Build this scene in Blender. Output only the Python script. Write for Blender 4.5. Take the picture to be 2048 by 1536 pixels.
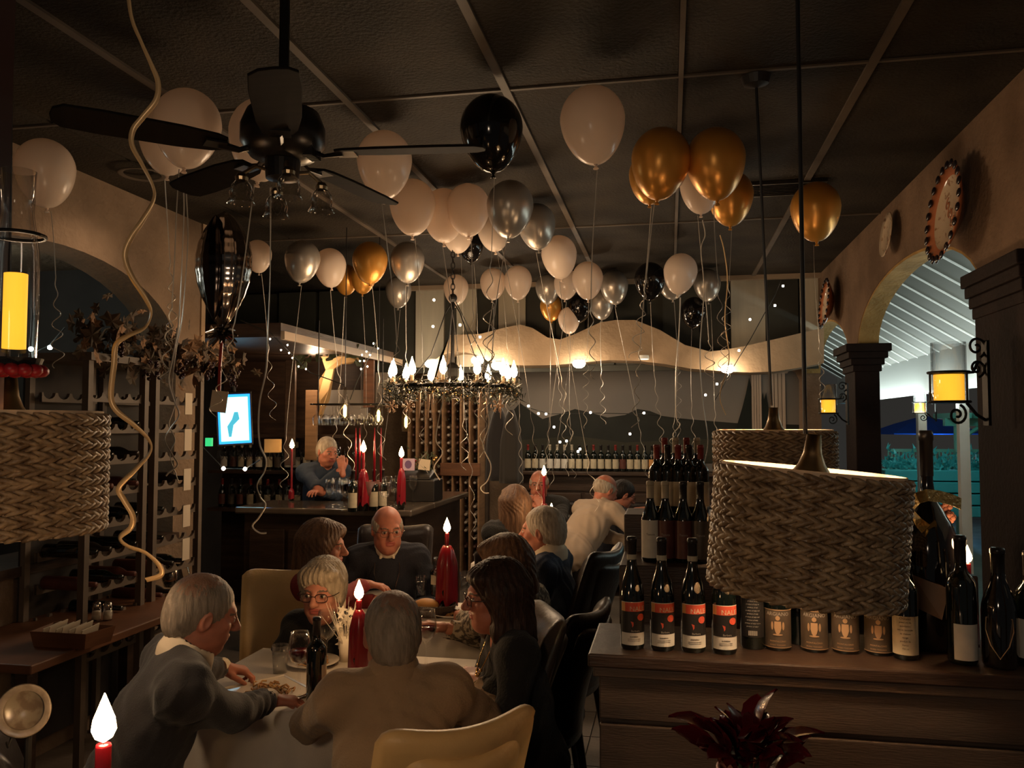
import bpy, bmesh, math, random
import numpy as np
from mathutils import Vector, Matrix, Euler, Quaternion
R = math.radians
PI = math.pi
random.seed(7)
SC = bpy.context.scene
COL = SC.collection
for _o in list(bpy.data.objects):
    bpy.data.objects.remove(_o)

# ------------------------------------------------------------ camera
EYE = 1.75
FPX = 1650.0
cam_d = bpy.data.cameras.new('camera')
cam = bpy.data.objects.new('camera', cam_d)
COL.objects.link(cam)
cam.location = (0, 0, EYE)
cam.rotation_euler = (R(90 + 2.85), 0, R(10.8))
cam_d.sensor_width = 36
cam_d.lens = 36 * FPX / 2048
cam_d.clip_start = 0.05
SC.camera = cam

# ------------------------------------------------------------ exposure, world, main lights
SC.view_settings.view_transform = 'Standard'
SC.view_settings.look = 'None'
SC.view_settings.gamma = 1
SC.view_settings.use_curve_mapping = False
SC.view_settings.exposure = 0.0
world = bpy.data.worlds.new('night')
SC.world = world
world.use_nodes = True
_bg = world.node_tree.nodes['Background']
_bg.inputs[0].default_value = (0.50, 0.47, 0.42, 1)
_bg.inputs[1].default_value = 0.05


def lamp(name, kind, loc, energy, color, size=0.05, rot=None, spot=None):
    d = bpy.data.lights.new(name, kind)
    d.energy = energy
    d.color = color
    if kind == 'AREA':
        d.shape = 'RECTANGLE'
        d.size, d.size_y = size
    else:
        d.shadow_soft_size = size
    if spot:
        d.spot_size = R(spot)
        d.spot_blend = 0.6
    o = bpy.data.objects.new(name, d)
    COL.objects.link(o)
    o.location = loc
    if rot:
        o.rotation_euler = rot
    return o


ORD = ['first', 'second', 'third', 'fourth', 'fifth', 'sixth', 'seventh', 'eighth', 'ninth', 'tenth', 'eleventh', 'twelfth', 'thirteenth', 'fourteenth', 'fifteenth', 'sixteenth', 'seventeenth', 'eighteenth', 'nineteenth', 'twentieth', 'twenty-first', 'twenty-second', 'twenty-third', 'twenty-fourth', 'twenty-fifth', 'twenty-sixth']
WARM = (1.0, 0.70, 0.45)
CANDLE = (1.0, 0.58, 0.30)
# unseen cool white strips added below the header, aimed up to brighten the veranda
lamp('veranda_fill', 'AREA', (2.93, 6.6, 1.9), 62, (0.86, 1.0, 0.95), (0.14, 5.5), (R(180), 0, 0))
lamp('veranda_fill', 'AREA', (2.93, 12.0, 1.9), 60, (0.86, 1.0, 0.95), (0.14, 4.5), (R(180), 0, 0))
# fill spot added under the ceiling ring left of the fan
lamp('ceiling_ring_fill', 'SPOT', (-2.924, 4.142, 3.14), 11, WARM, 0.06, (0, 0, 0), 130)
lamp('niche_fill', 'POINT', (-4.45, 4.1, 2.6), 9, (0.92, 1.0, 0.88), 0.2)  # fill added to lighten the niche interior; no fixture is built
lamp('bar_fill', 'POINT', (-3.15, 7.0, 2.25), 7, WARM, 0.06)  # fill added to brighten the wall behind the bar; no fixture
# unseen fill added behind the camera to light near backs and chairs
lamp('camera_side_fill', 'POINT', (-0.6, -0.9, 2.1), 29, (1.0, 0.76, 0.54), 0.15)


def ray_dir(px, py):
    v = Vector(((px - 1024) / FPX, (768 - py) / FPX, -1.0))
    return cam.rotation_euler.to_matrix() @ v


def at(px, py, axis, val):
    """world point of the photo's sight line through (px, py) on the plane coordinate[axis] = val"""
    r = ray_dir(px, py)
    o = Vector((0, 0, EYE))
    t = (val - o[axis]) / r[axis]
    return o + r * t


def at_d(px, py, d):
    return Vector((0, 0, EYE)) + ray_dir(px, py) * d


# ------------------------------------------------------------ materials
def new_mat(name):
    m = bpy.data.materials.new(name)
    m.use_nodes = True
    nt = m.node_tree
    return m, nt, nt.nodes['Principled BSDF']


def col4(c):
    return (c[0], c[1], c[2], 1)


def mat(name, color, rough=0.6, metal=0.0, var=0.0, scale=8.0, bump=0.0, bscale=40.0, spec=0.5, coat=0.0,
        color2=None, stretch=(1, 1, 1), trans=0.0, ior=1.45, emit=None, estr=0.0, sss=0.0, alpha=1.0, sheen=0.0,
        cmin=0.35, cmax=0.65, detail=5):
    m, nt, b = new_mat(name)
    b.inputs['Base Color'].default_value = col4(color)
    b.inputs['Roughness'].default_value = rough
    b.inputs['Metallic'].default_value = metal
    b.inputs['Specular IOR Level'].default_value = spec
    b.inputs['Coat Weight'].default_value = coat
    b.inputs['Coat Roughness'].default_value = 0.1
    b.inputs['Transmission Weight'].default_value = trans
    b.inputs['IOR'].default_value = ior
    b.inputs['Alpha'].default_value = alpha
    b.inputs['Sheen Weight'].default_value = sheen
    if sss:
        b.inputs['Subsurface Weight'].default_value = sss
        b.inputs['Subsurface Radius'].default_value = (0.02, 0.008, 0.004)
        b.inputs['Subsurface Scale'].default_value = 0.3
    if emit:
        b.inputs['Emission Color'].default_value = col4(emit)
        b.inputs['Emission Strength'].default_value = estr
    tc = mp = None
    if var or color2 or bump:
        tc = nt.nodes.new('ShaderNodeTexCoord')
        mp = nt.nodes.new('ShaderNodeMapping')
        mp.inputs['Scale'].default_value = stretch
        nt.links.new(tc.outputs['Object'], mp.inputs[0])
    if var or color2:
        n = nt.nodes.new('ShaderNodeTexNoise')
        n.inputs['Scale'].default_value = scale
        n.inputs['Detail'].default_value = detail
        nt.links.new(mp.outputs[0], n.inputs['Vector'])
        r = nt.nodes.new('ShaderNodeValToRGB')
        c2 = color2 if color2 else tuple(c * (1 - var) for c in color)
        r.color_ramp.elements[0].position = cmin
        r.color_ramp.elements[1].position = cmax
        r.color_ramp.elements[0].color = col4(c2)
        r.color_ramp.elements[1].color = col4(color)
        nt.links.new(n.outputs['Fac'], r.inputs[0])
        nt.links.new(r.outputs[0], b.inputs['Base Color'])
    if bump:
        n2 = nt.nodes.new('ShaderNodeTexNoise')
        n2.inputs['Scale'].default_value = bscale
        n2.inputs['Detail'].default_value = 4
        nt.links.new(mp.outputs[0], n2.inputs['Vector'])
        bp = nt.nodes.new('ShaderNodeBump')
        bp.inputs['Strength'].default_value = bump
        bp.inputs['Distance'].default_value = 0.02
        nt.links.new(n2.outputs['Fac'], bp.inputs['Height'])
        nt.links.new(bp.outputs[0], b.inputs['Normal'])
    return m


def emat(name, color, strength):
    m, nt, b = new_mat(name)
    b.inputs['Base Color'].default_value = (0, 0, 0, 1)
    b.inputs['Emission Color'].default_value = col4(color)
    b.inputs['Emission Strength'].default_value = strength
    return m


def glassmat(name, color=(1, 1, 1), rough=0.02, mix=0.82):
    """thin clear glass: mostly clear, with a mirror-like sheen at grazing angles"""
    m = bpy.data.materials.new(name)
    m.use_nodes = True
    nt = m.node_tree
    nt.nodes.clear()
    out = nt.nodes.new('ShaderNodeOutputMaterial')
    t = nt.nodes.new('ShaderNodeBsdfTransparent')
    t.inputs[0].default_value = col4(color)
    g = nt.nodes.new('ShaderNodeBsdfGlossy')
    g.inputs['Roughness'].default_value = rough
    lw = nt.nodes.new('ShaderNodeLayerWeight')
    lw.inputs['Blend'].default_value = 1 - mix
    mx = nt.nodes.new('ShaderNodeMixShader')
    nt.links.new(lw.outputs['Facing'], mx.inputs[0])
    nt.links.new(t.outputs[0], mx.inputs[1])
    nt.links.new(g.outputs[0], mx.inputs[2])
    nt.links.new(mx.outputs[0], out.inputs[0])
    return m


M = {}
M['ceiling'] = mat('ceiling_paint', (0.038, 0.030, 0.021), 0.75, var=0.55, scale=2.2, bump=0.4, bscale=60, spec=0.2)
M['batten'] = mat('batten_paint', (0.105, 0.080, 0.058), 0.6, var=0.3, scale=5)
M['stucco'] = mat('ochre_stucco', (0.195, 0.125, 0.080), 0.9, var=0.35, scale=3, bump=0.5, bscale=35, spec=0.15)
M['stucco_l'] = mat('tan_stucco', (0.25, 0.175, 0.118), 0.9, var=0.35, scale=2.5, bump=0.5, bscale=30, spec=0.15)
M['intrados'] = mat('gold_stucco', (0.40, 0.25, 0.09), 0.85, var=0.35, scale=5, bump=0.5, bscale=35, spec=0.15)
M['cloudstucco'] = mat('cream_stucco', (0.42, 0.30, 0.19), 0.9, var=0.25, scale=2.5, bump=0.3, bscale=25, spec=0.15)
M['darkwood'] = mat('dark_wood', (0.055, 0.030, 0.018), 0.45, var=0.5, scale=3, stretch=(1, 1, 8), bump=0.15, bscale=20)
M['ledgewood'] = mat('brown_panel_wood', (0.085, 0.056, 0.038), 0.6, var=0.35, scale=2, stretch=(1, 1, 10), bump=0.15, bscale=25)
M['redwood'] = mat('reddish_wood', (0.20, 0.085, 0.04), 0.5, var=0.4, scale=3, stretch=(1, 1, 6))
M['column'] = mat('dark_stained_pillar', (0.017, 0.009, 0.007), 0.75, spec=.15, var=0.4, scale=3, bump=0.2)
M['floor'] = mat('floor_tile', (0.16, 0.125, 0.095), 0.5, var=0.4, scale=3, bump=0.1)
M['white'] = mat('white_paint', (0.78, 0.80, 0.76), 0.6, var=0.05)
M['whitebright'] = mat('white_gloss_paint', (0.86, 0.88, 0.84), 0.5)
M['iron'] = mat('black_iron', (0.012, 0.011, 0.010), 0.45, metal=0.4)
M['black'] = mat('black_plastic', (0.010, 0.009, 0.009), 0.4)
M['glass'] = glassmat('clear_glass')
M['panelL'] = mat('cream_board', (0.60, 0.55, 0.43), 0.7, var=0.2, scale=3, stretch=(3, 1, 0.4))
M['panelD'] = mat('dark_green_board', (0.045, 0.045, 0.034), 0.7, var=0.3, scale=3)


# ------------------------------------------------------------ mesh builder
class MB:
    def __init__(s):
        s.v = []
        s.f = []
        s.mi = []
        s.m = 0

    def add(s, vs, fs):
        k = len(s.v)
        s.v.extend([tuple(v) for v in vs])
        for f in fs:
            s.f.append(tuple(i + k for i in f))
            s.mi.append(s.m)
        return s

    def box(s, c, d, rot=None):
        x, y, z = d[0] / 2, d[1] / 2, d[2] / 2
        vs = [Vector((sx * x, sy * y, sz * z)) for sz in (-1, 1) for sy in (-1, 1) for sx in (-1, 1)]
        if rot:
            e = Euler(rot).to_matrix()
            vs = [e @ v for v in vs]
        c = Vector(c)
        return s.add([v + c for v in vs], [(0, 2, 3, 1), (4, 5, 7, 6), (0, 1, 5, 4), (1, 3, 7, 5), (3, 2, 6, 7), (2, 0, 4, 6)])

    def bbox(s, a, b):
        return s.box([(a[i] + b[i]) / 2 for i in range(3)], [abs(b[i] - a[i]) for i in range(3)])

    def cyl(s, p0, p1, r0, r1=None, n=12, caps=True):
        if r1 is None:
            r1 = r0
        p0, p1 = Vector(p0), Vector(p1)
        z = (p1 - p0).normalized()
        x = z.orthogonal().normalized()
        y = z.cross(x)
        vs = []
        for p, r in ((p0, r0), (p1, r1)):
            for i in range(n):
                a = 2 * PI * i / n
                vs.append(p + x * math.cos(a) * r + y * math.sin(a) * r)
        fs = [(i, (i + 1) % n, n + (i + 1) % n, n + i) for i in range(n)]
        if caps:
            fs += [tuple(range(n - 1, -1, -1)), tuple(range(n, 2 * n))]
        return s.add(vs, fs)

    def lathe(s, prof, n=24, c=(0, 0, 0), arc=None, rot=None):
        vs, fs = [], []
        k = len(prof)
        a0, a1 = (0, 2 * PI) if arc is None else arc
        closed = arc is None
        cnt = n if closed else n + 1
        e = Euler(rot).to_matrix() if rot else None
        for i in range(cnt):
            a = a0 + (a1 - a0) * i / n
            for r, z in prof:
                v = Vector((r * math.cos(a), r * math.sin(a), z))
                if e:
                    v = e @ v
                vs.append(v + Vector(c))
        for i in range(n):
            j = (i + 1) % cnt
            for q in range(k - 1):
                fs.append((i * k + q, j * k + q, j * k + q + 1, i * k + q + 1))
        return s.add(vs, fs)

    def ell(s, c, r, n=12, m=8, rot=None):
        if isinstance(r, (int, float)):
            r = (r, r, r)
        e = Euler(rot).to_matrix() if isinstance(rot, tuple) else rot
        vs, fs = [], []
        for j in range(m + 1):
            t = PI * j / m
            for i in range(n):
                a = 2 * PI * i / n
                v = Vector((r[0] * math.sin(t) * math.cos(a), r[1] * math.sin(t) * math.sin(a), r[2] * math.cos(t)))
                if e:
                    v = e @ v
                vs.append(v + Vector(c))
        for j in range(m):
            for i in range(n):
                fs.append((j * n + i, (j + 1) * n + i, (j + 1) * n + (i + 1) % n, j * n + (i + 1) % n))
        return s.add(vs, fs)

    def tube(s, pts, r, n=6, flat=None):
        pts = [Vector(p) for p in pts]
        k = len(pts)
        rs = r if isinstance(r, (list, tuple)) else [r] * k
        vs, fs = [], []
        x = None
        for i, p in enumerate(pts):
            t = (pts[min(i + 1, k - 1)] - pts[max(i - 1, 0)])
            if t.length < 1e-9:
                t = Vector((0, 0, 1))
            t.normalize()
            if x is None:
                x = t.orthogonal().normalized()
            x = (x - t * x.dot(t))
            if x.length < 1e-6:
                x = t.orthogonal()
            x.normalize()
            y = t.cross(x)
            for q in range(n):
                a = 2 * PI * q / n
                vs.append(p + x * math.cos(a) * rs[i] + y * math.sin(a) * rs[i] * (flat or 1))
        for i in range(k - 1):
            for q in range(n):
                fs.append((i * n + q, i * n + (q + 1) % n, (i + 1) * n + (q + 1) % n, (i + 1) * n + q))
        fs.append(tuple(range(n - 1, -1, -1)))
        fs.append(tuple((k - 1) * n + q for q in range(n)))
        return s.add(vs, fs)

    def prism(s, poly, z0, z1, axis=2):
        """extrude a polygon (list of 2-D points) along an axis"""
        def mk(p, h):
            if axis == 2:
                return (p[0], p[1], h)
            if axis == 1:
                return (p[0], h, p[1])
            return (h, p[0], p[1])
        n = len(poly)
        vs = [mk(p, z0) for p in poly] + [mk(p, z1) for p in poly]
        fs = [tuple(range(n - 1, -1, -1)), tuple(range(n, 2 * n))] + [(i, (i + 1) % n, n + (i + 1) % n, n + i) for i in range(n)]
        return s.add(vs, fs)

    def mesh(s, name, mats, smooth=False):
        me = bpy.data.meshes.new(name)
        me.from_pydata(s.v, [], s.f)
        if not isinstance(mats, (list, tuple)):
            mats = [mats]
        for m in mats:
            me.materials.append(M[m] if isinstance(m, str) else m)
        if len(mats) > 1:
            me.polygons.foreach_set('material_index', s.mi)
        if smooth:
            me.polygons.foreach_set('use_smooth', [True] * len(me.polygons))
        me.update()
        bm = bmesh.new()
        bm.from_mesh(me)
        bmesh.ops.recalc_face_normals(bm, faces=bm.faces)
        bm.to_mesh(me)
        bm.free()
        return me

    def build(s, name, mats, parent=None, smooth=False, bevel=0, angle=None):
        me = s.mesh(name, mats, smooth)
        o = link(name, me, parent)
        if bevel:
            b = o.modifiers.new('bevel', 'BEVEL')
            b.width = bevel
            b.segments = 2
            b.limit_method = 'ANGLE'
        if smooth and angle:
            me.set_sharp_from_angle(angle=R(angle))
        return o


def link(name, me, parent=None):
    o = bpy.data.objects.new(name, me)
    COL.objects.link(o)
    if parent is not None:
        o.parent = parent
    return o


def tag(o, label=None, cat=None, group=None, kind=None):
    if label:
        o['label'] = label
    if cat:
        o['category'] = cat
    if group:
        o['group'] = group
    if kind:
        o['kind'] = kind
    return o


def thing(name, label, cat, loc=(0, 0, 0), rz=0.0, group=None, rot=None):
    o = bpy.data.objects.new(name, None)
    COL.objects.link(o)
    o.empty_display_size = 0.1
    o.location = loc
    o.rotation_euler = rot if rot else (0, 0, rz)
    return tag(o, label, cat, group)


def copy_thing(src, label, loc, rz=None, group=None, rot=None, scale=None):
    r = src.copy()
    COL.objects.link(r)
    r.location = loc
    if rot is not None:
        r.rotation_euler = rot
    elif rz is not None:
        r.rotation_euler = (0, 0, rz)
    if scale:
        r.scale = (scale, scale, scale)
    if label:
        r['label'] = label
    if group:
        r['group'] = group
    for ch in list(src.children):
        c = ch.copy()
        COL.objects.link(c)
        c.parent = r
        for g in list(ch.children):
            d = g.copy()
            COL.objects.link(d)
            d.parent = c
    return r


def struct(name, mb, mats, parent=None, **k):
    o = mb.build(name, mats, parent, **k)
    if parent is None:
        o['kind'] = 'structure'
    return o
# ============================================================ the room
XR, XL, YB, ZC = 1.43, -3.3, 8.2, 3.2
mb = MB(); mb.bbox((-7, 0.8, -0.1), (1.8, 10.2, 0)); floor = struct('floor', mb, 'floor')
# floor tiles as pieces in the part of the floor the photo shows
_ti = MB(); _ti.box((0, 0, 0.006), (0.392, 0.392, 0.012)); _tm = _ti.mesh('floor_tile', 'floor')
for i in range(5):
    for j in range(11):
        o = link('tile', _tm, floor); o.location = (-0.65 + 0.4 * i, 2.9 + 0.4 * j, 0)

# ceiling: dark panels with pale battens
mb = MB(); mb.bbox((-5.2, 0.2, ZC + 0.03), (XR + 0.6, YB + 2.0, ZC + 0.2)); ceiling = struct('ceiling', mb, 'ceiling')
bx = [-3.65, -2.9, -2.15, -1.40, -0.68, 0.06, 0.81, 1.56]
by = [0.9, 3.43, 5.95, 8.2]
for i in range(len(bx) - 1):
    for j in range(len(by) - 1):
        mb = MB()
        x0, x1, y0, y1 = bx[i] + .012, min(bx[i + 1] - .012, XR), by[j] + .006, by[j + 1] - .006
        mb.bbox((x0, y0, ZC), (x1, y1, ZC + .03)); mb.build('ceiling_panel', 'ceiling', ceiling)
for i, x in enumerate(bx[2:-1]):
    mb = MB(); w = .036 if i != 3 else .02
    mb.bbox((x - w / 2, 0.9, ZC - .012), (x + w / 2, 8.2, ZC + .001)); mb.build('batten', 'batten', ceiling)
for y in by[1:3]:
    mb = MB(); mb.bbox((-3.3, y - .009, ZC - .008), (XR, y + .009, ZC + .001)); mb.build('batten', 'batten', ceiling)

# right wall with arches, built as a thick outline in Y-Z
TH = 0.15
def arch_pts(y0, y1, zs, rise, n=20):
    return [((y0 + y1) / 2 - (y1 - y0) / 2 * math.cos(PI * i / n), zs + rise * math.sin(PI * i / n)) for i in range(n + 1)]
openings = [(1.3, 3.62, 2.42, 0.50), (4.14, 6.72, 2.36, 0.42), (7.05, 9.2, 2.30, 0.42)]
mb = MB(); arch_out = []
pts = [(0.9, 0), (0.9, ZC)] + [(9.4, ZC), (9.4, 0)]
# build as columns of quads: for each opening make spandrel strips
def wall_strip(mb, x0, x1, ya, yb, za_fn):
    pass
ys = [0.9]
segs = []
prev = 0.9
for (y0, y1, zs, rise) in openings:
    mb.bbox((XR, prev, 0), (XR + TH, y0, ZC))
    ap = arch_pts(y0, y1, zs, rise)
    for k in range(len(ap) - 1):
        (ya, za), (yb, zb) = ap[k], ap[k + 1]
        mb.add([(XR, ya, za), (XR, yb, zb), (XR, yb, ZC), (XR, ya, ZC), (XR + TH, ya, za), (XR + TH, yb, zb), (XR + TH, yb, ZC), (XR + TH, ya, ZC)],
               [(0, 1, 2, 3), (7, 6, 5, 4), (0, 4, 5, 1)])
    prev = y1
mb.bbox((XR, prev, 0), (XR + TH, 9.4, ZC))
wall_right = struct('wall_right', mb, 'stucco')
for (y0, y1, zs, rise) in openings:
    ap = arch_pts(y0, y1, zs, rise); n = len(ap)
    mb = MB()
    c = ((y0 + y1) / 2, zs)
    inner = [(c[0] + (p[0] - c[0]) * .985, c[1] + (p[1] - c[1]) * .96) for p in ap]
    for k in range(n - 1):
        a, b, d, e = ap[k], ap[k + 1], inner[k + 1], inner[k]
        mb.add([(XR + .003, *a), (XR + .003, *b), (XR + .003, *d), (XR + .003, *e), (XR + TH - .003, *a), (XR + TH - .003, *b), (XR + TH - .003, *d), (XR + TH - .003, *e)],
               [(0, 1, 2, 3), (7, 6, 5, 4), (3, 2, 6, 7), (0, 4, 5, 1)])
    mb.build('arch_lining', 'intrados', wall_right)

# dark stained pillars standing in front of the piers, with stepped capitals
def pillar(y0, y1, label, ztop):
    t = thing('pillar', label, 'pillar', (XR, (y0 + y1) / 2, 0))
    d = (y1 - y0) / 2
    mb = MB(); mb.bbox((-.03, -d, 0), (TH + .0, d, ztop - .2)); mb.build('shaft', 'column', t, bevel=.008)
    mb = MB(); mb.bbox((-.05, -d - .03, 0), (TH + .05, d + .03, .12)); mb.build('base', 'column', t, bevel=.01)
    mb = MB()
    for k, (e, h) in enumerate(((.02, .05), (.045, .05), (.075, .05), (.105, .06))):
        z = ztop - .21 + .05 * k
        e *= (.6 if y0 < 5 else 1); mb.bbox((-.03 - e * .7, -d - e * .7, z), (TH + .0 + e * .7, d + e * .7, z + h))
    mb.build('capital', 'column', t, bevel=.006)
    return t
pillar(6.70, 7.07, 'dark wooden pillar with stepped capital between the two lit arches', 2.37)
pillar(3.60, 4.16, 'dark wooden pillar with stepped capital at the right edge', 2.45)

# left wall with a wide arch niche opening
mb = MB(); prevy = 0.9
lo = (2.9, 5.08, 2.25, 0.50)
mb.bbox((XL - .25, .9, 0), (XL, lo[0], ZC))
ap = arch_pts(lo[0], lo[1], lo[2], lo[3])
for k in range(len(ap) - 1):
    (ya, za), (yb, zb) = ap[k], ap[k + 1]
    mb.add([(XL, ya, za), (XL, yb, zb), (XL, yb, ZC), (XL, ya, ZC), (XL - .25, ya, za), (XL - .25, yb, zb), (XL - .25, yb, ZC), (XL - .25, ya, ZC)],
           [(0, 1, 2, 3), (7, 6, 5, 4), (0, 4, 5, 1)])
mb.bbox((XL - .25, lo[1], 0), (XL, 5.36, ZC))
mb.bbox((XL - .25, lo[0], 0), (XL, lo[1], 1.0))
wall_left = struct('wall_left', mb, 'stucco_l')
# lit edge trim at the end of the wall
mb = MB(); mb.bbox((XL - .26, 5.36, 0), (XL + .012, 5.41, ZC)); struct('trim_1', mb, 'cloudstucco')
# side room standing in for patio reflections: pale panelled wall with tall dark panes
mb = MB(); mb.bbox((-5.2, 1.4, 0), (-5.1, 5.4, ZC)); wl = struct('wall_niche', mb, 'stucco_l')
M['niche'] = mat('pale_grey_paint', (0.30, 0.31, 0.27), .7, var=.15)
M['nightglass'] = mat('night_window_glass', (0.02, 0.022, 0.022), .08, spec=.6)
mb = MB(); mb.bbox((-5.09, 3.3, 0.9), (-5.05, 5.3, 2.75)); w = struct('window_1', mb, 'niche')
for (ya, yb) in ((3.5, 3.85), (4.62, 4.95)):
    f = MB(); f.bbox((-5.05, ya, 1.05), (-5.03, yb, 2.62)); f.build('pane', 'nightglass', w)
for ya in (3.42, 3.9, 4.55, 5.0, 5.25):
    f = MB(); f.bbox((-5.05, ya, 1.0), (-5.0, ya + .04, 2.7)); f.build('mullion', 'white', w)
f = MB(); f.bbox((-5.05, 3.35, 2.66), (-4.99, 5.3, 2.72)); f.build('header', 'white', w)
mb = MB(); mb.bbox((-5.2, 1.4, 2.9), (XL - .25, 5.4, 2.95)); struct('ceiling_niche', mb, 'stucco_l')
mb = MB(); mb.bbox((XL - .35, 2.9, .98), (XL + .05, 5.08, 1.03)); struct('trim_2', mb, 'darkwood')

# bar alcove behind the left wall: dark canopy, back wall
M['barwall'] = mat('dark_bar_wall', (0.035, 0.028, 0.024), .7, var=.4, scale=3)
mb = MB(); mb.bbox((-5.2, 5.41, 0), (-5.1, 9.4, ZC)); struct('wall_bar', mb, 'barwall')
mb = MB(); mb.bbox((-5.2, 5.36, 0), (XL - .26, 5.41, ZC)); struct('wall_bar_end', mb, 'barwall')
mb = MB(); mb.bbox((-5.2, 5.45, 2.38), (-2.72, 7.9, 2.48)); cn = struct('ceiling_bar_canopy', mb, 'darkwood')
M['canopytrim'] = mat('canopy_edge', (.30, .22, .15), .35)
f = MB(); f.bbox((-2.72, 5.45, 2.36), (-2.69, 8.1, 2.42)); f.build('edge_strip', 'canopytrim', cn)

# back wall: mural of dusk sky, dark hills and cypresses over a wooden booth dado
mb = MB(); mb.bbox((-5.2, 9.4, 0), (XR + TH, 9.55, ZC)); wall_back = struct('wall_back', mb, 'stucco_l')
M['muralsky'] = mat('mural_dusk_paint', (0.24, 0.21, 0.18), .8, color2=(0.17, 0.155, 0.14), scale=.7)
M['muralhill'] = mat('mural_hill_paint', (0.020, 0.021, 0.017), .8, var=.4, scale=2)
M['muralhill2'] = mat('mural_field_paint', (0.040, 0.038, 0.024), .8, var=.4, scale=2)
M['muraltree'] = mat('mural_cypress_paint', (0.009, 0.013, 0.009), .8, var=.4, scale=6)
M['muralcol'] = mat('mural_column_paint', (0.55, 0.42, 0.32), .8, var=.2, scale=3, stretch=(8, 1, .3))
M['muralarch'] = mat('mural_arch_paint', (0.38, 0.27, 0.19), .8, var=.2)
mural = thing('mural', 'wall mural of dark hills and cypresses under a grey dusk sky', 'mural', (0, 9.4, 0))
def flat(poly, m, y, name, par):
    a = MB(); a.prism(poly, y, y + .004, axis=1); return a.build(name, m, par)
flat([(-2.3, 1.2), (1.42, 1.2), (1.42, 2.6), (-2.3, 2.6)], 'muralsky', -.006, 'sky', mural)
def wp(px, py, Y=9.39):
    p = at(px, py, 1, Y); return (p.x, p.z)
flat([wp(1020, 900)] + [wp(*q) for q in ((1018, 830), (1040, 806), (1062, 822), (1085, 838), (1120, 828), (1150, 818), (1180, 825), (1215, 835), (1250, 830), (1275, 818), (1300, 822), (1330, 834), (1375, 838), (1420, 842), (1470, 846), (1620, 850))] + [wp(1640, 930)], 'muralhill', -.011, 'hill', mural)
flat([wp(1020, 920), wp(1040, 880), wp(1150, 872), wp(1250, 885), wp(1400, 878), wp(1630, 890), wp(1630, 930)], 'muralhill2', -.016, 'field', mural)
for (x, top, w) in ((1498, 755, 30), (1528, 800, 16)):
    P_ = [(x - w, 880), (x - w * .8, 850), (x - w * .45, 815), (x - w * .2, 785), (x, top), (x + w * .25, 785), (x + w * .6, 820), (x + w * .9, 855), (x + w, 880)]
    flat([wp(*q) for q in P_], 'muraltree', -.021, 'cypress', mural)
flat([wp(*q) for q in ((1598, 890), (1598, 760), (1590, 745), (1565, 735), (1540, 733), (1560, 726), (1640, 720), (1640, 890))], 'muralarch', -.024, 'painted_arch', mural)
for (x, w) in ((1513, 9), (1556, 14)):
    a = MB()
    p0, p1 = wp(x - w, 890), wp(x + w, 738)
    for k in range(4):
        xa = p0[0] + (p1[0] - p0[0]) * (k + .08) / 4; xb = p0[0] + (p1[0] - p0[0]) * (k + .92) / 4
        a.prism([(xa, p0[1]), (xb, p0[1]), (xb, p1[1] - .05), (xa, p1[1] - .05)], -.030, -.024, axis=1)
    a.prism([(p0[0] - .02, p1[1] - .05), (p1[0] + .02, p1[1] - .05), (p1[0] + .05, p1[1]), (p0[0] - .05, p1[1])], -.032, -.024, axis=1)
    a.build('painted_column', 'muralcol', mural)

# booth dado with a ledge that carries the back row of bottles
dado = thing('booth_panelling', 'dark wood booth panelling with ledge under the mural', 'panelling', (0, 0, 0))
mb = MB(); mb.bbox((-1.75, 9.12, 0), (1.42, 9.38, 1.20)); mb.build('backboard', 'darkwood', dado)
for k in range(4):
    f = MB(); x = -1.7 + k * .78; f.bbox((x, 9.09, .25), (x + .74, 9.12, 1.0)); f.build('panel', 'darkwood', dado, bevel=.006)
f = MB(); f.bbox((-1.8, 9.02, 1.20), (1.42, 9.38, 1.24)); f.build('ledge', 'darkwood', dado, bevel=.006)
f = MB(); f.bbox((-1.75, 9.1, 1.03), (1.42, 9.13, 1.08)); f.build('rail', 'darkwood', dado)
booth = thing('booth_bench', 'dark leather booth bench below the row of bottles', 'bench', (0, 0, 0))
M['leather_d'] = mat('dark_leather', (0.018, 0.012, 0.011), .35, var=.3, bump=.1)
f = MB(); f.bbox((-1.6, 8.55, .12), (1.3, 9.05, .46)); f.build('seat', 'leather_d', booth, bevel=.04)
f = MB(); f.bbox((-1.6, 8.95, .46), (1.3, 9.08, .92)); f.build('backrest', 'leather_d', booth, bevel=.03)

# striped boards above the wavy soffit at the end of the dining room ceiling
mb = MB(); mb.bbox((-4.9, YB + .22, 2.3), (XR, YB + .26, ZC)); wb2 = struct('wall_boards', mb, 'panelD')
def bxr(px): return at(px, 640, 1, YB + .2).x
for (pa, pb, m) in ((560, 632, 'panelD'), (640, 690, 'panelD'), (833, 889, 'panelL'), (915, 953, 'panelL'), (960, 996, 'panelD'), (998, 1052, 'panelL'), (1056, 1110, 'panelD'), (1114, 1170, 'panelD'), (1174, 1228, 'panelD'), (1232, 1290, 'panelD'), (1326, 1398, 'panelD'), (1402, 1455, 'panelD'), (1462, 1530, 'panelL'), (1535, 1596, 'panelD'), (1600, 1640, 'panelL')):
    f = MB(); f.bbox((bxr(pa), YB + .17, 2.36), (bxr(pb), YB + .22, ZC)); f.build('board', m, wb2)
mb = MB(); mb.bbox((-2.7, YB + .0, ZC - .045), (XR, YB + .06, ZC + .0)); struct('trim_3', mb, 'canopytrim')
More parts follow.
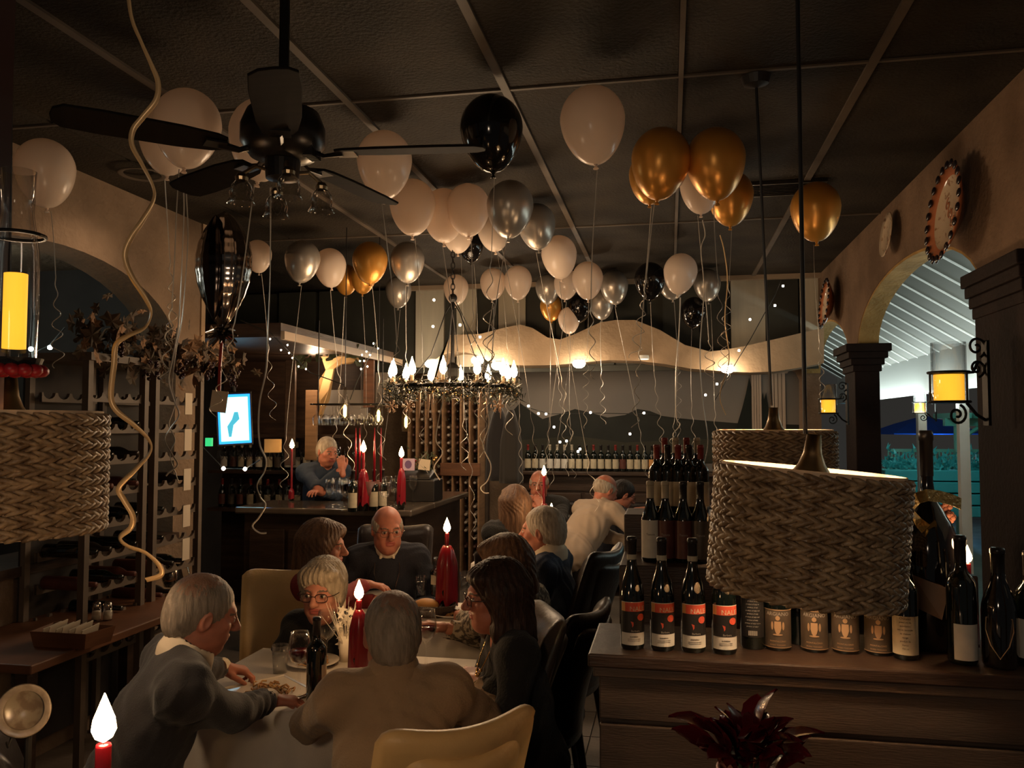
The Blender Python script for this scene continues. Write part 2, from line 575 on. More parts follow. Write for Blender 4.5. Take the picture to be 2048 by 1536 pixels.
# wavy stucco soffit
top = [(860, 790), (880, 712), (900, 670), (960, 668), (1010, 655), (1040, 649), (1065, 656), (1095, 675), (1120, 679), (1150, 668), (1200, 645), (1230, 640), (1270, 640), (1320, 660), (1370, 690), (1420, 703), (1445, 700), (1490, 692), (1560, 676), (1648, 655)]
bot = [(1648, 726), (1600, 735), (1550, 743), (1500, 745), (1440, 742), (1380, 737), (1330, 728), (1280, 722), (1220, 720), (1170, 724), (1110, 730), (1050, 731), (1010, 729), (975, 722)]
Ys = 8.02
archp = [(975, 722), (965, 714), (948, 708), (930, 704), (912, 703), (895, 706), (880, 712), (868, 722), (860, 740)]
poly = [(lambda p: (p.x, p.z))(at(x, y, 1, Ys)) for x, y in top + bot + archp[1:]]
mb = MB(); mb.prism(poly, Ys, Ys + .42, axis=1)
wav = struct('ceiling_wavy_soffit', mb, 'cloudstucco')
# tall plaster door arch under the soffit, behind the chandelier
M['plaster_d'] = mat('brown_plaster', (0.11, 0.078, 0.055), .85, var=.3)
pp = [(lambda p: (p.x, p.z))(at(x, y, 1, 9.2)) for x, y in ((975, 1150), (975, 735), (962, 722), (945, 713), (925, 708), (905, 707), (888, 711), (872, 722), (862, 740), (860, 1150))]
mb = MB(); mb.prism(pp, 9.2, 9.3, axis=1); struct('wall_arch_recess', mb, 'plaster_d')

# half wall (wine ledge) in front on the right
lx0 = at(1196, 1300, 1, 2.50).x
mb = MB(); mb.bbox((lx0, 2.54, 0), (XR, 2.86, 1.03)); hw = struct('wall_wine_ledge', mb, 'ledgewood')
for k, (za, zb) in enumerate(((0.02, .33), (.345, .60), (.615, .86), (.875, 1.0))):
    f = MB(); f.bbox((lx0 + .002, 2.515, za), (XR, 2.54, zb)); f.build('plank', 'ledgewood', hw, bevel=.004)
f = MB(); f.bbox((lx0 - .03, 2.49, 1.03), (XR, 2.89, 1.07)); f.build('ledge_top', 'darkwood', hw, bevel=.006)
f = MB(); f.bbox((lx0 - .015, 2.50, 1.0), (XR, 2.54, 1.03)); f.build('moulding', 'ledgewood', hw, bevel=.005)

# the veranda outside the arches
vx = 3.05
mb = MB()
mb.add([(XR + TH, 1, 3.55), (XR + TH, 16, 3.55), (vx, 16, 2.62), (vx, 1, 2.62), (XR + TH, 1, 3.62), (XR + TH, 16, 3.62), (vx, 16, 2.69), (vx, 1, 2.69)],
       [(0, 1, 2, 3), (7, 6, 5, 4), (0, 4, 5, 1), (2, 6, 7, 3), (0, 3, 7, 4), (1, 5, 6, 2)])
vc = struct('ceiling_veranda', mb, 'white')
L = math.hypot(vx - XR - TH, .93); ang = math.atan2(.93, vx - XR - TH)
M['vboard'] = mat('pale_ceiling_board', (0.085, 0.085, 0.068), .6)
_bm = MB(); _bm.box((0, 0, 0), (L, .40, .02)); _bme = _bm.mesh('board', 'vboard')
_bs = MB(); _bs.box((0, 0, 0), (L, .013, .024)); _bsm = _bs.mesh('batten', 'whitebright')
for k in range(30):
    o = link('board', _bme, vc); o.location = ((vx + XR + TH) / 2 - .01, 3.2 + k * .42, 3.085 - .02); o.rotation_euler = (0, ang, 0)
    o = link('batten', _bsm, vc); o.location = ((vx + XR + TH) / 2 - .015, 3.41 + k * .42, 3.085 - .03); o.rotation_euler = (0, ang, 0)
mb = MB(); mb.bbox((vx - .02, 1, 2.14), (vx + .12, 16, 2.64)); struct('trim_4', mb, 'whitebright')
mb = MB(); mb.bbox((XR + TH, 1, -.1), (vx + .12, 16, 0)); struct('floor_veranda', mb, 'floor')
M['teal'] = mat('teal_glow_glass', (0.01, 0.05, 0.055), .1, spec=.6, emit=(0.02, .17, .19), estr=.10)  # unassigned; the outside teal glow is put into its emission
for k, y in enumerate((4.2, 5.3, 6.4, 7.5, 8.6, 9.7, 11.2)):
    mb = MB(); mb.bbox((vx + .02, y - .05, 0), (vx + .12, y + .05, 2.16)); o = struct('trim_%d' % (5 + k), mb, 'whitebright')
# ============================================================ balloons
M['bal_w'] = mat('white_latex', (0.78, 0.67, 0.57), .22, spec=.5, sss=.0)
_nt = M['bal_w'].node_tree; _pb = _nt.nodes['Principled BSDF']; _tr = _nt.nodes.new('ShaderNodeBsdfTranslucent'); _tr.inputs[0].default_value = (.92, .76, .62, 1)
_mx = _nt.nodes.new('ShaderNodeMixShader'); _mx.inputs[0].default_value = .42
_nt.links.new(_pb.outputs[0], _mx.inputs[1]); _nt.links.new(_tr.outputs[0], _mx.inputs[2]); _nt.links.new(_mx.outputs[0], _nt.nodes['Material Output'].inputs[0])
M['bal_k'] = mat('black_latex', (0.006, 0.005, 0.005), .10, spec=.6)
M['bal_g'] = mat('gold_latex', (0.58, 0.27, 0.05), .30, metal=.45)
M['bal_s'] = mat('silver_latex', (0.42, 0.38, 0.33), .28, metal=.55)
M['ribbon'] = mat('silver_ribbon', (0.62, 0.57, 0.50), .25, metal=.35)
M['ribbon_g'] = mat('gold_ribbon', (0.66, 0.44, 0.22), .35, metal=.3)


def balloon_profile():
    pr = []
    for i in range(23):
        t = i / 22.0
        a = t * PI
        z = math.cos(a)
        r = math.sin(a)
        if z < 0:
            z = z * 1.42
            r = r * (1 - .16 * (t - .5) * 2) if t < .93 else r * .84
        else:
            z = z * 1.06
        pr.append((max(r, 0) * .5, z * .5))
    pr[-1] = (.018, -.72)
    pr[-2] = (.055, -.695)
    return pr


BAL_ME = {}
for key in 'wkgs':
    a = MB(); a.lathe(balloon_profile(), 32); BAL_ME[key] = a.mesh('balloon_body', 'bal_' + key, True)
    a = MB(); a.lathe([(.018, -.715), (.014, -.735), (.02, -.745), (.045, -.785), (.04, -.79), (.008, -.76)], 12); a.cyl((.0, 0, -.735), (.0, 0, -.72), .03, n=10)
    BAL_ME[key + 'k'] = a.mesh('knot', 'bal_' + key, True)


def ribbon_mesh(L, curl, seed, mat_='ribbon', w=.0045, amp=.02):
    rng = random.Random(seed)
    pts = []
    n = int(L / .012)
    ph = rng.random() * 6
    bend = rng.uniform(-.05, .05)
    for i in range(n + 1):
        t = i / n
        z = -L * t
        c = max(0, (t - (1 - curl)) / curl) if curl else 0
        a = amp * min(1, c * 2.5) * (1 + .35 * math.sin(7 * t + ph))
        th = z * 2 * PI / .13 + ph
        x = math.cos(th) * a + bend * math.sin(t * PI * .8)
        y = math.sin(th) * a + .02 * math.sin(t * 3 + ph)
        pts.append(Vector((x, y, z)))
    mb = MB()
    vs, fs = [], []
    for i, p in enumerate(pts):
        t = (pts[min(i + 1, n)] - pts[max(i - 1, 0)]).normalized()
        s = t.cross(Vector((math.cos(i * .01 + ph), math.sin(i * .01 + ph), 0.2))).normalized()
        q = t.cross(s) * .0006
        vs += [p + s * w / 2 + q, p - s * w / 2 + q, p - s * w / 2 - q, p + s * w / 2 - q]
    for i in range(n):
        for k in range(4):
            fs.append((i * 4 + k, i * 4 + (k + 1) % 4, i * 4 + 4 + (k + 1) % 4, i * 4 + 4 + k))
    mb.add(vs, fs)
    return mb.mesh('ribbon', mat_, True)


RIB = [ribbon_mesh(L, c, i) for i, (L, c) in enumerate(((1.3, .35), (1.15, .55), (1.5, .4), (1.0, .6), (1.4, .25), (1.25, .7)))]
# px, top, bottom (of the body), width px, colour, words
BAL = [
    (375, 168, 356, 131, 'w', 'large white balloon left of the ceiling fan, in front of a pinkish one'),
    (336, 212, 352, 112, 'w', 'pinkish white balloon half hidden behind the large one at upper left'),
    (527, 207, 352, 134, 'w', 'white balloon half hidden behind the ceiling fan motor'),
    (90, 281, 414, 112, 'w', 'white balloon at the far left above the tall candle glass'),
    (769, 263, 398, 110, 'w', 'white balloon crossed by the fan blade'),
    (983, 188, 350, 126, 'k', 'large glossy black balloon hanging highest over the room centre'),
    (1185, 172, 334, 130, 'w', 'large white balloon alone between the black and the gold ones'),
    (1322, 243, 420, 118, 'g', 'large gold balloon, left of the gold pair at upper right'),
    (1302, 300, 416, 88, 'g', 'gold balloon mostly hidden behind the left large gold one'),
    (1431, 257, 402, 118, 'g', 'large gold balloon, right of the gold pair at upper right'),
    (1402, 322, 434, 84, 'w', 'silvery white balloon tucked below the gold pair'),
    (1461, 336, 463, 90, 'g', 'lowest gold balloon of the upper right bunch'),
    (1631, 362, 488, 97, 'g', 'single gold balloon beside the hanging lamp cord near the wall'),
    (825, 362, 468, 92, 'w', 'leftmost white balloon of the middle bunch below the fan blade tip'),
    (888, 372, 494, 88, 'w', 'white balloon in the middle bunch, lower left'),
    (936, 365, 480, 88, 'w', 'white balloon in front at the centre of the middle bunch'),
    (915, 424, 511, 66, 'w', 'white balloon lowest in the middle bunch'),
    (1020, 357, 483, 94, 's', 'larger silver balloon at the right of the middle bunch'),
    (1073, 400, 511, 76, 's', 'smaller silver balloon at the right end of the middle bunch'),
    (988, 420, 506, 68, 'w', 'white balloon behind the silver one in the middle bunch'),
    (1000, 418, 492, 56, 'k', 'small black balloon wedged under the larger silver one'),
    (942, 462, 528, 50, 'k', 'small black balloon below the middle bunch'),
    (1118, 470, 560, 71, 'w', 'white balloon at the top of the chain right of the middle bunch'),
    (1175, 519, 606, 62, 'w', 'white balloon second in the chain, above the downlight'),
    (1133, 535, 606, 50, 'w', 'small white balloon between the two chain balloons'),
    (986, 535, 603, 52, 'w', 'white balloon, left one of the two side by side at centre'),
    (1036, 529, 604, 56, 'w', 'white balloon, right one of the two side by side at centre'),
    (912, 546, 616, 50, 'w', 'small white balloon above the chandelier chain'),
    (1361, 507, 590, 67, 'w', 'white balloon over the silver ones at centre right'),
    (1344, 524, 604, 60, 's', 'silver balloon behind the white one at centre right'),
    (1414, 535, 608, 54, 's', 'silver balloon right of the white one at centre right'),
    (1300, 526, 600, 62, 'k', 'black balloon left of the white one at centre right'),
    (1228, 538, 614, 56, 's', 'silver balloon right of the white chain balloons'),
    (1203, 576, 644, 50, 's', 'silver balloon low beneath the white chain balloon'),
    (1096, 546, 612, 50, 's', 'silver balloon above the small gold one at centre'),
    (1102, 590, 642, 44, 'g', 'small gold balloon at centre, below a silver one'),
    (1160, 588, 646, 48, 'k', 'black balloon beneath the white chain balloons'),
    (1388, 592, 660, 52, 'k', 'black balloon low at centre right before the boards'),
    (1138, 612, 672, 44, 'w', 'little white balloon lowest over the wavy soffit'),
    (516, 475, 554, 54, 'w', 'white balloon just right of the foil balloon'),
    (605, 478, 571, 70, 's', 'silver balloon at left, beside a white one'),
    (660, 491, 584, 64, 'w', 'white balloon at left between silver and gold ones'),
    (692, 522, 601, 50, 'g', 'gold balloon half hidden at left behind its neighbours'),
    (740, 482, 572, 70, 'g', 'largest gold balloon of the left trio'),
    (726, 520, 595, 52, 'g', 'gold balloon tucked beneath the largest of the left trio'),
    (815, 484, 567, 68, 's', 'silver balloon above the bar, right of the gold trio'),
    (797, 550, 621, 52, 's', 'lower silver balloon above the bar'),
]
for i, (px, t, b, w, c, lab) in enumerate(BAL):
    W = .265
    hgt = (b - t)
    d = W * FPX / w
    p = at_d(px, t + .424 * hgt, d)
    if p.z + .53 * W > ZC - .02:
        d *= (ZC - .02 - EYE) / (p.z + .53 * W - EYE)
        p = at_d(px, t + .424 * hgt, d)
    if p.y > 7.80:
        d *= 7.80 / p.y; p = at_d(px, t + .424 * hgt, d)
    if px < 830 and w <= 72 and t > 470:
        d *= .90; p = at_d(px, t + .424 * hgt, d)
    Wr = w * d / FPX
    rng = random.Random(i)
    r = thing('balloon', lab, 'balloon', p, group='balloons under the ceiling',
              rot=(rng.uniform(-.12, .12), rng.uniform(-.14, .14), rng.uniform(0, 6)))
    link('body', BAL_ME[c], r).scale = (Wr, Wr, Wr)
    link('knot', BAL_ME[c + 'k'], r).scale = (Wr, Wr, Wr)
    o = link('ribbon', RIB[i % 6], r); o.location = (0, 0, -.755 * Wr)
    s = rng.uniform(.8, 1.12) * (1.1 if i > 12 else .75)
    o.scale = (1, 1, s)
    o.rotation_euler = (-r.rotation_euler[0] * .8, -r.rotation_euler[1] * .8, rng.uniform(0, 6))


# loose curling streamers near the lens, given by photo points at a chosen distance
def streamer(name, pts, d, w, m, label, d2=None, twist=.4, parent=None):
    P = [at_d(x, y, d + ((d2 or d) - d) * i / (len(pts) - 1)) for i, (x, y) in enumerate(pts)]
    # catmull-rom
    Q = []
    for i in range(len(P) - 1):
        p0, p1, p2, p3 = P[max(i - 1, 0)], P[i], P[i + 1], P[min(i + 2, len(P) - 1)]
        for k in range(10):
            t = k / 10
            Q.append(.5 * ((2 * p1) + (p2 - p0) * t + (2 * p0 - 5 * p1 + 4 * p2 - p3) * t * t + (3 * p1 - p0 - 3 * p2 + p3) * t ** 3))
    Q.append(P[-1])
    base = Q[0].copy()
    mb = MB(); vs, fs = [], []
    for i, p in enumerate(Q):
        t = (Q[min(i + 1, len(Q) - 1)] - Q[max(i - 1, 0)]).normalized()
        view = (p - Vector((0, 0, EYE))).normalized()
        s = t.cross(Vector((0, 1, 0))).normalized()
        s = Quaternion(t, math.sin(i * .08) * twist * 1.5) @ s
        q = t.cross(s) * .0006
        vs += [p - base + s * w / 2 + q, p - base - s * w / 2 + q, p - base - s * w / 2 - q, p - base + s * w / 2 - q]
    for i in range(len(Q) - 1):
        for k in range(4):
            fs.append((i * 4 + k, i * 4 + (k + 1) % 4, i * 4 + 4 + (k + 1) % 4, i * 4 + 4 + k))
    mb.add(vs, fs)
    o = mb.build(name, m, None, smooth=True)
    o.location = base
    tag(o, label, 'ribbon')
    return o


streamer('streamer', [(252, -60), (262, 30), (283, 85), (303, 130), (316, 165), (312, 200), (285, 235), (266, 260), (264, 290), (285, 330), (306, 372), (307, 400), (285, 440), (262, 475), (250, 510), (262, 550), (290, 595), (302, 625), (290, 655), (255, 672), (232, 690), (228, 730), (222, 790), (232, 820), (268, 850), (298, 880), (300, 905), (270, 940), (238, 975), (248, 1000), (265, 1030), (262, 1055), (240, 1075), (255, 1092), (290, 1105), (318, 1130), (322, 1150), (292, 1160)],
         1.75, .0115, 'ribbon_g', 'mirrored wide gold curling ribbon, built solid down the left foreground')  # reflection in the window glass, built as a solid ribbon
streamer('streamer', [(366, 360), (368, 420), (365, 500), (362, 580), (357, 650), (345, 720), (338, 760), (348, 800), (358, 830), (340, 858), (330, 880), (345, 910), (355, 930), (338, 945), (332, 952)],
         3.4, .007, 'ribbon', 'silver ribbon in front of the wine rack, curled at its end')
streamer('streamer', [(372, 380), (376, 470), (371, 560), (364, 640), (352, 700), (344, 770), (352, 800), (345, 825), (338, 850), (350, 880), (340, 910), (352, 950), (356, 962)],
         3.45, .006, 'ribbon', 'thin silver ribbon beside the curled one over the wine rack')
streamer('streamer', [(541, 375), (541, 460), (540, 560), (536, 660), (532, 740), (520, 800), (517, 850), (520, 890), (532, 920), (528, 945), (514, 970), (521, 995), (531, 1010), (518, 1035), (505, 1052), (518, 1065), (533, 1066)],
         3.3, .007, 'ribbon', 'long silver ribbon below the fan ending in a hook')
streamer('streamer', [(905, 620), (896, 700), (886, 800), (878, 835), (872, 880), (885, 905), (868, 935), (880, 960)],
         4.6, .007, 'ribbon', 'silver ribbon crossing the left of the chandelier')
streamer('streamer', [(988, 612), (985, 700), (975, 800), (978, 850), (966, 890), (982, 930), (976, 960), (962, 975), (968, 985), (978, 986)],
         4.7, .007, 'ribbon', 'silver ribbon right of the chandelier ending in a loop')
streamer('streamer', [(1361, 595), (1358, 660), (1352, 740), (1352, 830), (1360, 850), (1346, 870), (1358, 890), (1350, 905)],
         6.6, .009, 'ribbon', 'silver ribbon hanging below the centre right balloons')
streamer('streamer', [(1405, 440), (1410, 470), (1402, 500), (1408, 580), (1400, 700), (1405, 800), (1416, 880), (1408, 930)],
         4.6, .006, 'ribbon', 'silver ribbon left of the front woven lampshade')
streamer('streamer', [(1440, 470), (1448, 500), (1455, 560), (1450, 640), (1458, 720), (1440, 790), (1452, 830)],
         4.6, .006, 'ribbon_g', 'coppery ribbon under the gold balloon bunch')

# foil balloon
M['foil'] = mat('dark_foil', (0.34, 0.30, 0.27), .12, metal=1.0)
M['foil_k'] = mat('black_foil', (0.05, 0.04, 0.035), .14, metal=1.0)
M['cardpaper'] = mat('cream_card', (0.55, 0.47, 0.36), .7)
M['redribbon'] = mat('dark_red_ribbon', (0.30, 0.03, 0.025), .4)
p = at_d(447, 540, 3.9)
fb = thing('foil_balloon', 'pleated silver and black foil balloon hanging at left', 'balloon', p)
def foil(nr, r0, h, ph=0):
    mb = MB(); vs, fs = [], []
    n, m_ = 48, 40
    for j in range(m_ + 1):
        v = j / m_; z = h / 2 - h * v
        e = math.sin(PI * v ** .85) ** .75 if 0 < v < 1 else 0.03
        for i in range(n):
            a = 2 * PI * i / n
            rr = r0 * e * (1 + .05 * abs(math.sin(v * PI * 9)) ** .6 * (1 if -.9 < ((a + PI) % (2 * PI)) - PI - PI * 1.5 + PI * 2 < .9 else .6) + .03 * math.sin(14 * a + ph))
            vs.append((rr * math.cos(a), rr * math.sin(a) * .62, z))
    for j in range(m_):
        for i in range(n):
            fs.append((j * n + i, (j + 1) * n + i, (j + 1) * n + (i + 1) % n, j * n + (i + 1) % n))
    mb.add(vs, fs); return mb
foil(0, .135, .56).build('foil_body', 'foil', fb, smooth=True)
mb = foil(0, .068, .50); o = mb.build('foil_front', 'foil_k', fb, smooth=True); o.location = (-.012, -.055, 0)
mb = MB()
rng = random.Random(3)
for k in range(26):
    a = rng.uniform(0, 6.28); l = rng.uniform(.03, .08)
    c = Vector((0, 0, -.30)); e = c + Vector((math.cos(a) * l, math.sin(a) * l, rng.uniform(-.07, .03)))
    mb.tube([c, (c + e) / 2 + Vector((0, 0, .01)), e], [.008, .012, .004], 5)
o = mb.build('foil_tassel', 'foil', fb)
mb = MB(); mb.tube([(0, 0, -.3), (-.01, 0, -.45), (-.012, 0, -.60)], .008, 6); mb.build('red_tie', 'redribbon', fb)
cd = MB(); cd.box((0, 0, 0), (.075, .004, .10), (0, .12, .2)); o = cd.build('gift_card', 'cardpaper', None)
o.location = at_d(438, 803, 3.85); tag(o, 'cream card hanging from the foil balloon beside the television', 'card')

# ============================================================ chandelier
M['flame'] = emat('flame_bulb', (1.0, 0.66, 0.36), 75)
M['tinsel'] = mat('gold_tinsel', (0.75, 0.50, 0.22), .2, metal=1.0)
M['leafdark'] = mat('dark_pine_garland', (0.020, 0.022, 0.012), .5)
M['frost'] = mat('frosted_ornament', (0.62, 0.42, 0.28), .3, metal=.4)
M['ivory'] = mat('ivory_sleeve', (0.55, 0.42, 0.28), .5)
cp = at_d(905, 775, 5.5)
ch = thing('chandelier', 'iron ring chandelier with twelve flame bulbs and tinsel garland', 'chandelier', cp)
RR = .41
mb = MB(); mb.tube([(RR * math.cos(2 * PI * i / 36), RR * math.sin(2 * PI * i / 36), 0) for i in range(37)], .014, 8); mb.build('ring', 'iron', ch)
mb = MB(); mb.cyl((0, 0, .05), (0, 0, .62), .012); mb.ell((0, 0, .1), (.05, .05, .07)); mb.ell((0, 0, .6), .03); mb.build('stem', 'iron', ch)
for k in range(4):
    a = 2 * PI * k / 4 + .2
    mb = MB(); mb.tube([(RR * math.cos(a) * s, RR * math.sin(a) * s, z) for s, z in ((0, .58), (.12, .5), (.35, .22), (.7, .04), (1, 0))], .0045, 6); mb.build('arm', 'iron', ch)
_b = MB(); _b.lathe([(0.006, 0), (.020, .014), (.025, .034), (.019, .062), (.008, .090), (.001, .115)], 12); _bm1 = _b.mesh('bulb', 'flame', True)
_b = MB(); _b.cyl((0, 0, 0), (0, 0, .05), .012); _b.lathe([(.0, -.0), (.03, .0), (.034, .012), (.03, .012)], 12); _bm2 = _b.mesh('candle_sleeve', 'ivory')
for k in range(12):
    a = 2 * PI * k / 12 + .12
    o = link('candle_sleeve', _bm2, ch); o.location = (RR * math.cos(a), RR * math.sin(a), .015)
    o2 = link('bulb', _bm1, o); o2.location = (0, 0, .05)
rng = random.Random(5)
for nm, m_, cnt, ln in (('garland', 'leafdark', 2000, .055), ('tinsel_garland', 'tinsel', 800, .022)):
    mb = MB()
    for k in range(cnt):
        a = rng.uniform(0, 2 * PI); rr = RR + rng.gauss(0, .025)
        c = Vector((rr * math.cos(a), rr * math.sin(a), rng.gauss(-.02, .034)))
        d = Vector((rng.gauss(0, 1), rng.gauss(0, 1), rng.gauss(-.1, .8))).normalized() * ln * rng.uniform(.5, 1.2)
        s = d.cross(Vector((rng.gauss(0, 1), rng.gauss(0, 1), 1))).normalized() * .005
        mb.add([c - s, c + s, c + d], [(0, 1, 2)])
    o = mb.build(nm, m_, ch); o['kind'] = 'stuff'
for k, (px, dy) in enumerate(((852, 70), (877, 90), (870, 60), (980, 80), (968, 90), (1005, 85))):
    a = math.acos(max(-1, min(1, (px - 905) / 125))) * (-1)
    mb = MB(); mb.lathe([(0, 0), (.009, -.02), (.007, -.09), (.001, -.17)], 8); o = mb.build('icicle', 'frost', ch, smooth=True)
    o.location = (RR * math.cos(a + R(10)), RR * math.sin(a + R(10)), -.04)
for k, a in enumerate((-2.6, -2.05, -.55)):
    mb = MB()
    for q in range(6):
        t = PI * q / 3; mb.cyl((0, 0, 0), (.042 * math.cos(t), 0, .042 * math.sin(t)), .004, n=5)
        for s in (.5, .75):
            for e in (-.5, .5):
                mb.cyl((.042 * s * math.cos(t), 0, .042 * s * math.sin(t)), (.042 * s * math.cos(t) + .014 * math.cos(t + e * 1.6), 0, .042 * s * math.sin(t) + .014 * math.sin(t + e * 1.6)), .003, n=4)
    o = mb.build('snowflake', 'frost', ch); o.location = (RR * math.cos(a), RR * math.sin(a), -.13)
mb = MB(); zc = ZC - cp.z
k = 0; z = .62
while z < zc - .03:
    pts = []
    for q in range(13):
        t = 2 * PI * q / 12
        x, y = .013 * math.cos(t), .024 * math.sin(t)
        pts.append((x, 0, z + .02 + y) if k % 2 else (0, x, z + .02 + y))
    mb.tube(pts, .0035, 5); z += .036; k += 1
mb.lathe([(.0, zc - .03), (.05, zc - .02), (.06, zc)], 16)
mb.build('chain', 'iron', ch)
lamp('chandelier_glow', 'POINT', cp + Vector((0, 0, .12)), 37, WARM, .25)

# string of fairy lights between soffit and right boards
M['fairy'] = emat('fairy_bulb', (1.0, 0.82, 0.60), 45)
M['fairyw'] = emat('fairy_bulb_white', (0.85, 1.0, 0.95), 30)
M['wire'] = mat('dark_wire', (.012, .012, .010), .5)
def fairy(label, pts, d, bulbs, m='fairy', r=.011, off=.03, d2=None):
    P = [at_d(x, y, d + ((d2 or d) - d) * i / max(1, len(pts) - 1)) for i, (x, y) in enumerate(pts)]
    t = thing('string_lights', label, 'string lights', P[0])
    mb = MB(); mb.tube([q - P[0] for q in P], .004, 5); mb.build('wire', 'wire', t)
    sph = MB(); sph.ell((0, 0, 0), r, 8, 6); me = sph.mesh('bulb', m, True)
    for (x, y) in bulbs:
        o = link('bulb', me, t); o.location = at_d(x, y, d - .03) - P[0]
    return t
fairy('dark twig string of lights hanging slantwise by the right boards', [(1562, 560), (1550, 590), (1530, 625), (1500, 680), (1478, 715), (1460, 745), (1445, 775), (1430, 800)], 7.6,
      [(1566, 572), (1550, 611), (1500, 639), (1478, 701), (1455, 745), (1434, 768), (1411, 790)])
fairy('string of lights crossing right above the chandelier', [(905, 590), (930, 640), (955, 690), (975, 730)], 6.8, [(866, 653), (920, 650), (960, 674), (868, 600)])
fairy('fairy lights along the painted hills on the back wall', [(1045, 812), (1100, 828), (1180, 826), (1290, 828), (1380, 840)], 8.9,
      [(1057, 812), (1077, 827), (1092, 828), (1181, 825), (1288, 826), (1108, 854), (1260, 868), (1120, 884), (1133, 882), (1156, 903), (1160, 898)], r=.013)
fairy('small warm fairy lights hanging along the bar canopy', [(480, 640), (540, 665), (590, 715), (620, 745), (690, 770)], 5.9,
      [(540, 678), (562, 700), (575, 690), (578, 706), (585, 716), (597, 733), (612, 738)], r=.006)
fairy('warm fairy lights climbing a twig above the bar', [(700, 800), (715, 760), (735, 720), (755, 680)], 6.2,
      [(722, 738), (724, 710), (733, 703), (740, 710), (747, 687), (756, 697), (720, 722), (735, 733), (728, 722)], r=.0065)
fairy('small warm bulbs on the back bar, two standing in for reflections', [(388, 860), (400, 888), (447, 937), (490, 938), (520, 920)], 6.75, [(388, 860), (389, 888), (447, 937), (490, 938)], r=.016)  # the two globes imitate reflections with glowing bulbs
fairy('white lights standing in for reflections low along the left niche', [(0, 735), (50, 715), (100, 690), (130, 655)], 4.6, [(12, 722), (62, 698), (100, 695), (52, 712)], 'fairyw', r=.013)  # mirrored patio lights, built as glowing bulbs
# ============================================================ downlights under the wavy soffit
M['lampface'] = emat('downlight_lens', (1.0, 0.80, 0.56), 60)
M['lampface2'] = emat('downlight_lens_dim', (1.0, 0.78, 0.52), 4)
for (px, py, lab, e, dim) in ((1158, 722, 'bright recessed downlight under the middle of the wavy soffit', 26, 0), (1288, 715, 'dim recessed downlight right of the bright one', 5, 1),
                         (995, 726, 'bright recessed downlight behind the chandelier right side', 22, 0), (1455, 732, 'recessed downlight at the right of the wavy soffit', 18, 0), (862, 722, 'recessed downlight behind the chandelier left side', 16, 0),
                         (955, 716, 'recessed downlight above the chandelier middle', 16, 0)):
    q = at(px, py, 1, 7.93)
    t = thing('downlight', lab, 'light', q, group='downlights of the wavy soffit')
    mb = MB(); mb.lathe([(.03, .02), (.045, .02), (.05, -.015), (.042, -.02)], 20); mb.build('trim_ring', 'white', t)
    mb = MB(); mb.lathe([(0, -.012), (.042, -.012)], 20) if dim else mb.ell((0, 0, -.025), (.062, .062, .045), 16, 10); mb.build('lens', 'lampface2' if dim else 'lampface', t)
    lamp('downlight_beam', 'POINT', q + Vector((0, -.06, -.08)), e * .22, WARM, .03)

# ============================================================ ceiling fan
M['fanblack'] = mat('dark_bronze', (0.018, 0.015, 0.013), .3, metal=.5)
M['fanblade'] = mat('fan_blade_wood', (0.010, 0.007, 0.005), .8, spec=.1, var=.4, scale=4, stretch=(8, 1, 1))
M['brass'] = mat('aged_brass', (0.30, 0.22, 0.13), .3, metal=1)
M['tulip'] = glassmat('tulip_glass', (.8, .78, .75), .08, .6)
fp = at_d(566, 275, 2.55)
fan = thing('ceiling_fan', 'dark bronze ceiling fan with small glass tulip lights', 'fan', fp)
mb = MB(); mb.lathe([(0, .10), (.06, .10), (.11, .075), (.128, .03), (.128, -.02), (.10, -.06), (.05, -.075), (0, -.075)], 32); mb.build('motor_housing', 'fanblack', fan, smooth=True)
mb = MB(); mb.cyl((0, 0, .09), (0, 0, ZC - fp.z), .016); mb.lathe([(.0, ZC - fp.z - .06), (.05, ZC - fp.z - .05), (.065, ZC - fp.z - .0)], 20); mb.build('down_rod', 'fanblack', fan)
mb = MB(); mb.lathe([(.0, -.14), (.05, -.13), (.055, -.075), (0, -.075)], 24)
for k in range(9):
    mb.box((.095, -.03 + k * .008, -.055), (.03, .003, .03))
mb.build('switch_housing', 'fanblack', fan)
tip = at_d(905, 370, 2.5) - fp
base_a = math.atan2(tip.y, tip.x)
for k in range(5):
    a = base_a + 2 * PI * k / 5
    mb = MB()
    outline = [(0.17, -.035), (.20, -.05), (.30, -.062), (.50, -.066), (.60, -.060), (.625, -.035), (.63, 0), (.625, .035), (.60, .060), (.50, .066), (.30, .062), (.20, .05), (.17, .035)]
    mb.prism(outline, -.004, .004)
    o = mb.build('blade', 'fanblade', fan, bevel=.002); o.rotation_euler = (R(10), 0, a); o.location = (0, 0, -.05)
    f = MB(); f.tube([(.09, 0, -.045), (.13, 0, -.062), (.19, 0, -.056)], [.012, .010, .014], 6, flat=.5); f.box((.2, 0, -.056), (.06, .06, .006)); f2 = f.build('blade_iron', 'fanblack', fan); f2.rotation_euler = (0, 0, a)
for k in range(4):
    a = base_a + .5 + PI / 2 * k
    f = MB(); f.tube([(.03, 0, -.11), (.08, 0, -.10), (.12, 0, -.13)], .006, 6); f.lathe([(.012, -.128), (.02, -.14), (.018, -.15)], 12, c=(.12, 0, 0)); o = f.build('light_arm', 'brass', fan); o.rotation_euler = (0, 0, a)
    g = MB(); g.lathe([(.014, 0), (.03, -.02), (.036, -.045), (.033, -.06), (.042, -.075)], 18); q = g.build('tulip_shade', 'tulip', fan, smooth=True)
    q.location = (.12 * math.cos(a), .12 * math.sin(a), -.145)

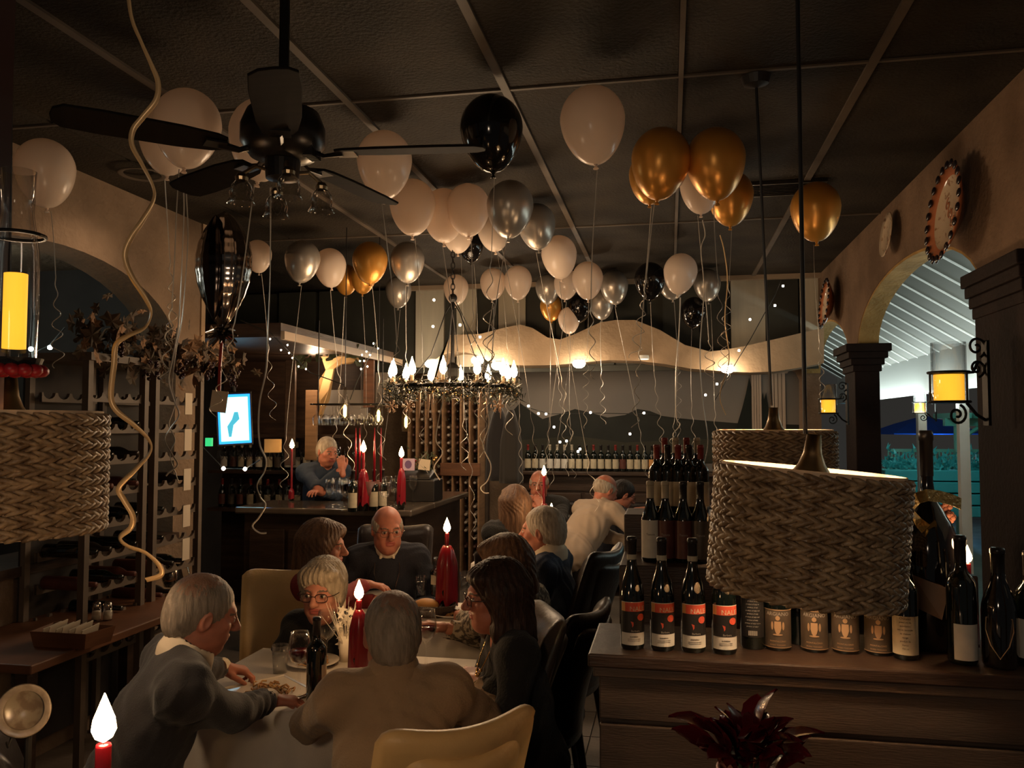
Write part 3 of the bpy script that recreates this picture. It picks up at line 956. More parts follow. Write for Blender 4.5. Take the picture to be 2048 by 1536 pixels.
# rings and ceiling outlets
mb = MB(); q = at(285, 350, 2, ZC - .01)
mb = MB(); mb.lathe([(.10, 0), (.125, -.006), (.135, .0), (.125, .004), (.10, .002)], 32); o = mb.build('ceiling_ring', 'batten', None, smooth=True); o.location = at(285, 349, 2, 3.17); tag(o, 'pale round recessed light ring left of the fan', 'light')
o = None
for (px, py, s, lab) in ((1592, 240, 1.0, 'dark canopy of the front woven lamp on the ceiling'),):
    pass
M['vent'] = mat('dark_vent_metal', (.05, .043, .037), .3, metal=.6)
q = at(1540, 378, 2, ZC - .012)
t = thing('ceiling_vent', 'dark slatted ceiling vent between the gold balloons', 'vent', q)
mb = MB()
for (c, d) in (((0, -.13, 0), (.62, .02, .02)), ((0, .13, 0), (.62, .02, .02)), ((-.3, 0, 0), (.02, .26, .02)), ((.3, 0, 0), (.02, .26, .02))):
    mb.box(c, d)
mb.build('frame', 'vent', t)
for k in range(7):
    mb = MB(); mb.box((0, -.1 + k * .034, 0), (.58, .022, .004), (.6, 0, 0)); mb.build('slat', 'vent', t)

# ============================================================ woven pendant lamps
M['straw'] = mat('woven_straw', (0.44, 0.30, 0.17), .34, var=.5, scale=30, bump=.3, bscale=120, spec=.8, color2=(0.17, 0.10, 0.05))
M['lining'] = mat('lamp_lining', (0.80, 0.62, 0.42), .8)
_nt = M['lining'].node_tree; _pb = _nt.nodes['Principled BSDF']; _tr = _nt.nodes.new('ShaderNodeBsdfTranslucent'); _tr.inputs[0].default_value = (.8, .5, .28, 1)
_mx = _nt.nodes.new('ShaderNodeMixShader'); _mx.inputs[0].default_value = .06
_nt.links.new(_pb.outputs[0], _mx.inputs[1]); _nt.links.new(_tr.outputs[0], _mx.inputs[2]); _nt.links.new(_mx.outputs[0], _nt.nodes['Material Output'].inputs[0])
M['lampbulb'] = emat('lamp_bulb', (1.0, 0.70, 0.42), 300)
def woven_lamp(loc, Rd, H, label, tilt=(0, 0, 0), cords=1):
    t = thing('woven_pendant_lamp', label, 'lamp', loc, group='woven drum pendant lamps', rot=tilt)
    rows = 10
    for r_ in range(rows):
        mb = MB(); z = H * (1 - (r_ + .5) / rows) - H / 2
        n = 40
        rh = H / rows
        rngk = random.Random(r_)
        for k in range(n):
            for s in (0, 1):
                a = 2 * PI * (k + .5 * s) / n
                sl = .34 if s else -.34
                c = (Rd * math.cos(a), Rd * math.sin(a), z + (rh * .17 if s else -rh * .17))
                m3 = Matrix.Rotation(a + PI / 2, 3, 'Z') @ Matrix.Rotation(sl * (.8 + .4 * rngk.random()), 3, 'Y')
                mb.ell(c, (Rd * .145, .014, rh * .25), 7, 5, rot=m3)
        mb.build('braid', 'straw', t, smooth=True)['kind'] = 'stuff'
    mb = MB(); mb.lathe([(Rd - .001, H / 2 - .004), (Rd - .001, -H / 2 + .004)], 48); mb.build('straw_backing', 'straw', t, smooth=True)
    mb = MB(); mb.lathe([(Rd - .006, H / 2 + .008), (Rd - .006, -H / 2)], 48); mb.lathe([(Rd - .010, H / 2 + .008), (Rd - .010, -H / 2)], 48); mb.build('lining', 'lining', t, smooth=True)
    mb = MB()
    for k in range(3):
        a = 2 * PI * k / 3 + .4; mb.cyl((0, 0, H / 2 - .03), ((Rd - .01) * math.cos(a), (Rd - .01) * math.sin(a), H / 2 - .03), .004, n=6)
    mb.build('spider', 'brass', t)
    mb = MB(); mb.lathe([(.0, H / 2 + .10), (.018, H / 2 + .10), (.024, H / 2 + .05), (.035, H / 2 + .02), (.062, H / 2 - .02), (.066, H / 2 - .03), (.0, H / 2 - .03)], 24); mb.build('socket_cap', 'brass', t, smooth=True)
    mb = MB(); mb.ell((0, 0, H / 2 - .10), (.03, .03, .04)); mb.build('bulb', 'lampbulb', t, smooth=True)
    top = ZC - loc[2]
    mb = MB(); mb.cyl((0, 0, H / 2 + .1), (0, 0, top), .006, n=8); mb.lathe([(0, top - .05), (.05, top - .035), (.062, top)], 20)
    o = mb.build('cord', 'black', t); 
    if tilt != (0, 0, 0):
        o.rotation_euler = Euler(tilt).to_matrix().inverted().to_euler()
    return t
pL = at_d(1614, 1064, 2.2)
wl1 = woven_lamp(pL, .240, .322, 'big woven straw drum lamp hanging in front of the wine ledge', (R(0), R(5), .12))
q2 = at_d(1549, 940, 3.45)
wl2 = copy_thing(wl1, 'second woven drum lamp half hidden behind the big one', q2, 1.1)
q3 = at_d(14, 946, 2.25)
wl3 = copy_thing(wl1, 'mirrored woven straw drum lamp, built solid, cut by the left edge', q3, 2.1)  # stands in for a lamp mirrored in the window glass
for t in (wl2, wl3):
    for c in t.children:
        if c.name.startswith('cord'):
            mb = MB(); top = ZC - t.location.z; mb.cyl((0, 0, .27), (0, 0, top), .006, n=8); mb.lathe([(0, top - .05), (.05, top - .035), (.062, top)], 20)
            c.data = mb.mesh('cord', 'black')

# ============================================================ sconces with amber candles
M['amber'] = mat('amber_wax', (0.8, 0.38, 0.04), .6, emit=(1.0, 0.47, 0.03), estr=1.25)
def spiral(c, r, turns, a0, sgn=1, plane='xz'):
    pts = []
    for i in range(26):
        t = i / 25; a = a0 + sgn * turns * 2 * PI * t; rr = r * (1 - .85 * t)
        pts.append((c[0] + rr * math.cos(a), c[1], c[2] + rr * math.sin(a)) if plane == 'xz' else (c[0], c[1] + rr * math.cos(a), c[2] + rr * math.sin(a)))
    return pts
def sconce(loc, s, label, rz=0):
    t = thing('wall_sconce', label, 'sconce', loc, rz, group='iron scroll wall sconces')
    mb = MB(); mb.cyl((0, 0, -.045 * s), (0, 0, .05 * s), .052 * s, n=24); mb.build('candle', 'amber', t, smooth=False)
    mb = MB(); mb.lathe([(.060 * s, -.05 * s), (.060 * s, .17 * s), (.056 * s, .17 * s), (.056 * s, -.05 * s)], 28); mb.build('glass_cylinder', 'glass', t, smooth=True)
    mb = MB()
    for z in (-.052, .058):
        mb.tube([(.070 * s * math.cos(2 * PI * i / 24), .070 * s * math.sin(2 * PI * i / 24), z * s) for i in range(25)], .005 * s, 6)
    mb.lathe([(0, -.058 * s), (.07 * s, -.056 * s), (.07 * s, -.050 * s), (0, -.05 * s)], 24)
    for a in (.9, 3.0, 5.1):
        mb.cyl((.07 * s * math.cos(a), .07 * s * math.sin(a), -.055 * s), (.07 * s * math.cos(a), .07 * s * math.sin(a), .058 * s), .004 * s, n=6)
    mb.build('cage', 'iron', t)
    mb = MB()
    mb.tube([(.07 * s, 0, .058 * s), (.10 * s, 0, .06 * s), (.12 * s, 0, .10 * s)], .006 * s, 6)
    mb.tube(spiral((.115 * s, 0, .075 * s), .035 * s, 1.4, -1.5), .005 * s, 6)
    mb.tube(spiral((.115 * s, 0, .155 * s), .042 * s, 1.5, -1.2), .005 * s, 6)
    mb.tube(spiral((.03 * s, 0, -.10 * s), .04 * s, 1.5, 1.2, -1), .005 * s, 6)
    mb.tube([(.07 * s, 0, -.055 * s), (.11 * s, 0, -.1 * s), (.145 * s, 0, -.12 * s)], .006 * s, 6)
    mb.box((.152 * s, 0, .02 * s), (.012 * s, .03 * s, .32 * s))
    mb.build('scroll_bracket', 'iron', t)
    return t
s1 = at_d(1898, 776, 3.45); sconce(s1, 1.12, 'iron scroll sconce with glowing amber candle on the near arch pillar', R(18))
s2 = at_d(1657, 813, 6.2); sconce(s2, .98, 'smaller amber candle sconce beyond the first arch pillar', R(18))
s3 = at_d(1840, 816, 7.5)
s3 = at(1840, 816, 0, 2.95); sconce(s3, 1.15, 'sconce shaped stand-in for an amber reflection out on the veranda', 0)  # blurred amber reflection built as a glowing sconce
# tall hurricane glass candle at the left, a window reflection built solid
hp = at_d(30, 620, 1.7)
t = thing('hurricane_candle', 'mirrored tall amber candle in a hurricane glass, built solid at left', 'candle', hp)
mb = MB(); mb.cyl((0, 0, -.08), (0, 0, .075), .022, n=24); mb.build('candle', 'amber', t)
mb = MB(); mb.lathe([(.042, -.10), (.045, .0), (.042, .12), (.030, .20), (.034, .29), (.031, .29), (.027, .20), (.039, .12), (.042, 0)], 32); mb.build('glass_chimney', 'glass', t, smooth=True)
mb = MB(); mb.tube([(.052 * math.cos(2 * PI * i / 24), .052 * math.sin(2 * PI * i / 24), .155) for i in range(25)], .004, 6); mb.lathe([(0, -.12), (.05, -.115), (.055, -.10), (0, -.10)], 24)
mb.tube([(-.052, 0, .155), (-.09, 0, .10), (-.09, 0, -.08), (-.05, 0, -.11)], .005, 6); mb.tube([(-.09, 0, 0), (-.16, .0, 0)], .006, 6); mb.build('iron_holder', 'iron', t)
M['xmasred'] = mat('red_wreath', (.30, .01, .015), .4)
mb = MB()
for k in range(14):
    a = 2 * PI * k / 14; mb.ell((.05 * math.cos(a), .05 * math.sin(a), -.125), (.017, .017, .013), 7, 5)
mb.build('red_berry_ring', 'xmasred', t, smooth=True)
mb = MB(); pj = at_d(-30, 700, 2.0); mb.bbox((pj.x - .30, pj.y - .005, 0), (at_d(12, 700, 2.0).x - .085, pj.y + .10, ZC)); 
M['reddark'] = mat('dark_red_post', (.035, .012, .009), .5)
struct('trim_20', mb, 'reddark')

# ============================================================ ceramic plates on the right wall
M['plate_c'] = mat('cream_glaze', (0.50, 0.38, 0.26), .12, color2=(0.26, 0.14, 0.08), scale=26, cmin=.36, cmax=.44, coat=.4)
M['plate_o'] = mat('orange_glaze', (0.42, 0.14, 0.06), .12, coat=.4)
M['plate_b'] = mat('dark_blue_glaze', (0.015, 0.010, 0.012), .12, coat=.4)
def wall_plate(px, py, D, label, big=True, tilt=.12):
    p = at(px, py, 0, XR - .03)
    t = thing('wall_plate', label, 'plate', (XR - (.065 if big else .035), p.y, p.z), group='ceramic plates on the right wall', rot=(0, R(-90) + tilt, 0))
    # local +z points into the room (-X)
    mb = MB(); mb.lathe([(0, .012), (D * .30, .012), (D * .36, .03 if big else .02)], 40); mb.build('well', 'plate_c', t, smooth=True)
    mb = MB(); mb.lathe([(D * .36, .03 if big else .02), (D * .47, .05 if big else .028), (D * .48, .046 if big else .022), (D * .37, .018), (D * .2, -.02 if big else 0), (0, -.02 if big else 0)], 40); mb.build('rim', 'plate_o' if big else 'plate_c', t, smooth=True)
    if big:
        n = 22; _m = MB(); _m.ell((0, 0, 0), (D * .045, D * .045, .008), 10, 6); me = _m.mesh('scallop', 'plate_b', True)
        for k in range(n):
            a = 2 * PI * k / n; o = link('scallop', me, t); o.location = (D * .465 * math.cos(a), D * .465 * math.sin(a), .052)
        mb = MB()
        for k in range(3):
            mb.tube([(x, y, .016) for x, _, y in spiral((D * (.1 - .1 * k), 0, D * (.08 - .1 * k)), D * .07, 1.2, k)], .0025, 5)
        mb.build('scroll_pattern', 'plate_o', t)
wall_plate(1922, 425, .50, 'large scalloped ceramic plate with scrolls high on the right wall')
wall_plate(1781, 470, .30, 'small plain rimmed plate between the two scalloped ones', False)
wall_plate(1668, 608, .44, 'scalloped ceramic plate farthest along the right wall')
# ============================================================ bottles
M['bglass'] = mat('dark_bottle_glass', (0.004, 0.006, 0.004), .06, spec=.8, coat=.5)
M['bglass2'] = mat('black_bottle_glass', (0.006, 0.004, 0.004), .08, spec=.8, coat=.5)
M['lab_cream'] = mat('cream_label', (0.52, 0.44, 0.30), .7, var=.15, scale=30)
M['lab_white'] = mat('white_label', (0.62, 0.58, 0.50), .7, var=.1, scale=30)
M['lab_red'] = mat('red_label', (0.50, 0.065, 0.03), .6)
M['lab_orange'] = mat('orange_label', (0.55, 0.26, 0.08), .6)
M['lab_black'] = mat('black_label', (0.012, 0.010, 0.009), .5)
M['lab_maroon'] = mat('maroon_label', (0.11, 0.030, 0.020), .5, var=.3, scale=30)
M['lab_brown'] = mat('brown_label', (0.085, 0.06, 0.04), .45, var=.3, scale=20)
M['lab_gold'] = mat('gold_print', (0.45, 0.28, 0.15), .4, metal=.3)
M['lab_grey'] = mat('grey_print', (0.30, 0.27, 0.23), .6)
M['foilcap'] = mat('black_capsule', (0.020, 0.016, 0.015), .3)
M['foilcap_c'] = mat('cream_capsule', (0.42, 0.36, 0.26), .45)
M['foilcap_r'] = mat('red_capsule', (0.20, 0.025, 0.02), .4)
M['stripseal'] = mat('paper_neck_seal', (0.42, 0.38, 0.28), .6)


def bprof(R0=.037, H=.32, kind='burg'):
    if kind == 'burg':
        return [(0, .0), (R0 * .9, .0), (R0, .008), (R0, .47 * H), (R0 * .96, .52 * H), (R0 * .82, .60 * H), (R0 * .60, .67 * H), (R0 * .43, .745 * H), (R0 * .385, .80 * H), (R0 * .37, .95 * H), (R0 * .41, .955 * H), (R0 * .41, .985 * H), (R0 * .36, H), (0, H)]
    if kind == 'bord':
        return [(0, .0), (R0 * .9, .0), (R0, .008), (R0, .60 * H), (R0 * .95, .645 * H), (R0 * .72, .69 * H), (R0 * .46, .725 * H), (R0 * .39, .77 * H), (R0 * .37, .95 * H), (R0 * .41, .955 * H), (R0 * .41, .985 * H), (R0 * .36, H), (0, H)]
    return [(0, 0), (R0 * .9, 0), (R0, .01), (R0, .42 * H), (R0 * .93, .50 * H), (R0 * .72, .58 * H), (R0 * .46, .64 * H), (R0 * .26, .69 * H), (R0 * .20, .76 * H), (R0 * .185, .95 * H), (R0 * .22, .955 * H), (R0 * .22, .985 * H), (R0 * .18, H), (0, H)]


def patch(R0, z0, z1, a0, a1, m, name, parent, n=12, off=.0006):
    mb = MB(); vs, fs = [], []
    for i in range(n + 1):
        a = a0 + (a1 - a0) * i / n
        for z in (z0, z1):
            vs.append(((R0 + off) * math.sin(a), -(R0 + off) * math.cos(a), z))
    for i in range(n):
        fs.append((2 * i, 2 * i + 2, 2 * i + 3, 2 * i + 1))
    mb.add(vs, fs)
    return mb.build(name, m, parent, smooth=True)


def text_on(txt, size, R0, z, a, m, parent, name='lettering', flatp=False):
    cu = bpy.data.curves.new('lettering', 'FONT'); cu.body = txt; cu.size = size; cu.align_x = 'CENTER'; cu.align_y = 'CENTER'; cu.extrude = 0.0002; cu.resolution_u = 2
    ob = bpy.data.objects.new('tmp_lettering', cu); COL.objects.link(ob)
    dg = bpy.context.evaluated_depsgraph_get(); dg.update()
    me = bpy.data.meshes.new_from_object(ob.evaluated_get(dg)); bpy.data.objects.remove(ob)
    for v in me.vertices:
        x, y, zz = v.co
        if flatp:
            v.co = (x, -zz, y)
        else:
            b = a + x / R0; rr = R0 + .0012 + zz
            v.co = (rr * math.sin(b), -rr * math.cos(b), z + y)
    me.materials.clear(); me.materials.append(M[m])
    o = link(name, me, parent)
    return o


_bcache = {}
def bottle(name, label, loc, kind='burg', R0=.037, H=.32, glass='bglass', cap='foilcap', lab='lab_cream', lz=(.10, .42), la=1.25, group=None, rz=0, seal=False, rot=None, n=24, fancy=None, simple=False):
    t = thing(name, label, 'bottle', loc, rz, group, rot=rot)
    key = (kind, R0, H, n)
    if key not in _bcache:
        mb = MB(); mb.lathe(bprof(R0, H, kind), n); a = mb.mesh('glass_body', 'bglass', True); a.set_sharp_from_angle(angle=R(50))
        rr = R0 * (.40 if kind != 'jero' else .22)
        mb = MB(); mb.lathe([(rr * .98, .79 * H), (rr * 1.0, .955 * H), (rr * 1.08, .957 * H), (rr * 1.08, H * .988), (rr * .9, H * 1.004), (0, H * 1.004)], n); b = mb.mesh('capsule', 'foilcap', True)
        _bcache[key] = (a, b)
    a, b = _bcache[key]
    o = link('glass_body', a, t)
    if glass != 'bglass':
        o.material_slots[0].link = 'OBJECT'; o.material_slots[0].material = M[glass]
    o = link('capsule', b, t)
    if cap != 'foilcap':
        o.material_slots[0].link = 'OBJECT'; o.material_slots[0].material = M[cap]
    if lab:
        patch(R0, lz[0] * H, lz[1] * H, -la, la, lab, 'label', t)
    if seal:
        patch(R0 * .40, .80 * H, .845 * H, -3.1, 3.1, 'stripseal', 'neck_seal', t, n=16, off=.0008)
    return t


def face_cam(x, y):
    """rotation that turns a bottle's front (-y) to the dining-room window"""
    return math.atan2(x, -y) + PI if False else -math.atan2(x, y)


ZL = 1.071
for k, (px, py) in enumerate(((1265, 1301), (1325, 1306), (1387, 1312), (1449, 1318))):
    p = at(px, py - 8, 2, ZL); p.y = 2.585; p.x = at(px, py, 1, 2.585).x
    words = ('leftmost red and black labelled wine bottle on the ledge', 'second red and black labelled bottle from the ledge end', 'third red and black labelled bottle from the ledge end', 'fourth red and black labelled bottle, touching the lampshade outline')[k]
    t = bottle('wine_bottle', words, (p.x, p.y, ZL), 'burg', .0365, .335, lab='lab_white', lz=(.045, .43), la=1.2, seal=True, rz=face_cam(p.x, p.y) + .15, group='red and black labelled bottles on the ledge')
    H = .335; r = .0365
    patch(r, .155 * H, .345 * H, -1.14, 1.14, 'lab_black', 'label_band', t, off=.0012)
    patch(r, .345 * H, .425 * H, -.75, 1.14, 'lab_red', 'label_band', t, off=.0012)
    patch(r, .345 * H, .425 * H, -1.14, -.75, 'lab_orange', 'label_band', t, off=.0012)
    text_on('NALE', .020, r, .368 * H, .30, 'lab_cream', t)
    text_on('Barbera', .008, r, .172 * H, .1, 'lab_grey', t)
    for q, zz in enumerate((.12, .10, .085)):
        text_on('BARBERA' if q == 0 else 'denominazione di origine', .006 if q == 0 else .0038, r, zz * H, 0, 'lab_brown', t)
    mb = MB(); vs = [( (r + .0032) * math.sin(.55 + .30 * math.cos(a)), -(r + .0032) * math.cos(.55 + .30 * math.cos(a)), .295 * H + .0105 * math.sin(a)) for a in [2 * PI * i / 20 for i in range(20)]]
    mb.add(vs, [tuple(range(20))]); mb.build('red_dot', 'lab_red', t)
    mb = MB(); vs = [((r + .0018) * math.sin(-.15 + x), -(r + .0018) * math.cos(-.15 + x), .235 * H + z) for x, z in ((-.13, .008), (.10, .005), (.10, -.004), (.0, -.010), (-.02, -.002))]
    mb.add(vs, [(0, 1, 2, 3, 4)]); mb.build('red_mark', 'lab_red', t)
# dark back-label bottle and the crest bottles
def ledge_x(px, Y): return at(px, 1290, 1, Y).x
Y2 = 2.66
x = ledge_x(1506, Y2)
t = bottle('wine_bottle', 'dark bottle turned to its back label beside the fourth red one', (x, Y2, ZL), 'bord', .038, .31, lab='lab_black', lz=(.12, .50), la=1.0, rz=face_cam(x, Y2))
for q in range(9):
    text_on('product of italy red wine'[: 14 + (q * 5) % 9], .0052, .038, .47 * .31 - q * .0095, 0, 'lab_grey', t)
mb = MB()
for q in range(14):
    mb.box((-.012 + q * .0019, -.0389, .05), (.0009 if q % 3 else .0015, .0006, .014))
mb.build('bar_marks', 'lab_grey', t)
for k, px in enumerate((1556, 1629, 1691, 1757)):
    x = ledge_x(px, Y2)
    words = ('crest labelled bottle nearest the red and black ones', 'crest labelled bottle under the middle of the woven lamp', 'crest labelled bottle third of its row under the woven lamp', 'crest labelled bottle beside the cream labelled one')[k]
    t = bottle('wine_bottle', words, (x, Y2, ZL), 'bord', .040, .31, lab='lab_brown', lz=(.03, .40), la=1.25, rz=face_cam(x, Y2), group='crest labelled bottles on the ledge')
    H = .31; r = .040
    for zz in (.035, .395):
        patch(r, zz * H - .001, zz * H + .001, -1.25, 1.25, 'lab_gold', 'gold_line', t, off=.0014)
    text_on('ARGIANO', .015, r, .355 * H, 0, 'lab_grey', t)
    text_on('MONTALCINO', .007, r, .095 * H, 0, 'lab_gold', t)
    text_on('ROSSO TOSCANO', .0055, r, .06 * H, 0, 'lab_gold', t)
    mb = MB()
    sh = [(-.22, .040), (.22, .040), (.24, .0), (.16, -.026), (0, -.045), (-.16, -.026), (-.24, 0)]
    mb.add([((r + .0036) * math.sin(a), -(r + .0036) * math.cos(a), .225 * H + z * .48) for a, z in sh], [tuple(range(7))])
    mb.build('crest', 'lab_gold', t)
    mb = MB()
    for (a, z, ra, rz_) in ((0, .058, .16, .010), (-.38, .012, .08, .018), (.38, .012, .08, .018), (0, -.04, .35, .004)):
        mb.add([((r + .0030) * math.sin(a + ra * math.cos(u)), -(r + .0030) * math.cos(a + ra * math.cos(u)), .225 * H + z * .5 + rz_ * .7 * math.sin(u)) for u in [2 * PI * i / 10 for i in range(10)]], [tuple(range(10))])
    mb.build('crest_supporters', 'lab_gold', t)
x = ledge_x(1597, 2.74)
bottle('wine_bottle', 'bottle with a narrow cream label between two crest bottles', (x, 2.74, ZL), 'bord', .037, .31, lab='lab_cream', lz=(.03, .52), la=.9, rz=face_cam(x, 2.74) + 1.2)
x = ledge_x(1811, 2.62)
t = bottle('wine_bottle', 'dark bottle with a large cream printed label, right of the woven lamp', (x, 2.62, ZL), 'bord', .0365, .315, lab='lab_cream', lz=(.05, .40), la=1.2, rz=face_cam(x, 2.62))
for q in range(9):
    text_on(('Chateau', 'grand vin de', 'appellation', 'mis en bouteille', 'au chateau', 'rouge', 'produit de', 'france', '750 ml')[q], .0065 if q else .009, .0365, .38 * .315 - q * .0108, 0, 'lab_brown', t)
x = ledge_x(1925, 2.60)
bottle('wine_bottle', 'tall dark bottle with a plain white label before the ribboned jeroboam', (x, 2.60, ZL), 'bord', .040, .36, lab='lab_white', lz=(.04, .32), la=.9, rz=face_cam(x, 2.60) + .35)
x = ledge_x(2000, 2.58)
t = bottle('sparkling_wine_bottle', 'round shouldered sparkling wine bottle with a shield label at right', (x, 2.58, ZL), 'burg', .046, .33, lab=None, cap='foilcap', rz=face_cam(x, 2.58), glass='bglass2')
mb = MB(); sh = [(-.75, .055), (.75, .055), (.8, .02), (.5, -.02), (0, -.055), (-.5, -.02), (-.8, .02)]
mb.add([(.0466 * math.sin(a), -.0466 * math.cos(a), .085 + z) for a, z in sh], [tuple(range(7))]); mb.build('shield_label', 'lab_brown', t)
mb = MB(); mb.tube([(.0472 * math.sin(a), -.0472 * math.cos(a), .085 + z) for a, z in sh + sh[:1]], .0015, 5); mb.build('shield_border', 'lab_gold', t)
x = ledge_x(2062, 2.6)
bottle('wine_bottle', 'bottle with a white label cut by the right edge of the picture', (x, 2.6, ZL), 'bord', .0375, .32, lab='lab_white', lz=(.08, .42), rz=face_cam(x, 2.6))
# the big ribboned bottle
x = ledge_x(1862, 2.77)
jb = bottle('jeroboam_bottle', 'very large black bottle with a gold ribbon scroll behind the lampshade', (x, 2.77, ZL), 'jero', .088, .66, lab=None, cap='foilcap', rz=0, glass='bglass2')
M['goldpaper'] = mat('gold_foil_ribbon', (0.62, 0.40, 0.12), .35, metal=.5, bump=.4, bscale=90)
M['parch'] = mat('bronze_parchment', (0.26, 0.15, 0.085), .5, var=.2)
def band(pts, w, m, label):
    P = [Vector(p) for p in pts]; base = P[0].copy(); mb = MB(); vs, fs = [], []
    for i, p in enumerate(P):
        t = (P[min(i + 1, len(P) - 1)] - P[max(i - 1, 0)]).normalized()
        s = Vector((0, .15, 1)).normalized() if abs(t.z) < .75 else Vector((1, -.5, .2)).normalized(); s = (s - t * s.dot(t)).normalized()
        q = t.cross(s) * .0008
        vs += [p - base + s * w / 2 + q, p - base - s * w / 2 + q, p - base - s * w / 2 - q, p - base + s * w / 2 - q]
    for i in range(len(P) - 1):
        for k in range(4):
            fs.append((i * 4 + k, i * 4 + (k + 1) % 4, i * 4 + 4 + (k + 1) % 4, i * 4 + 4 + k))
    fs += [(0, 1, 2, 3), tuple(4 * (len(P) - 1) + k for k in (3, 2, 1, 0))]
    mb.add(vs, fs); o = mb.build('gold_ribbon', m, None, smooth=False); o.location = base; tag(o, label, 'ribbon'); return o
def Pt(px, py, d): return at_d(px, py, d)
pts = []
for (px, py, d) in ((1922, 1008, 2.42), (1905, 1000, 2.40), (1880, 993, 2.38), (1855, 990, 2.36), (1835, 996, 2.37), (1824, 1012, 2.41), (1826, 1030, 2.45), (1838, 1046, 2.47), (1852, 1058, 2.46)):
    pts.append(Pt(px, py, d))
band(pts, .034, 'goldpaper', 'curling gold foil ribbon around the big black bottle')
mb = MB(); a = [Pt(1826, 1150, 2.48), Pt(1898, 1178, 2.44), Pt(1884, 1240, 2.44), Pt(1838, 1218, 2.48)]
c0 = a[0].copy(); nrm = Vector((0, .004, 0)); mb.add([p - c0 for p in a] + [p - c0 + nrm for p in a], [(0, 1, 2, 3), (7, 6, 5, 4), (0, 4, 5, 1), (1, 5, 6, 2), (2, 6, 7, 3), (3, 7, 4, 0)])
o = mb.build('parchment_card', 'parch', None); o.location = c0; tag(o, 'bronze parchment card leaning before the big black bottle', 'card')
# bouquet-like ornament next to the jeroboam
M['petalpink'] = mat('dusty_pink_petals', (.42, .16, .10), .6); M['leafgreen'] = mat('muted_green_leaf', (.06, .075, .04), .5)
q = Pt(1868, 1075, 2.62); t = thing('dried_flower_posy', 'small dried flower posy between the big bottle and a candle', 'flowers', q)
rng = random.Random(9)
for k in range(12):
    mb = MB(); c = (rng.uniform(-.03, .05), rng.uniform(-.03, .03), rng.uniform(-.02, .07)); 
    for s in range(6):
        a = s * PI / 3; mb.ell((c[0] + .009 * math.cos(a), c[1] + .002 * s % .004, c[2] + .009 * math.sin(a)), (.009, .004, .009), 7, 5)
    mb.build('bloom', 'petalpink' if k % 3 else 'frost', t, smooth=True)
mb = MB()
for k in range(16):
    a = rng.uniform(-1.2, 1.2); mb.tube([(0, 0, -.12), (.02 * a, 0, -.05), (.05 * a, rng.uniform(-.02, .02), rng.uniform(-.02, .06))], [.002, .0015, .001], 4)
    mb.ell((.05 * a, 0, rng.uniform(-.05, .02)), (.006, .002, .018), 6, 4, rot=(0, a, 0))
mb.build('stems', 'leafgreen', t)
mb = MB(); mb.lathe([(0, -.36), (.03, -.36), (.035, -.3), (.02, -.2), (.022, -.1), (.026, -.1), (.024, -.2), (.03, -.3)], 20); mb.build('vase', 'bglass', t, smooth=True)
t.location.z = ZL + .362

# ------------------------------------------------------------ candles
M['redwax'] = mat('red_wax', (0.22, 0.006, 0.014), .28, sss=.1, coat=.4)
M['flamec'] = emat('candle_flame', (1.0, 0.60, 0.24), 90)
M['wick'] = mat('wick', (.02, .015, .01), .9)
def candle(label, flame_px, d, z0, wax_r=.030, wax_top=None, taper=.011, bottle_h=.24, fl=1.0, power=2.2, name='wax_bottle_candle', group='red candles in wax covered bottles', holder=True):
    f = at_d(flame_px[0], flame_px[1], d)
    t = thing(name, label, 'candle', (f.x, f.y, z0), group=group)
    hz = f.z - z0
    top = hz - .022 * fl
    mb = MB(); mb.lathe([(0, top), (taper * .9, top), (taper, top - .004), (taper, min(bottle_h, top - .02) - .01)], 14); mb.build('taper', 'redwax', t, smooth=True)
    if holder:
        hb = bottle_h
        mb = MB(); mb.lathe([(0, 0), (wax_r * 1.0, 0), (wax_r * 1.02, hb * .35), (wax_r * .9, hb * .45)], 24); mb.build('bottle_base', 'bglass', t, smooth=True)
        rng = random.Random(int(flame_px[0]))
        mb = MB(); vs, fs = [], []; n, m_ = 26, 14
        for j in range(m_ + 1):
            v = j / m_; z = hb * (1.02 - .86 * v)
            for i in range(n):
                a = 2 * PI * i / n
                r = wax_r * (.42 + .66 * min(1, v * 3.2) ** .6 + .04 * v) * (1 + .10 * math.sin(5 * a + 2 * v) + .07 * math.sin(9 * a + 1))
                zz = z - (hb * .05 * v * (math.sin(5 * a + 1) + .5 * math.sin(8 * a)))
                vs.append((r * math.cos(a), r * math.sin(a), zz))
        for j in range(m_):
            for i in range(n):
                fs.append((j * n + i, (j + 1) * n + i, (j + 1) * n + (i + 1) % n, j * n + (i + 1) % n))
        fs.append(tuple(range(n)))
        mb.add(vs, fs); mb.build('melted_wax', 'redwax', t, smooth=True)
    mb = MB(); mb.cyl((0, 0, top), (0, 0, top + .012), .0012, n=5); mb.build('wick', 'wick', t)
    mb = MB(); mb.lathe([(.001, -.018), (.009, -.012), (.0130, -.002), (.0115, .010), (.006, .026), (.0005, .042)], 14)
    o = mb.build('flame', 'flamec', t, smooth=True); o.location = (0, 0, hz); o.scale = (fl * 1.25, fl * 1.25, fl * 1.1)
    lamp('candle_light', 'POINT', (f.x, f.y, f.z + .055 * fl), power, CANDLE, .02)
    return t
ZT = .752
candle('red candle on the near table, flame before the thinning grey head', (718, 1187), 3.22, ZT, wax_r=.032, bottle_h=.275, fl=1.15, power=1.9)
candle('red candle in a thick wax covered bottle on the second table', (894, 1056), 4.40, ZT, wax_r=.048, bottle_h=.35, fl=1.2, power=3.2)
candle('bare red candle beside the camera at lower left', (208, 1455), 1.35, .80, wax_r=.03, taper=.0125, bottle_h=.12, fl=1.2, power=2.2)
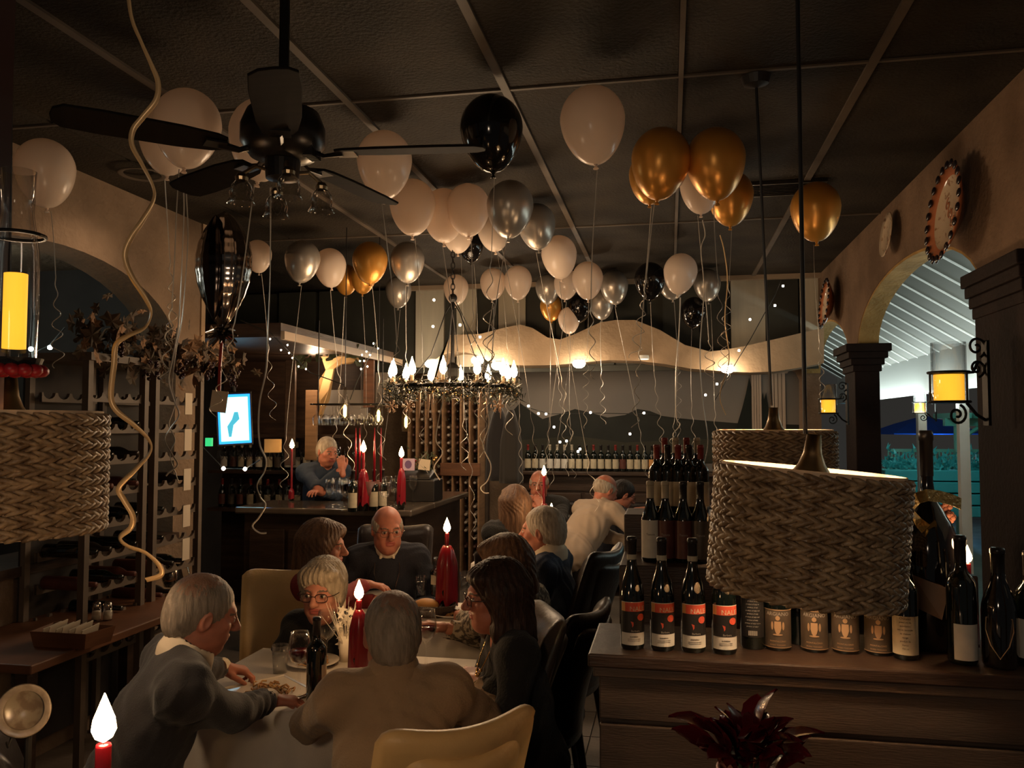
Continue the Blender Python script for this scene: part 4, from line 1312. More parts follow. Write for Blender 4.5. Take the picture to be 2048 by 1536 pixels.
candle('tall red candle in front of the man eating at the back', (1088, 945), 6.0, ZT, wax_r=.045, bottle_h=.42, fl=1.1, power=1.8)
candle('short red candle behind the grey haired man in blue', (1103, 1022), 5.3, ZT, wax_r=.035, bottle_h=.2, fl=1.1, power=1.8)
ZB = 1.12
candle('red candle bottle at the middle of the bar, flame over the bundle', (727, 897), 6.1, ZB, wax_r=.036, bottle_h=.30, fl=1.3, power=2.0)
candle('red candle near the right end of the bar', (803, 908), 6.2, ZB, wax_r=.028, bottle_h=.30, fl=1.25, power=1.8)
candle('red taper candle at the left of the bar by the bartender', (584, 891), 6.9, ZB, wax_r=.02, taper=.009, bottle_h=.10, fl=1.2, power=1.2)
candle('small candle on the ledge standing in for a fire-like reflection', (1935, 1115), 2.48, ZL, wax_r=.022, taper=.009, bottle_h=.14, fl=.8, power=.5)  # candle and its lamp added in place of a fire-like reflection
# unlit red tapers on the bar
for k, px in enumerate((706, 714, 744, 757)):
    p = at_d(px, 930, 6.05); mb = MB(); mb.lathe([(0, 0), (.009, 0), (.008, .24), (.002, .40), (0, .40)], 10); o = mb.build('red_taper', 'redwax', None, smooth=True); o.location = (p.x, p.y + .05, 1.33)
    tag(o, ('unlit red taper leftmost of the bundle on the bar', 'unlit red taper second from left in the bar bundle', 'unlit red taper just right of the bar candle flame', 'unlit red taper rightmost of the bar bundle')[k], 'candle', 'unlit red tapers on the bar')
mb = MB(); p = at_d(731, 930, 6.08); mb.lathe([(0, 0), (.05, 0), (.07, .08), (.10, .215), (.095, .215), (.06, .08), (.0, .01)], 24); o = mb.build('taper_bowl', 'lab_maroon', None, smooth=True); o.location = (p.x, p.y + .08, ZB); tag(o, 'dark red bowl holding the unlit tapers on the bar', 'bowl')

# ============================================================ tables
M['cloth'] = mat('white_tablecloth', (0.66, 0.60, 0.52), .85, var=.08, bump=.1, bscale=200)
def table(x0, x1, y0, y1, label, clabel):
    cx, cy = (x0 + x1) / 2, (y0 + y1) / 2; W, D = x1 - x0, y1 - y0
    t = thing('dining_table', label, 'table', (cx, cy, 0))
    mb = MB(); mb.box((0, 0, .735), (W - .01, D - .01, .025)); mb.build('tabletop', 'darkwood', t, bevel=.004)
    mb = MB(); mb.box((0, 0, .36), (.09, .09, .71)); mb.build('pedestal', 'iron', t)
    mb = MB(); mb.box((0, 0, .02), (.55, .06, .03)); mb.box((0, 0, .02), (.06, .5, .03)); mb.build('foot', 'iron', t)
    mb = MB(); vs, fs = [], []
    per = []
    n = 30
    for i in range(n): per.append((-W / 2 + W * i / n, -D / 2))
    for i in range(n): per.append((W / 2, -D / 2 + D * i / n))
    for i in range(n): per.append((W / 2 - W * i / n, D / 2))
    for i in range(n): per.append((-W / 2, D / 2 - D * i / n))
    N = len(per)
    for j in range(7):
        for i, (x, y) in enumerate(per):
            v = max(0, j - 1) / 5; s = 1 + (.014 if j else 0)
            f = .018 * v * math.sin(i * 2 * PI / N * 26 + .7 * math.sin(i * .3)) + .02 * v
            l = math.hypot(x / W, y / D) or 1
            nx, ny = (0, -1) if i < n else (1, 0) if i < 2 * n else (0, 1) if i < 3 * n else (-1, 0)
            vs.append((x + nx * (f + .004 * (j > 0)), y + ny * (f + .004 * (j > 0)), .7515 - (.27 * v if j > 1 else (.003 if j == 1 else 0))))
    for j in range(6):
        for i in range(N):
            fs.append((j * N + i, (j + 1) * N + i, (j + 1) * N + (i + 1) % N, j * N + (i + 1) % N))
    fs.append(tuple(range(N)))
    mb.add(vs, fs); o = mb.build('tablecloth', 'cloth', None, smooth=True); o.data.set_sharp_from_angle(angle=R(60)); o.location = (cx, cy, 0)
    tag(o, clabel, 'tablecloth')
    return t
table(-1.80, -.76, 2.74, 3.48, 'near dining table under a white cloth, diners around it', 'white cloth over the near dining table')
table(-1.82, -.92, 3.98, 4.56, 'second dining table behind the near one', 'white cloth over the second dining table')
table(-1.42, -.72, 5.86, 6.42, 'small table before the eating man at the back', 'white cloth over the small back table')
table(-.22, .40, 6.2, 6.9, 'table beneath the leaning man in the white shirt', 'white cloth on the table the man in the white shirt leans over')

# ------------------------------------------------------------ tableware
M['china'] = mat('white_china', (0.68, 0.62, 0.54), .2, coat=.4)
M['food'] = mat('pasta_sauce', (0.34, 0.13, 0.04), .5, color2=(.50, .30, .10), scale=60, bump=.6, bscale=90)
M['bread'] = mat('bread_crust', (0.50, 0.25, 0.07), .6, var=.3, scale=12)
M['wine'] = mat('red_wine', (0.05, 0.004, 0.006), .05)
M['water'] = glassmat('water', (.92, .94, .95), .02, .75)
M['steel'] = mat('polished_steel', (0.55, 0.52, 0.48), .15, metal=1)
M['wicker'] = mat('dark_wicker', (0.045, 0.028, 0.018), .6, bump=.5, bscale=120)
_wg = MB(); _wg.lathe([(0, .0), (.036, .001), (.034, .004), (.006, .010), (.004, .02), (.004, .085), (.008, .095), (.030, .115), (.040, .145), (.037, .185), (.031, .215), (.0302, .215), (.036, .185), (.0385, .145), (.028, .117), (.0, .100)], 24); WG = _wg.mesh('bowl_and_stem', 'glass', True)
_wf = MB(); _wf.lathe([(0, .1005), (.026, .117), (.0365, .142), (.036, .150), (0, .150)], 20); WF = _wf.mesh('wine', 'wine', True)
def wineglass(label, p, fill=True, s=1.0, group='wine glasses on the dining tables', rz=0, rot=None):
    t = thing('wine_glass', label, 'glass', p, group=group, rot=rot); t.scale = (s, s, s)
    link('bowl_and_stem', WG, t)
    if fill: link('wine', WF, t)
    return t
def tpt(px, py, z=ZT): return at(px, py, 2, z)
wineglass('wine glass with red wine by the dark bottle on the near table', tpt(598, 1386), True, 1.05)
wineglass('empty wine glass left of the star decoration on the near table', tpt(652, 1330), False, 1.05)
wineglass('wine glass right of the thinning grey head on the near table', tpt(852, 1335), True, 1.1)
wineglass('wine glass beside the outstretched red sleeve on the second table', tpt(815, 1176), False, 1.0)
wineglass('wine glass before the thick candle on the second table', tpt(880, 1195), True, 1.1)
M['tumbler'] = M['glass']
def tumbler(label, p):
    t = thing('water_tumbler', label, 'glass', p, group='water tumblers')
    mb = MB(); mb.lathe([(0, 0), (.028, 0), (.034, .11), (.0325, .11), (.027, .004), (0, .004)], 20); mb.build('glass_wall', 'glass', t, smooth=True)
    mb = MB(); mb.lathe([(0, .005), (.0265, .005), (.031, .08), (0, .08)], 20); mb.build('water', 'water', t, smooth=True)
tumbler('water tumbler at the hand of the red sleeved woman', tpt(842, 1190)); tumbler('water tumbler beside the glasses of the dark haired woman', tpt(930, 1180)); tumbler('water tumbler behind the dark bottle on the near table', tpt(560, 1345))
p = tpt(632, 1402)
bottle('wine_bottle', 'dark wine bottle standing on the near table by the glasses', p, 'bord', .036, .30, lab='lab_cream', lz=(.12, .45), rz=2.2)
p = tpt(872, 1190)
bottle('wine_bottle', 'dark wine bottle on the second table before the wax candle', p, 'bord', .036, .22, lab='lab_cream', lz=(.3, .55), la=.7)
def plate_food(label, p, sq=False, food=True, r=.13, rz=0.3):
    t = thing('dinner_plate', label, 'plate', p, rz, group='dinner plates')
    mb = MB()
    if sq:
        mb.prism([(-r, -r), (r, -r), (r, r), (-r, r)], .004, .012); 
        for (a, b) in (((-r, -r), (r, -r)), ((r, -r), (r, r)), ((r, r), (-r, r)), ((-r, r), (-r, -r))):
            mb.cyl((*a, .012), (*b, .012), .006, n=6)
    else:
        mb.lathe([(0, .003), (r * .6, .003), (r, .018), (r, .022), (r * .6, .008), (0, .008)], 36)
    mb.build('plate_body', 'china', t, smooth=not sq)
    if food:
        mb = MB(); rng = random.Random(int(p[0] * 100))
        for k in range(26):
            a = rng.uniform(0, 6.28); q = rng.uniform(0, r * .62); c = (q * math.cos(a), q * math.sin(a), .016)
            mb.tube([(c[0] + .03 * math.cos(s + a) * rng.uniform(.4, 1), c[1] + .03 * math.sin(s + a), c[2] + .006 * math.sin(s * 3) + .004) for s in (0, .8, 1.6, 2.4, 3.2)], .0035, 5)
        mb.build('pasta', 'food', t, smooth=True)
plate_food('square plate of pasta before the man in the dark suit', tpt(535, 1388), True, rz=.9)
plate_food('white plate before the grey haired woman on the near table', tpt(625, 1330), False, True, .11)
plate_food('plate at the right corner of the near table', (-.95, 2.86, ZT), False, True, .11)
plate_food('plate on the second table under the red sleeved arm', tpt(765, 1195), False, False, .12)
plate_food('plate before the woman in the patterned blouse', tpt(905, 1232), False, True, .11)
for (px, py, L, a, lab) in ((770, 1183, .18, .5, 'knife lying on the second table plate'), (612, 1398, .17, 1.3, 'fork beside the pasta plate')):
    mb = MB(); mb.box((0, 0, .004), (L * .5, .012, .003)); mb.box((L * .4, 0, .004), (L * .4, .018, .002)); o = mb.build('table_knife' if 'knife' in lab else 'table_fork', 'steel', None, bevel=.001); o.location = tpt(px, py) + Vector((0, 0, .012)); o.rotation_euler = (0, 0, a); tag(o, lab, 'cutlery')
p = tpt(860, 1232); t = thing('bread_basket', 'dark oval wicker bread basket on the second table', 'basket', p)
mb = MB(); vs, fs = [], []; 
for j, (r, z) in enumerate(((.07, 0), (.10, .03), (.115, .065), (.108, .065), (.09, .03), (.06, .008), (0, .008))):
    for i in range(24):
        a = 2 * PI * i / 24; vs.append((r * 1.25 * math.cos(a), r * math.sin(a) * .8, z))
for j in range(6):
    for i in range(24): fs.append((j * 24 + i, (j + 1) * 24 + i, (j + 1) * 24 + (i + 1) % 24, j * 24 + (i + 1) % 24))
mb.add(vs, fs); mb.build('basket_wall', 'wicker', t, smooth=True)
mb = MB(); mb.ell((0, 0, 0), (.068, .048, .036), 20, 12); o = mb.build('bread_roll', 'bread', None, smooth=True); o.location = p + Vector((-.02, 0, .055)); tag(o, 'golden bread roll lying in the dark basket', 'bread')

# white straw and star decoration
M['straww'] = mat('bleached_straw', (0.90, 0.82, 0.68), .6)
def star_poly(r, r2): return [((r if k % 2 == 0 else r2) * math.sin(k * PI / 5), (r if k % 2 == 0 else r2) * math.cos(k * PI / 5)) for k in range(10)]
def deco(label, p, s=1.0):
    t = thing('star_decoration', label, 'decoration', p, group='bleached straw and star decorations'); t.scale = (s, s, s)
    rng = random.Random(4)
    mb = MB(); mb.lathe([(0, 0), (.024, 0), (.026, .05), (.022, .11), (.018, .11), (.02, .05)], 16); mb.build('vase', 'straww', t, smooth=True)
    mb = MB()
    for k in range(40):
        a = rng.uniform(0, 6.28); l = rng.uniform(.03, .11)
        mb.tube([(0, 0, .02), (.3 * l * math.cos(a), .3 * l * math.sin(a), .1), (l * math.cos(a), l * math.sin(a), rng.uniform(.19, .27))], [.0018, .0014, .0008], 4)
    mb.build('straw', 'straww', t)
    mb = MB()
    for k in range(5):
        a = rng.uniform(-1, 1); pts = [(0, 0, .03)] + [(.10 * q * math.cos(a) + .02 * math.sin(q * 5), .05 * q * math.sin(a), .03 + .12 * math.sin(q * 2.6) + .02 * k * q) for q in (.3, .5, .7, .9, 1.1)]
        mb.tube(pts, .001, 4)
    mb.build('wire_tendril', 'straww', t)
    _s = MB(); _s.prism(star_poly(.024, .010), -.002, .002, axis=1); me = _s.mesh('star', 'straww')
    for k in range(20):
        o = link('star', me, t); o.location = (rng.uniform(-.03, .06), rng.uniform(-.03, .02), rng.uniform(.05, .22)); o.rotation_euler = (rng.uniform(-.6, .6), rng.uniform(0, 6), rng.uniform(-.6, .6))
    mb = MB()
    for k in range(14):
        a = rng.uniform(0, 6.28); mb.tube([(.03 * math.cos(a + q * .5) + .055, .03 * math.sin(a + q * .5), .012 + .008 * math.sin(q * 2 + k)) for q in range(7)], .002, 4)
    mb.build('straw_nest', 'straww', t)
deco('white straw and stars decoration before the near table candle', tpt(690, 1322), .98)
deco('white star decoration at the back beside the blue sweater man', at_d(1037, 1085, 5.05), 1.25)
o = [x for x in bpy.data.objects if x.get('label', '').startswith('white star decoration at the back')][0]; o.location.z = .752; o.location.y = 5.5; o.location.x = at(1037, 1040, 1, 5.5).x; 

# ============================================================ chairs
M['cream_l'] = mat('cream_leather', (0.66, 0.44, 0.19), .42, var=.2, scale=4, bump=.12, bscale=60)
M['tan_l'] = mat('taupe_leather', (0.10, 0.072, 0.054), .38, var=.2, scale=4, bump=.12, bscale=60)
def chair(loc, rz, leather, label, topz=1.0, w=.47):
    t = thing('dining_chair', label, 'chair', loc, rz)
    mb = MB(); vs, fs = [], []
    mb.box((0, .0, .425), (w, .46, .09)); mb.build('seat', leather, t, bevel=.03)
    # curved padded back
    def backgrid(inset, y_off, thick, z0, zt):
        mb = MB(); vs, fs = [], []; nx, nz = 26, 24
        for side in (0, 1):
            for j in range(nz + 1):
                v = j / nz
                for i in range(nx + 1):
                    u = i / nx * 2 - 1
                    hw = w / 2 * (1 + .06 * v) - inset
                    z = z0 + (zt - z0) * v - (.045 * (abs(u) ** 9) * v) + .035 * (u * u) * v * v
                    rake = -.13 * v * v - .03 * v
                    edge = max(0, 1 - abs(u) ** 10) ** .5 * max(0, 1 - max(0, (v - .90) / .10) ** 2 * .92) ** .5
                    y = -.215 + rake + .05 * u * u * (-1) * -1 - .0 + y_off + (thick / 2 if side else -thick / 2) * edge
                    vs.append((u * hw, y, z))
        K = (nx + 1) * (nz + 1)
        for side in (0, 1):
            for j in range(nz):
                for i in range(nx):
                    a = side * K + j * (nx + 1) + i; q = (a, a + 1, a + nx + 2, a + nx + 1)
                    fs.append(q if side else q[::-1])
        for i in range(nx):
            fs.append((i, i + 1, K + i + 1, K + i)); a = nz * (nx + 1) + i; fs.append((a + 1, a, K + a, K + a + 1))
        for j in range(nz):
            a = j * (nx + 1); fs.append((a + nx + 1, a, K + a, K + a + nx + 1)); a += nx; fs.append((a, a + nx + 1, K + a + nx + 1, K + a))
        mb.add(vs, fs); return mb
    backgrid(0, 0, .085, .36, topz).build('backrest', leather, t, smooth=True)
    backgrid(.055, -.014, .085, .40, topz - .065).build('back_panel', leather, t, smooth=True)
    for sx in (-1, 1):
        for sy in (-1, 1):
            mb = MB(); mb.cyl((sx * (w / 2 - .04), sy * .19, .39), (sx * (w / 2 - .03), sy * .19 + (.0 if sy > 0 else -.06), 0), .022, .014, n=10); mb.build('leg', 'darkwood', t)
    return t
# ============================================================ bar on the left
bar = thing('bar_counter', 'dark wood bar counter with glossy top at the left', 'counter', (0, 0, 0))
M['bartop'] = mat('glossy_bar_top', (0.13, 0.10, 0.075), .16, var=.4, scale=5, coat=.6)
mb = MB(); mb.bbox((-3.25, 5.95, 0), (-1.95, 6.45, ZB - .05)); mb.build('front_body', 'darkwood', bar)
mb = MB(); mb.bbox((-2.35, 6.45, 0), (-1.95, 7.6, ZB - .05)); mb.build('return_body', 'darkwood', bar)
mb = MB(); mb.bbox((-3.3, 5.88, ZB - .05), (-1.88, 6.5, ZB)); mb.build('countertop', 'bartop', bar, bevel=.012)
mb = MB(); mb.bbox((-2.42, 6.5, ZB - .05), (-1.88, 7.65, ZB)); mb.build('return_top', 'bartop', bar, bevel=.012)
for k in range(4):
    mb = MB(); x = -3.2 + k * .32; mb.bbox((x, 5.93, .15), (x + .29, 5.95, .95)); mb.build('panel', 'darkwood', bar, bevel=.006)
# television
M['tvscreen'] = emat('tv_screen', (0.42, 0.86, 1.0), 2.6)
M['tvedge'] = emat('tv_screen_edge', (0.02, 0.30, 1.0), 2.2)
M['tvfig'] = emat('tv_figure', (0.05, 0.35, 0.45), 1.6)
p = at_d(469, 838, 7.0)
tv = thing('television', 'bright blue television screen glowing behind the foil balloon', 'television', p, group=None, rot=(R(8), R(-3), R(28)))
mb = MB(); mb.box((0, .03, 0), (.29, .05, .46)); mb.build('frame', 'black', tv, bevel=.006)
mb = MB(); mb.box((0, .002, 0), (.262, .01, .42)); mb.build('screen_edge', 'tvedge', tv)
mb = MB(); mb.box((0, -.001, 0), (.225, .01, .375)); mb.build('screen', 'tvscreen', tv)
mb = MB(); mb.prism([(-.05, -.15), (-.03, -.15), (-.01, -.05), (.04, .0), (.03, .06), (0, .06), (-.02, .0), (-.06, -.06)], -.009, -.006, axis=1); mb.build('screen_figure', 'tvfig', tv)
mb = MB(); mb.cyl((0, .05, .1), (0, .05, ZC - p.z - .85), .02); mb.build('mount_pole', 'black', tv)
# back bar: shelves with bottles and glasses left of the bartender
bb = thing('back_bar_shelf', 'dark back bar shelving with rows of bottles and glasses', 'shelf', (0, 0, 0))
for z in (.96, 1.32, 1.66):
    mb = MB(); mb.bbox((-4.35, 7.25, z - .03), (-3.0, 7.6, z)); mb.build('shelf_board', 'darkwood', bb)
mb = MB(); mb.bbox((-4.4, 7.6, 0), (-2.95, 7.65, 2.38)); mb.build('back_panel', 'darkwood', bb)
rng = random.Random(11)
caps = ['foilcap', 'foilcap_c', 'foilcap_r']; labs = ['lab_cream', 'lab_white', 'lab_orange', 'lab_maroon', 'lab_brown']
proto = {}
def small_bottle(kind, cap, lab, label, loc, group, R0=.036, H=.30):
    k = (kind, cap, lab, R0, H)
    if k not in proto:
        proto[k] = bottle('wine_bottle', label, loc, kind, R0, H, cap=cap, lab=lab, la=1.3, group=group, n=12, lz=(.10, .46)); return proto[k]
    return copy_thing(proto[k], label, loc, rng.uniform(-.25, .25), group)
n_ = 0
for z in (.96, 1.32):
    for k in range(13):
        x = -4.28 + k * .098
        small_bottle(rng.choice(['bord', 'burg']), rng.choice(caps), rng.choice(labs), 'bottle %s from the left on the %s back bar shelf' % (ORD[k], 'lower' if z < 1 else 'middle'), (x, 7.4 + rng.uniform(-.03, .03), z + .001), 'bottles on the back bar shelves', H=.27)
for k in range(14):
    x = -4.25 + k * .09
    wineglass('%s wine glass from the left at the front of the back bar shelf' % ORD[k], Vector((x, 7.3, 1.321)), False, .9, group='glasses on the back bar shelf')
for k in range(16):
    x = -4.2 + k * .085
    wineglass('%s upside down glass from the left hanging under the upper back bar shelf' % ORD[k], Vector((x, 7.42, 1.63)), False, .8, 'glasses hanging under the back bar shelf', rot=(PI, 0, 0))
for k in range(8):
    x = -4.1 + k * .13
    wineglass('%s large glass from the left on the lower back bar shelf' % ORD[k], Vector((x, 7.28, .961)), False, 1.1, 'large glasses on the lower back bar shelf')
# hanging glass rack
gr = thing('glass_rack', 'rack of upside down wine glasses over the bar', 'rack', at_d(700, 835, 6.3))
mb = MB()
for y in (-.1, .0, .1): mb.tube([(-.28, y, .1), (.28, y, .1)], .006, 6)
for x in (-.26, .26): mb.tube([(x, -.12, .1), (x, .12, .1)], .006, 6); mb.cyl((x, 0, .1), (x, 0, .75), .005, n=6)
mb.build('rack_rails', 'iron', gr)
for k in range(12):
    q = gr.location + Vector((-.25 + (k % 8) * .071, -.05 if k < 8 else .06, .10)); wineglass('upside down wine glass, %s from the left in the %s row of the bar rack' % (ORD[k % 8], 'front' if k < 8 else 'rear'), q, False, .75, 'glasses hanging over the bar', rot=(PI, 0, 0))
# standing glasses on the bar
for k, (px, py) in enumerate(((660, 1015), (672, 1010), (686, 1016), (700, 1008), (668, 1022), (692, 1021), (764, 1014), (776, 1006), (788, 1012), (797, 1004), (770, 1024), (826, 1004), (834, 1000))):
    q = at(px, py, 2, ZB + .001); q.y = max(5.95, min(q.y, 6.42)) if q.x < -2.42 else min(q.y, 7.5)
    wineglass('empty wine glass %s in the %s cluster standing on the bar' % (ORD[k if k < 6 else (k - 6)], 'left' if k < 6 else 'right'), q, False, 1.0, 'wine glasses standing on the bar')
for k, (px, d) in enumerate(((706, 6.0), (748, 6.1), (765, 6.15))):
    q = at_d(px, 1000, d); small_bottle('bord', 'foilcap', 'lab_cream', ('wine bottle on the bar left of the red bowl', 'wine bottle on the bar right of the red bowl', 'wine bottle on the bar among the right hand glasses')[k], (q.x, min(q.y, 6.42), ZB + .001), None)
q = at_d(850, 960, 6.9)
mb = MB(); mb.box((0, 0, .09), (.34, .26, .18)); mb.box((0, -.02, .2), (.26, .2, .06), (.3, 0, 0)); o = mb.build('cash_register', 'black', None, bevel=.01); o.location = (q.x - .05, q.y, ZB); tag(o, 'black cash register box at the right end of the bar', 'register')
M['cardpic'] = mat('lilac_photo_card', (.50, .38, .52), .6)
M['cardpic2'] = mat('violet_print', (.14, .08, .2), .6)
t = thing('photo_card', 'small lilac photo card standing on the cash register', 'card', (q.x - .14, q.y - .02, ZB + .25), .1)
mb = MB(); mb.box((0, 0, .05), (.11, .004, .10)); mb.build('card_face', 'cardpic', t); mb = MB(); mb.prism([(.03 * math.cos(a), .05 + .035 * math.sin(a)) for a in [i * PI / 6 for i in range(12)]], -.004, -.002, axis=1); mb.build('print', 'cardpic2', t)
mb = MB(); mb.box((0, 0, .05), (.10, .004, .09), (.0, .1, 0)); o = mb.build('paper_card', 'cardpaper', None); o.location = (q.x + .0, q.y - .02, ZB + .25); tag(o, 'plain cream card beside the lilac photo card', 'card')
t = thing('christmas_arrangement', 'small gold and red christmas arrangement behind the bar cards', 'decoration', (q.x - .03, q.y + .1, ZB + .2)); rng2 = random.Random(2)
mb = MB()
for k in range(150):
    c = Vector((rng2.gauss(0, .05), rng2.gauss(0, .04), abs(rng2.gauss(.08, .05)))); dd = Vector((rng2.gauss(0, 1), rng2.gauss(0, 1), rng2.gauss(.5, 1))).normalized() * .05; s = dd.cross(Vector((0, 1, .3))).normalized() * .008; mb.add([c - s, c + s, c + dd], [(0, 1, 2)])
mb.build('greenery', 'leafgreen', t)['kind'] = 'stuff'
for k in range(9):
    mb = MB(); mb.ell((rng2.gauss(0, .05), -.04, .05 + rng2.uniform(0, .12)), .017, 10, 6); mb.build('bauble', 'redwax' if k % 3 == 0 else 'tinsel', t, smooth=True)
# bottle pendants
M['filament'] = emat('filament_glow', (1.0, .62, .16), 14)
M['pendglass'] = mat('smoked_bottle', (.03, .02, .01), .1, spec=.7, alpha=.35)
for k, (px, py, d) in enumerate(((690, 815, 6.0), (757, 825, 6.3), (812, 838, 6.6))):
    c = at_d(px, py, d); t = thing('bottle_pendant', ('bottle shaped pendant with a glowing filament left over the bar', 'bottle shaped pendant with a glowing filament in the middle over the bar', 'bottle shaped pendant with a glowing filament nearest the wine rack')[k], 'lamp', c, group='bottle pendants over the bar')
    mb = MB(); mb.lathe([(.034, -.10), (.036, .0), (.034, .03), (.014, .09), (.012, .15), (0, .15)], 18); mb.build('bottle_shade', 'pendglass', t, smooth=True)
    mb = MB(); mb.lathe([(0, -.075), (.012, -.06), (.013, 0), (.006, .02), (0, .02)], 12); mb.build('filament', 'filament', t, smooth=True)
    mb = MB(); mb.cyl((0, 0, .15), (0, 0, ZC - c.z), .004, n=6); mb.build('cord', 'black', t)
# warm timber posts, ochre drape and pale boards behind the bar
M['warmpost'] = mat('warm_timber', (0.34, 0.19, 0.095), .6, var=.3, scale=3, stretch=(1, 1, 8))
M['drape'] = mat('ochre_drape', (0.46, 0.29, 0.12), .8, var=.25, scale=4)
M['paleboard'] = mat('pale_grey_board', (0.33, 0.30, 0.27), .7)
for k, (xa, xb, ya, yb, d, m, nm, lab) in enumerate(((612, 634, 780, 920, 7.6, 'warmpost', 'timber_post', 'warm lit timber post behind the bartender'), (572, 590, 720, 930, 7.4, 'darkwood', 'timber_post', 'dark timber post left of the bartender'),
      (640, 735, 780, 838, 7.9, 'paleboard', 'notice_board', 'pale grey board on the wall above the glass rack'), (728, 748, 720, 815, 7.8, 'redwood', 'wall_panel', 'slim brown wooden panel on the wall over the bar'),
      (752, 776, 745, 812, 7.9, 'paleboard', 'notice_board', 'small pale board right of the slim brown panel'), (530, 562, 878, 905, 7.1, 'drape', 'menu_board', 'small lit cream menu board left of the bar candle'))):
    a, b = at_d(xa, yb, d), at_d(xb, ya, d)
    mb = MB(); mb.box((0, 0, 0), (abs((b - a).x) / math.cos(R(10.8)) , .05, abs(b.z - a.z))); o = mb.build(nm, m, None, bevel=.004); o.location = (a + b) / 2; o.rotation_euler = (0, 0, R(10.8)); tag(o, lab, 'post' if 'post' in nm else 'board')
def drape(poly_px, d, label):
    P = [at_d(x, y, d) for x, y in poly_px]; c = sum(P, Vector()) / len(P)
    mb = MB(); n = len(P); off = Vector((0, .03, 0))
    rng = random.Random(1)
    P2 = [p - c + Vector((0, .02 * math.sin(i * 2.3), 0)) for i, p in enumerate(P)]
    mb.add(P2 + [p + off for p in P2], [tuple(range(n)), tuple(range(2 * n - 1, n - 1, -1))] + [(i, (i + 1) % n, n + (i + 1) % n, n + i) for i in range(n)])
    o = mb.build('drape', 'drape', None); o.location = c; tag(o, label, 'drape')
drape([(642, 712), (668, 708), (690, 712), (712, 706), (716, 722), (700, 728), (680, 728), (668, 738), (664, 760), (655, 800), (648, 820), (640, 822), (636, 790), (640, 760), (650, 740)], 7.6, 'ochre cloth drape swagged over the bar')
drape([(642, 800), (656, 780), (650, 810), (641, 842), (637, 830)], 7.5, 'tail of ochre cloth hanging over the bar')
# ivy over the drape
t = thing('ivy', 'dark green ivy trailing over the ochre drape', 'plant', at_d(655, 705, 7.4))
_l = MB(); _l.add([(0, 0, 0), (.03, .003, .015), (.045, 0, 0), (.03, .003, -.02), (.0, .002, -.045), (-.03, .003, -.02), (-.045, 0, 0), (-.03, .003, .015)], [tuple(range(8))]); lm = _l.mesh('leaf', 'leafgreen')
rng = random.Random(8)
for k in range(30):
    o = link('leaf', lm, t); u = rng.uniform(-1, 1); o.location = (u * .32, rng.uniform(-.04, .0), rng.gauss(0, .035) - .06 * u * u); o.rotation_euler = (rng.uniform(-.5, .5), rng.uniform(-1, 1), rng.uniform(-.5, .5))
mb = MB(); mb.tube([(-.33, 0, -.06), (-.15, 0, .01), (0, 0, 0), (.15, 0, .02), (.33, 0, -.06)], .006, 6); mb.build('vine', 'leafgreen', t)

# ------------------------------------------------------------ tall wine rack at the back (bottle ends in columns)
rk = thing('tall_wine_rack', 'tall wooden wine rack with columns of bottle ends behind the chandelier', 'rack', (0, 0, 0))
Yr = 8.75
xs = [at(px, 950, 1, Yr).x for px in (818, 834, 852, 868, 886, 906, 922, 940, 958)]
for x in xs:
    mb = MB(); mb.bbox((x - .009, Yr - .03, .0), (x + .009, Yr + .25, 2.12)); mb.build('upright', 'warmpost', rk)
mb = MB(); mb.bbox((xs[4] - .02, Yr - .05, 1.20), (xs[-1] + .02, Yr, 1.34)); mb.build('drawer_front', 'redwood', rk, bevel=.006)
mb = MB(); mb.bbox((xs[0] - .03, Yr - .05, 2.10), (xs[-1] + .03, Yr + .26, 2.16)); mb.build('top_board', 'warmpost', rk)
mb = MB(); mb.bbox((xs[0], Yr + .22, .1), (xs[-1], Yr + .25, 2.1)); mb.build('back_board', 'black', rk)
M['endcap'] = mat('bottle_end_capsule', (.10, .05, .04), .3); M['endcap2'] = mat('bottle_end_pale', (.42, .36, .30), .3); M['endcap3'] = mat('bottle_end_dark', (.02, .015, .012), .3)
_e = {}
for m in ('endcap', 'endcap2', 'endcap3'):
    a = MB(); a.lathe([(0, -.012), (.012, -.012), (.015, -.008), (.015, .045), (.022, .075), (.034, .11), (.034, .2)], 12, rot=(-PI / 2, 0, 0)); _e[m] = a.mesh('racked_bottle', m, True)
rng = random.Random(21)
for i in range(8):
    if i == 4: pass
    for j in range(20):
        z = .35 + j * .086
        if i >= 4 and 1.15 < z < 1.38: continue
        if rng.random() < .1: continue
        o = link('wine_bottle', _e[rng.choice(['endcap', 'endcap2', 'endcap2', 'endcap3'])]); o.location = ((xs[i] + xs[i + 1]) / 2, Yr + .01, z)
        tag(o, 'bottle lying neck out in column %s, %s up, of the tall wooden rack' % (ORD[i], ORD[j]), 'bottle', 'bottles lying in the tall wine rack')
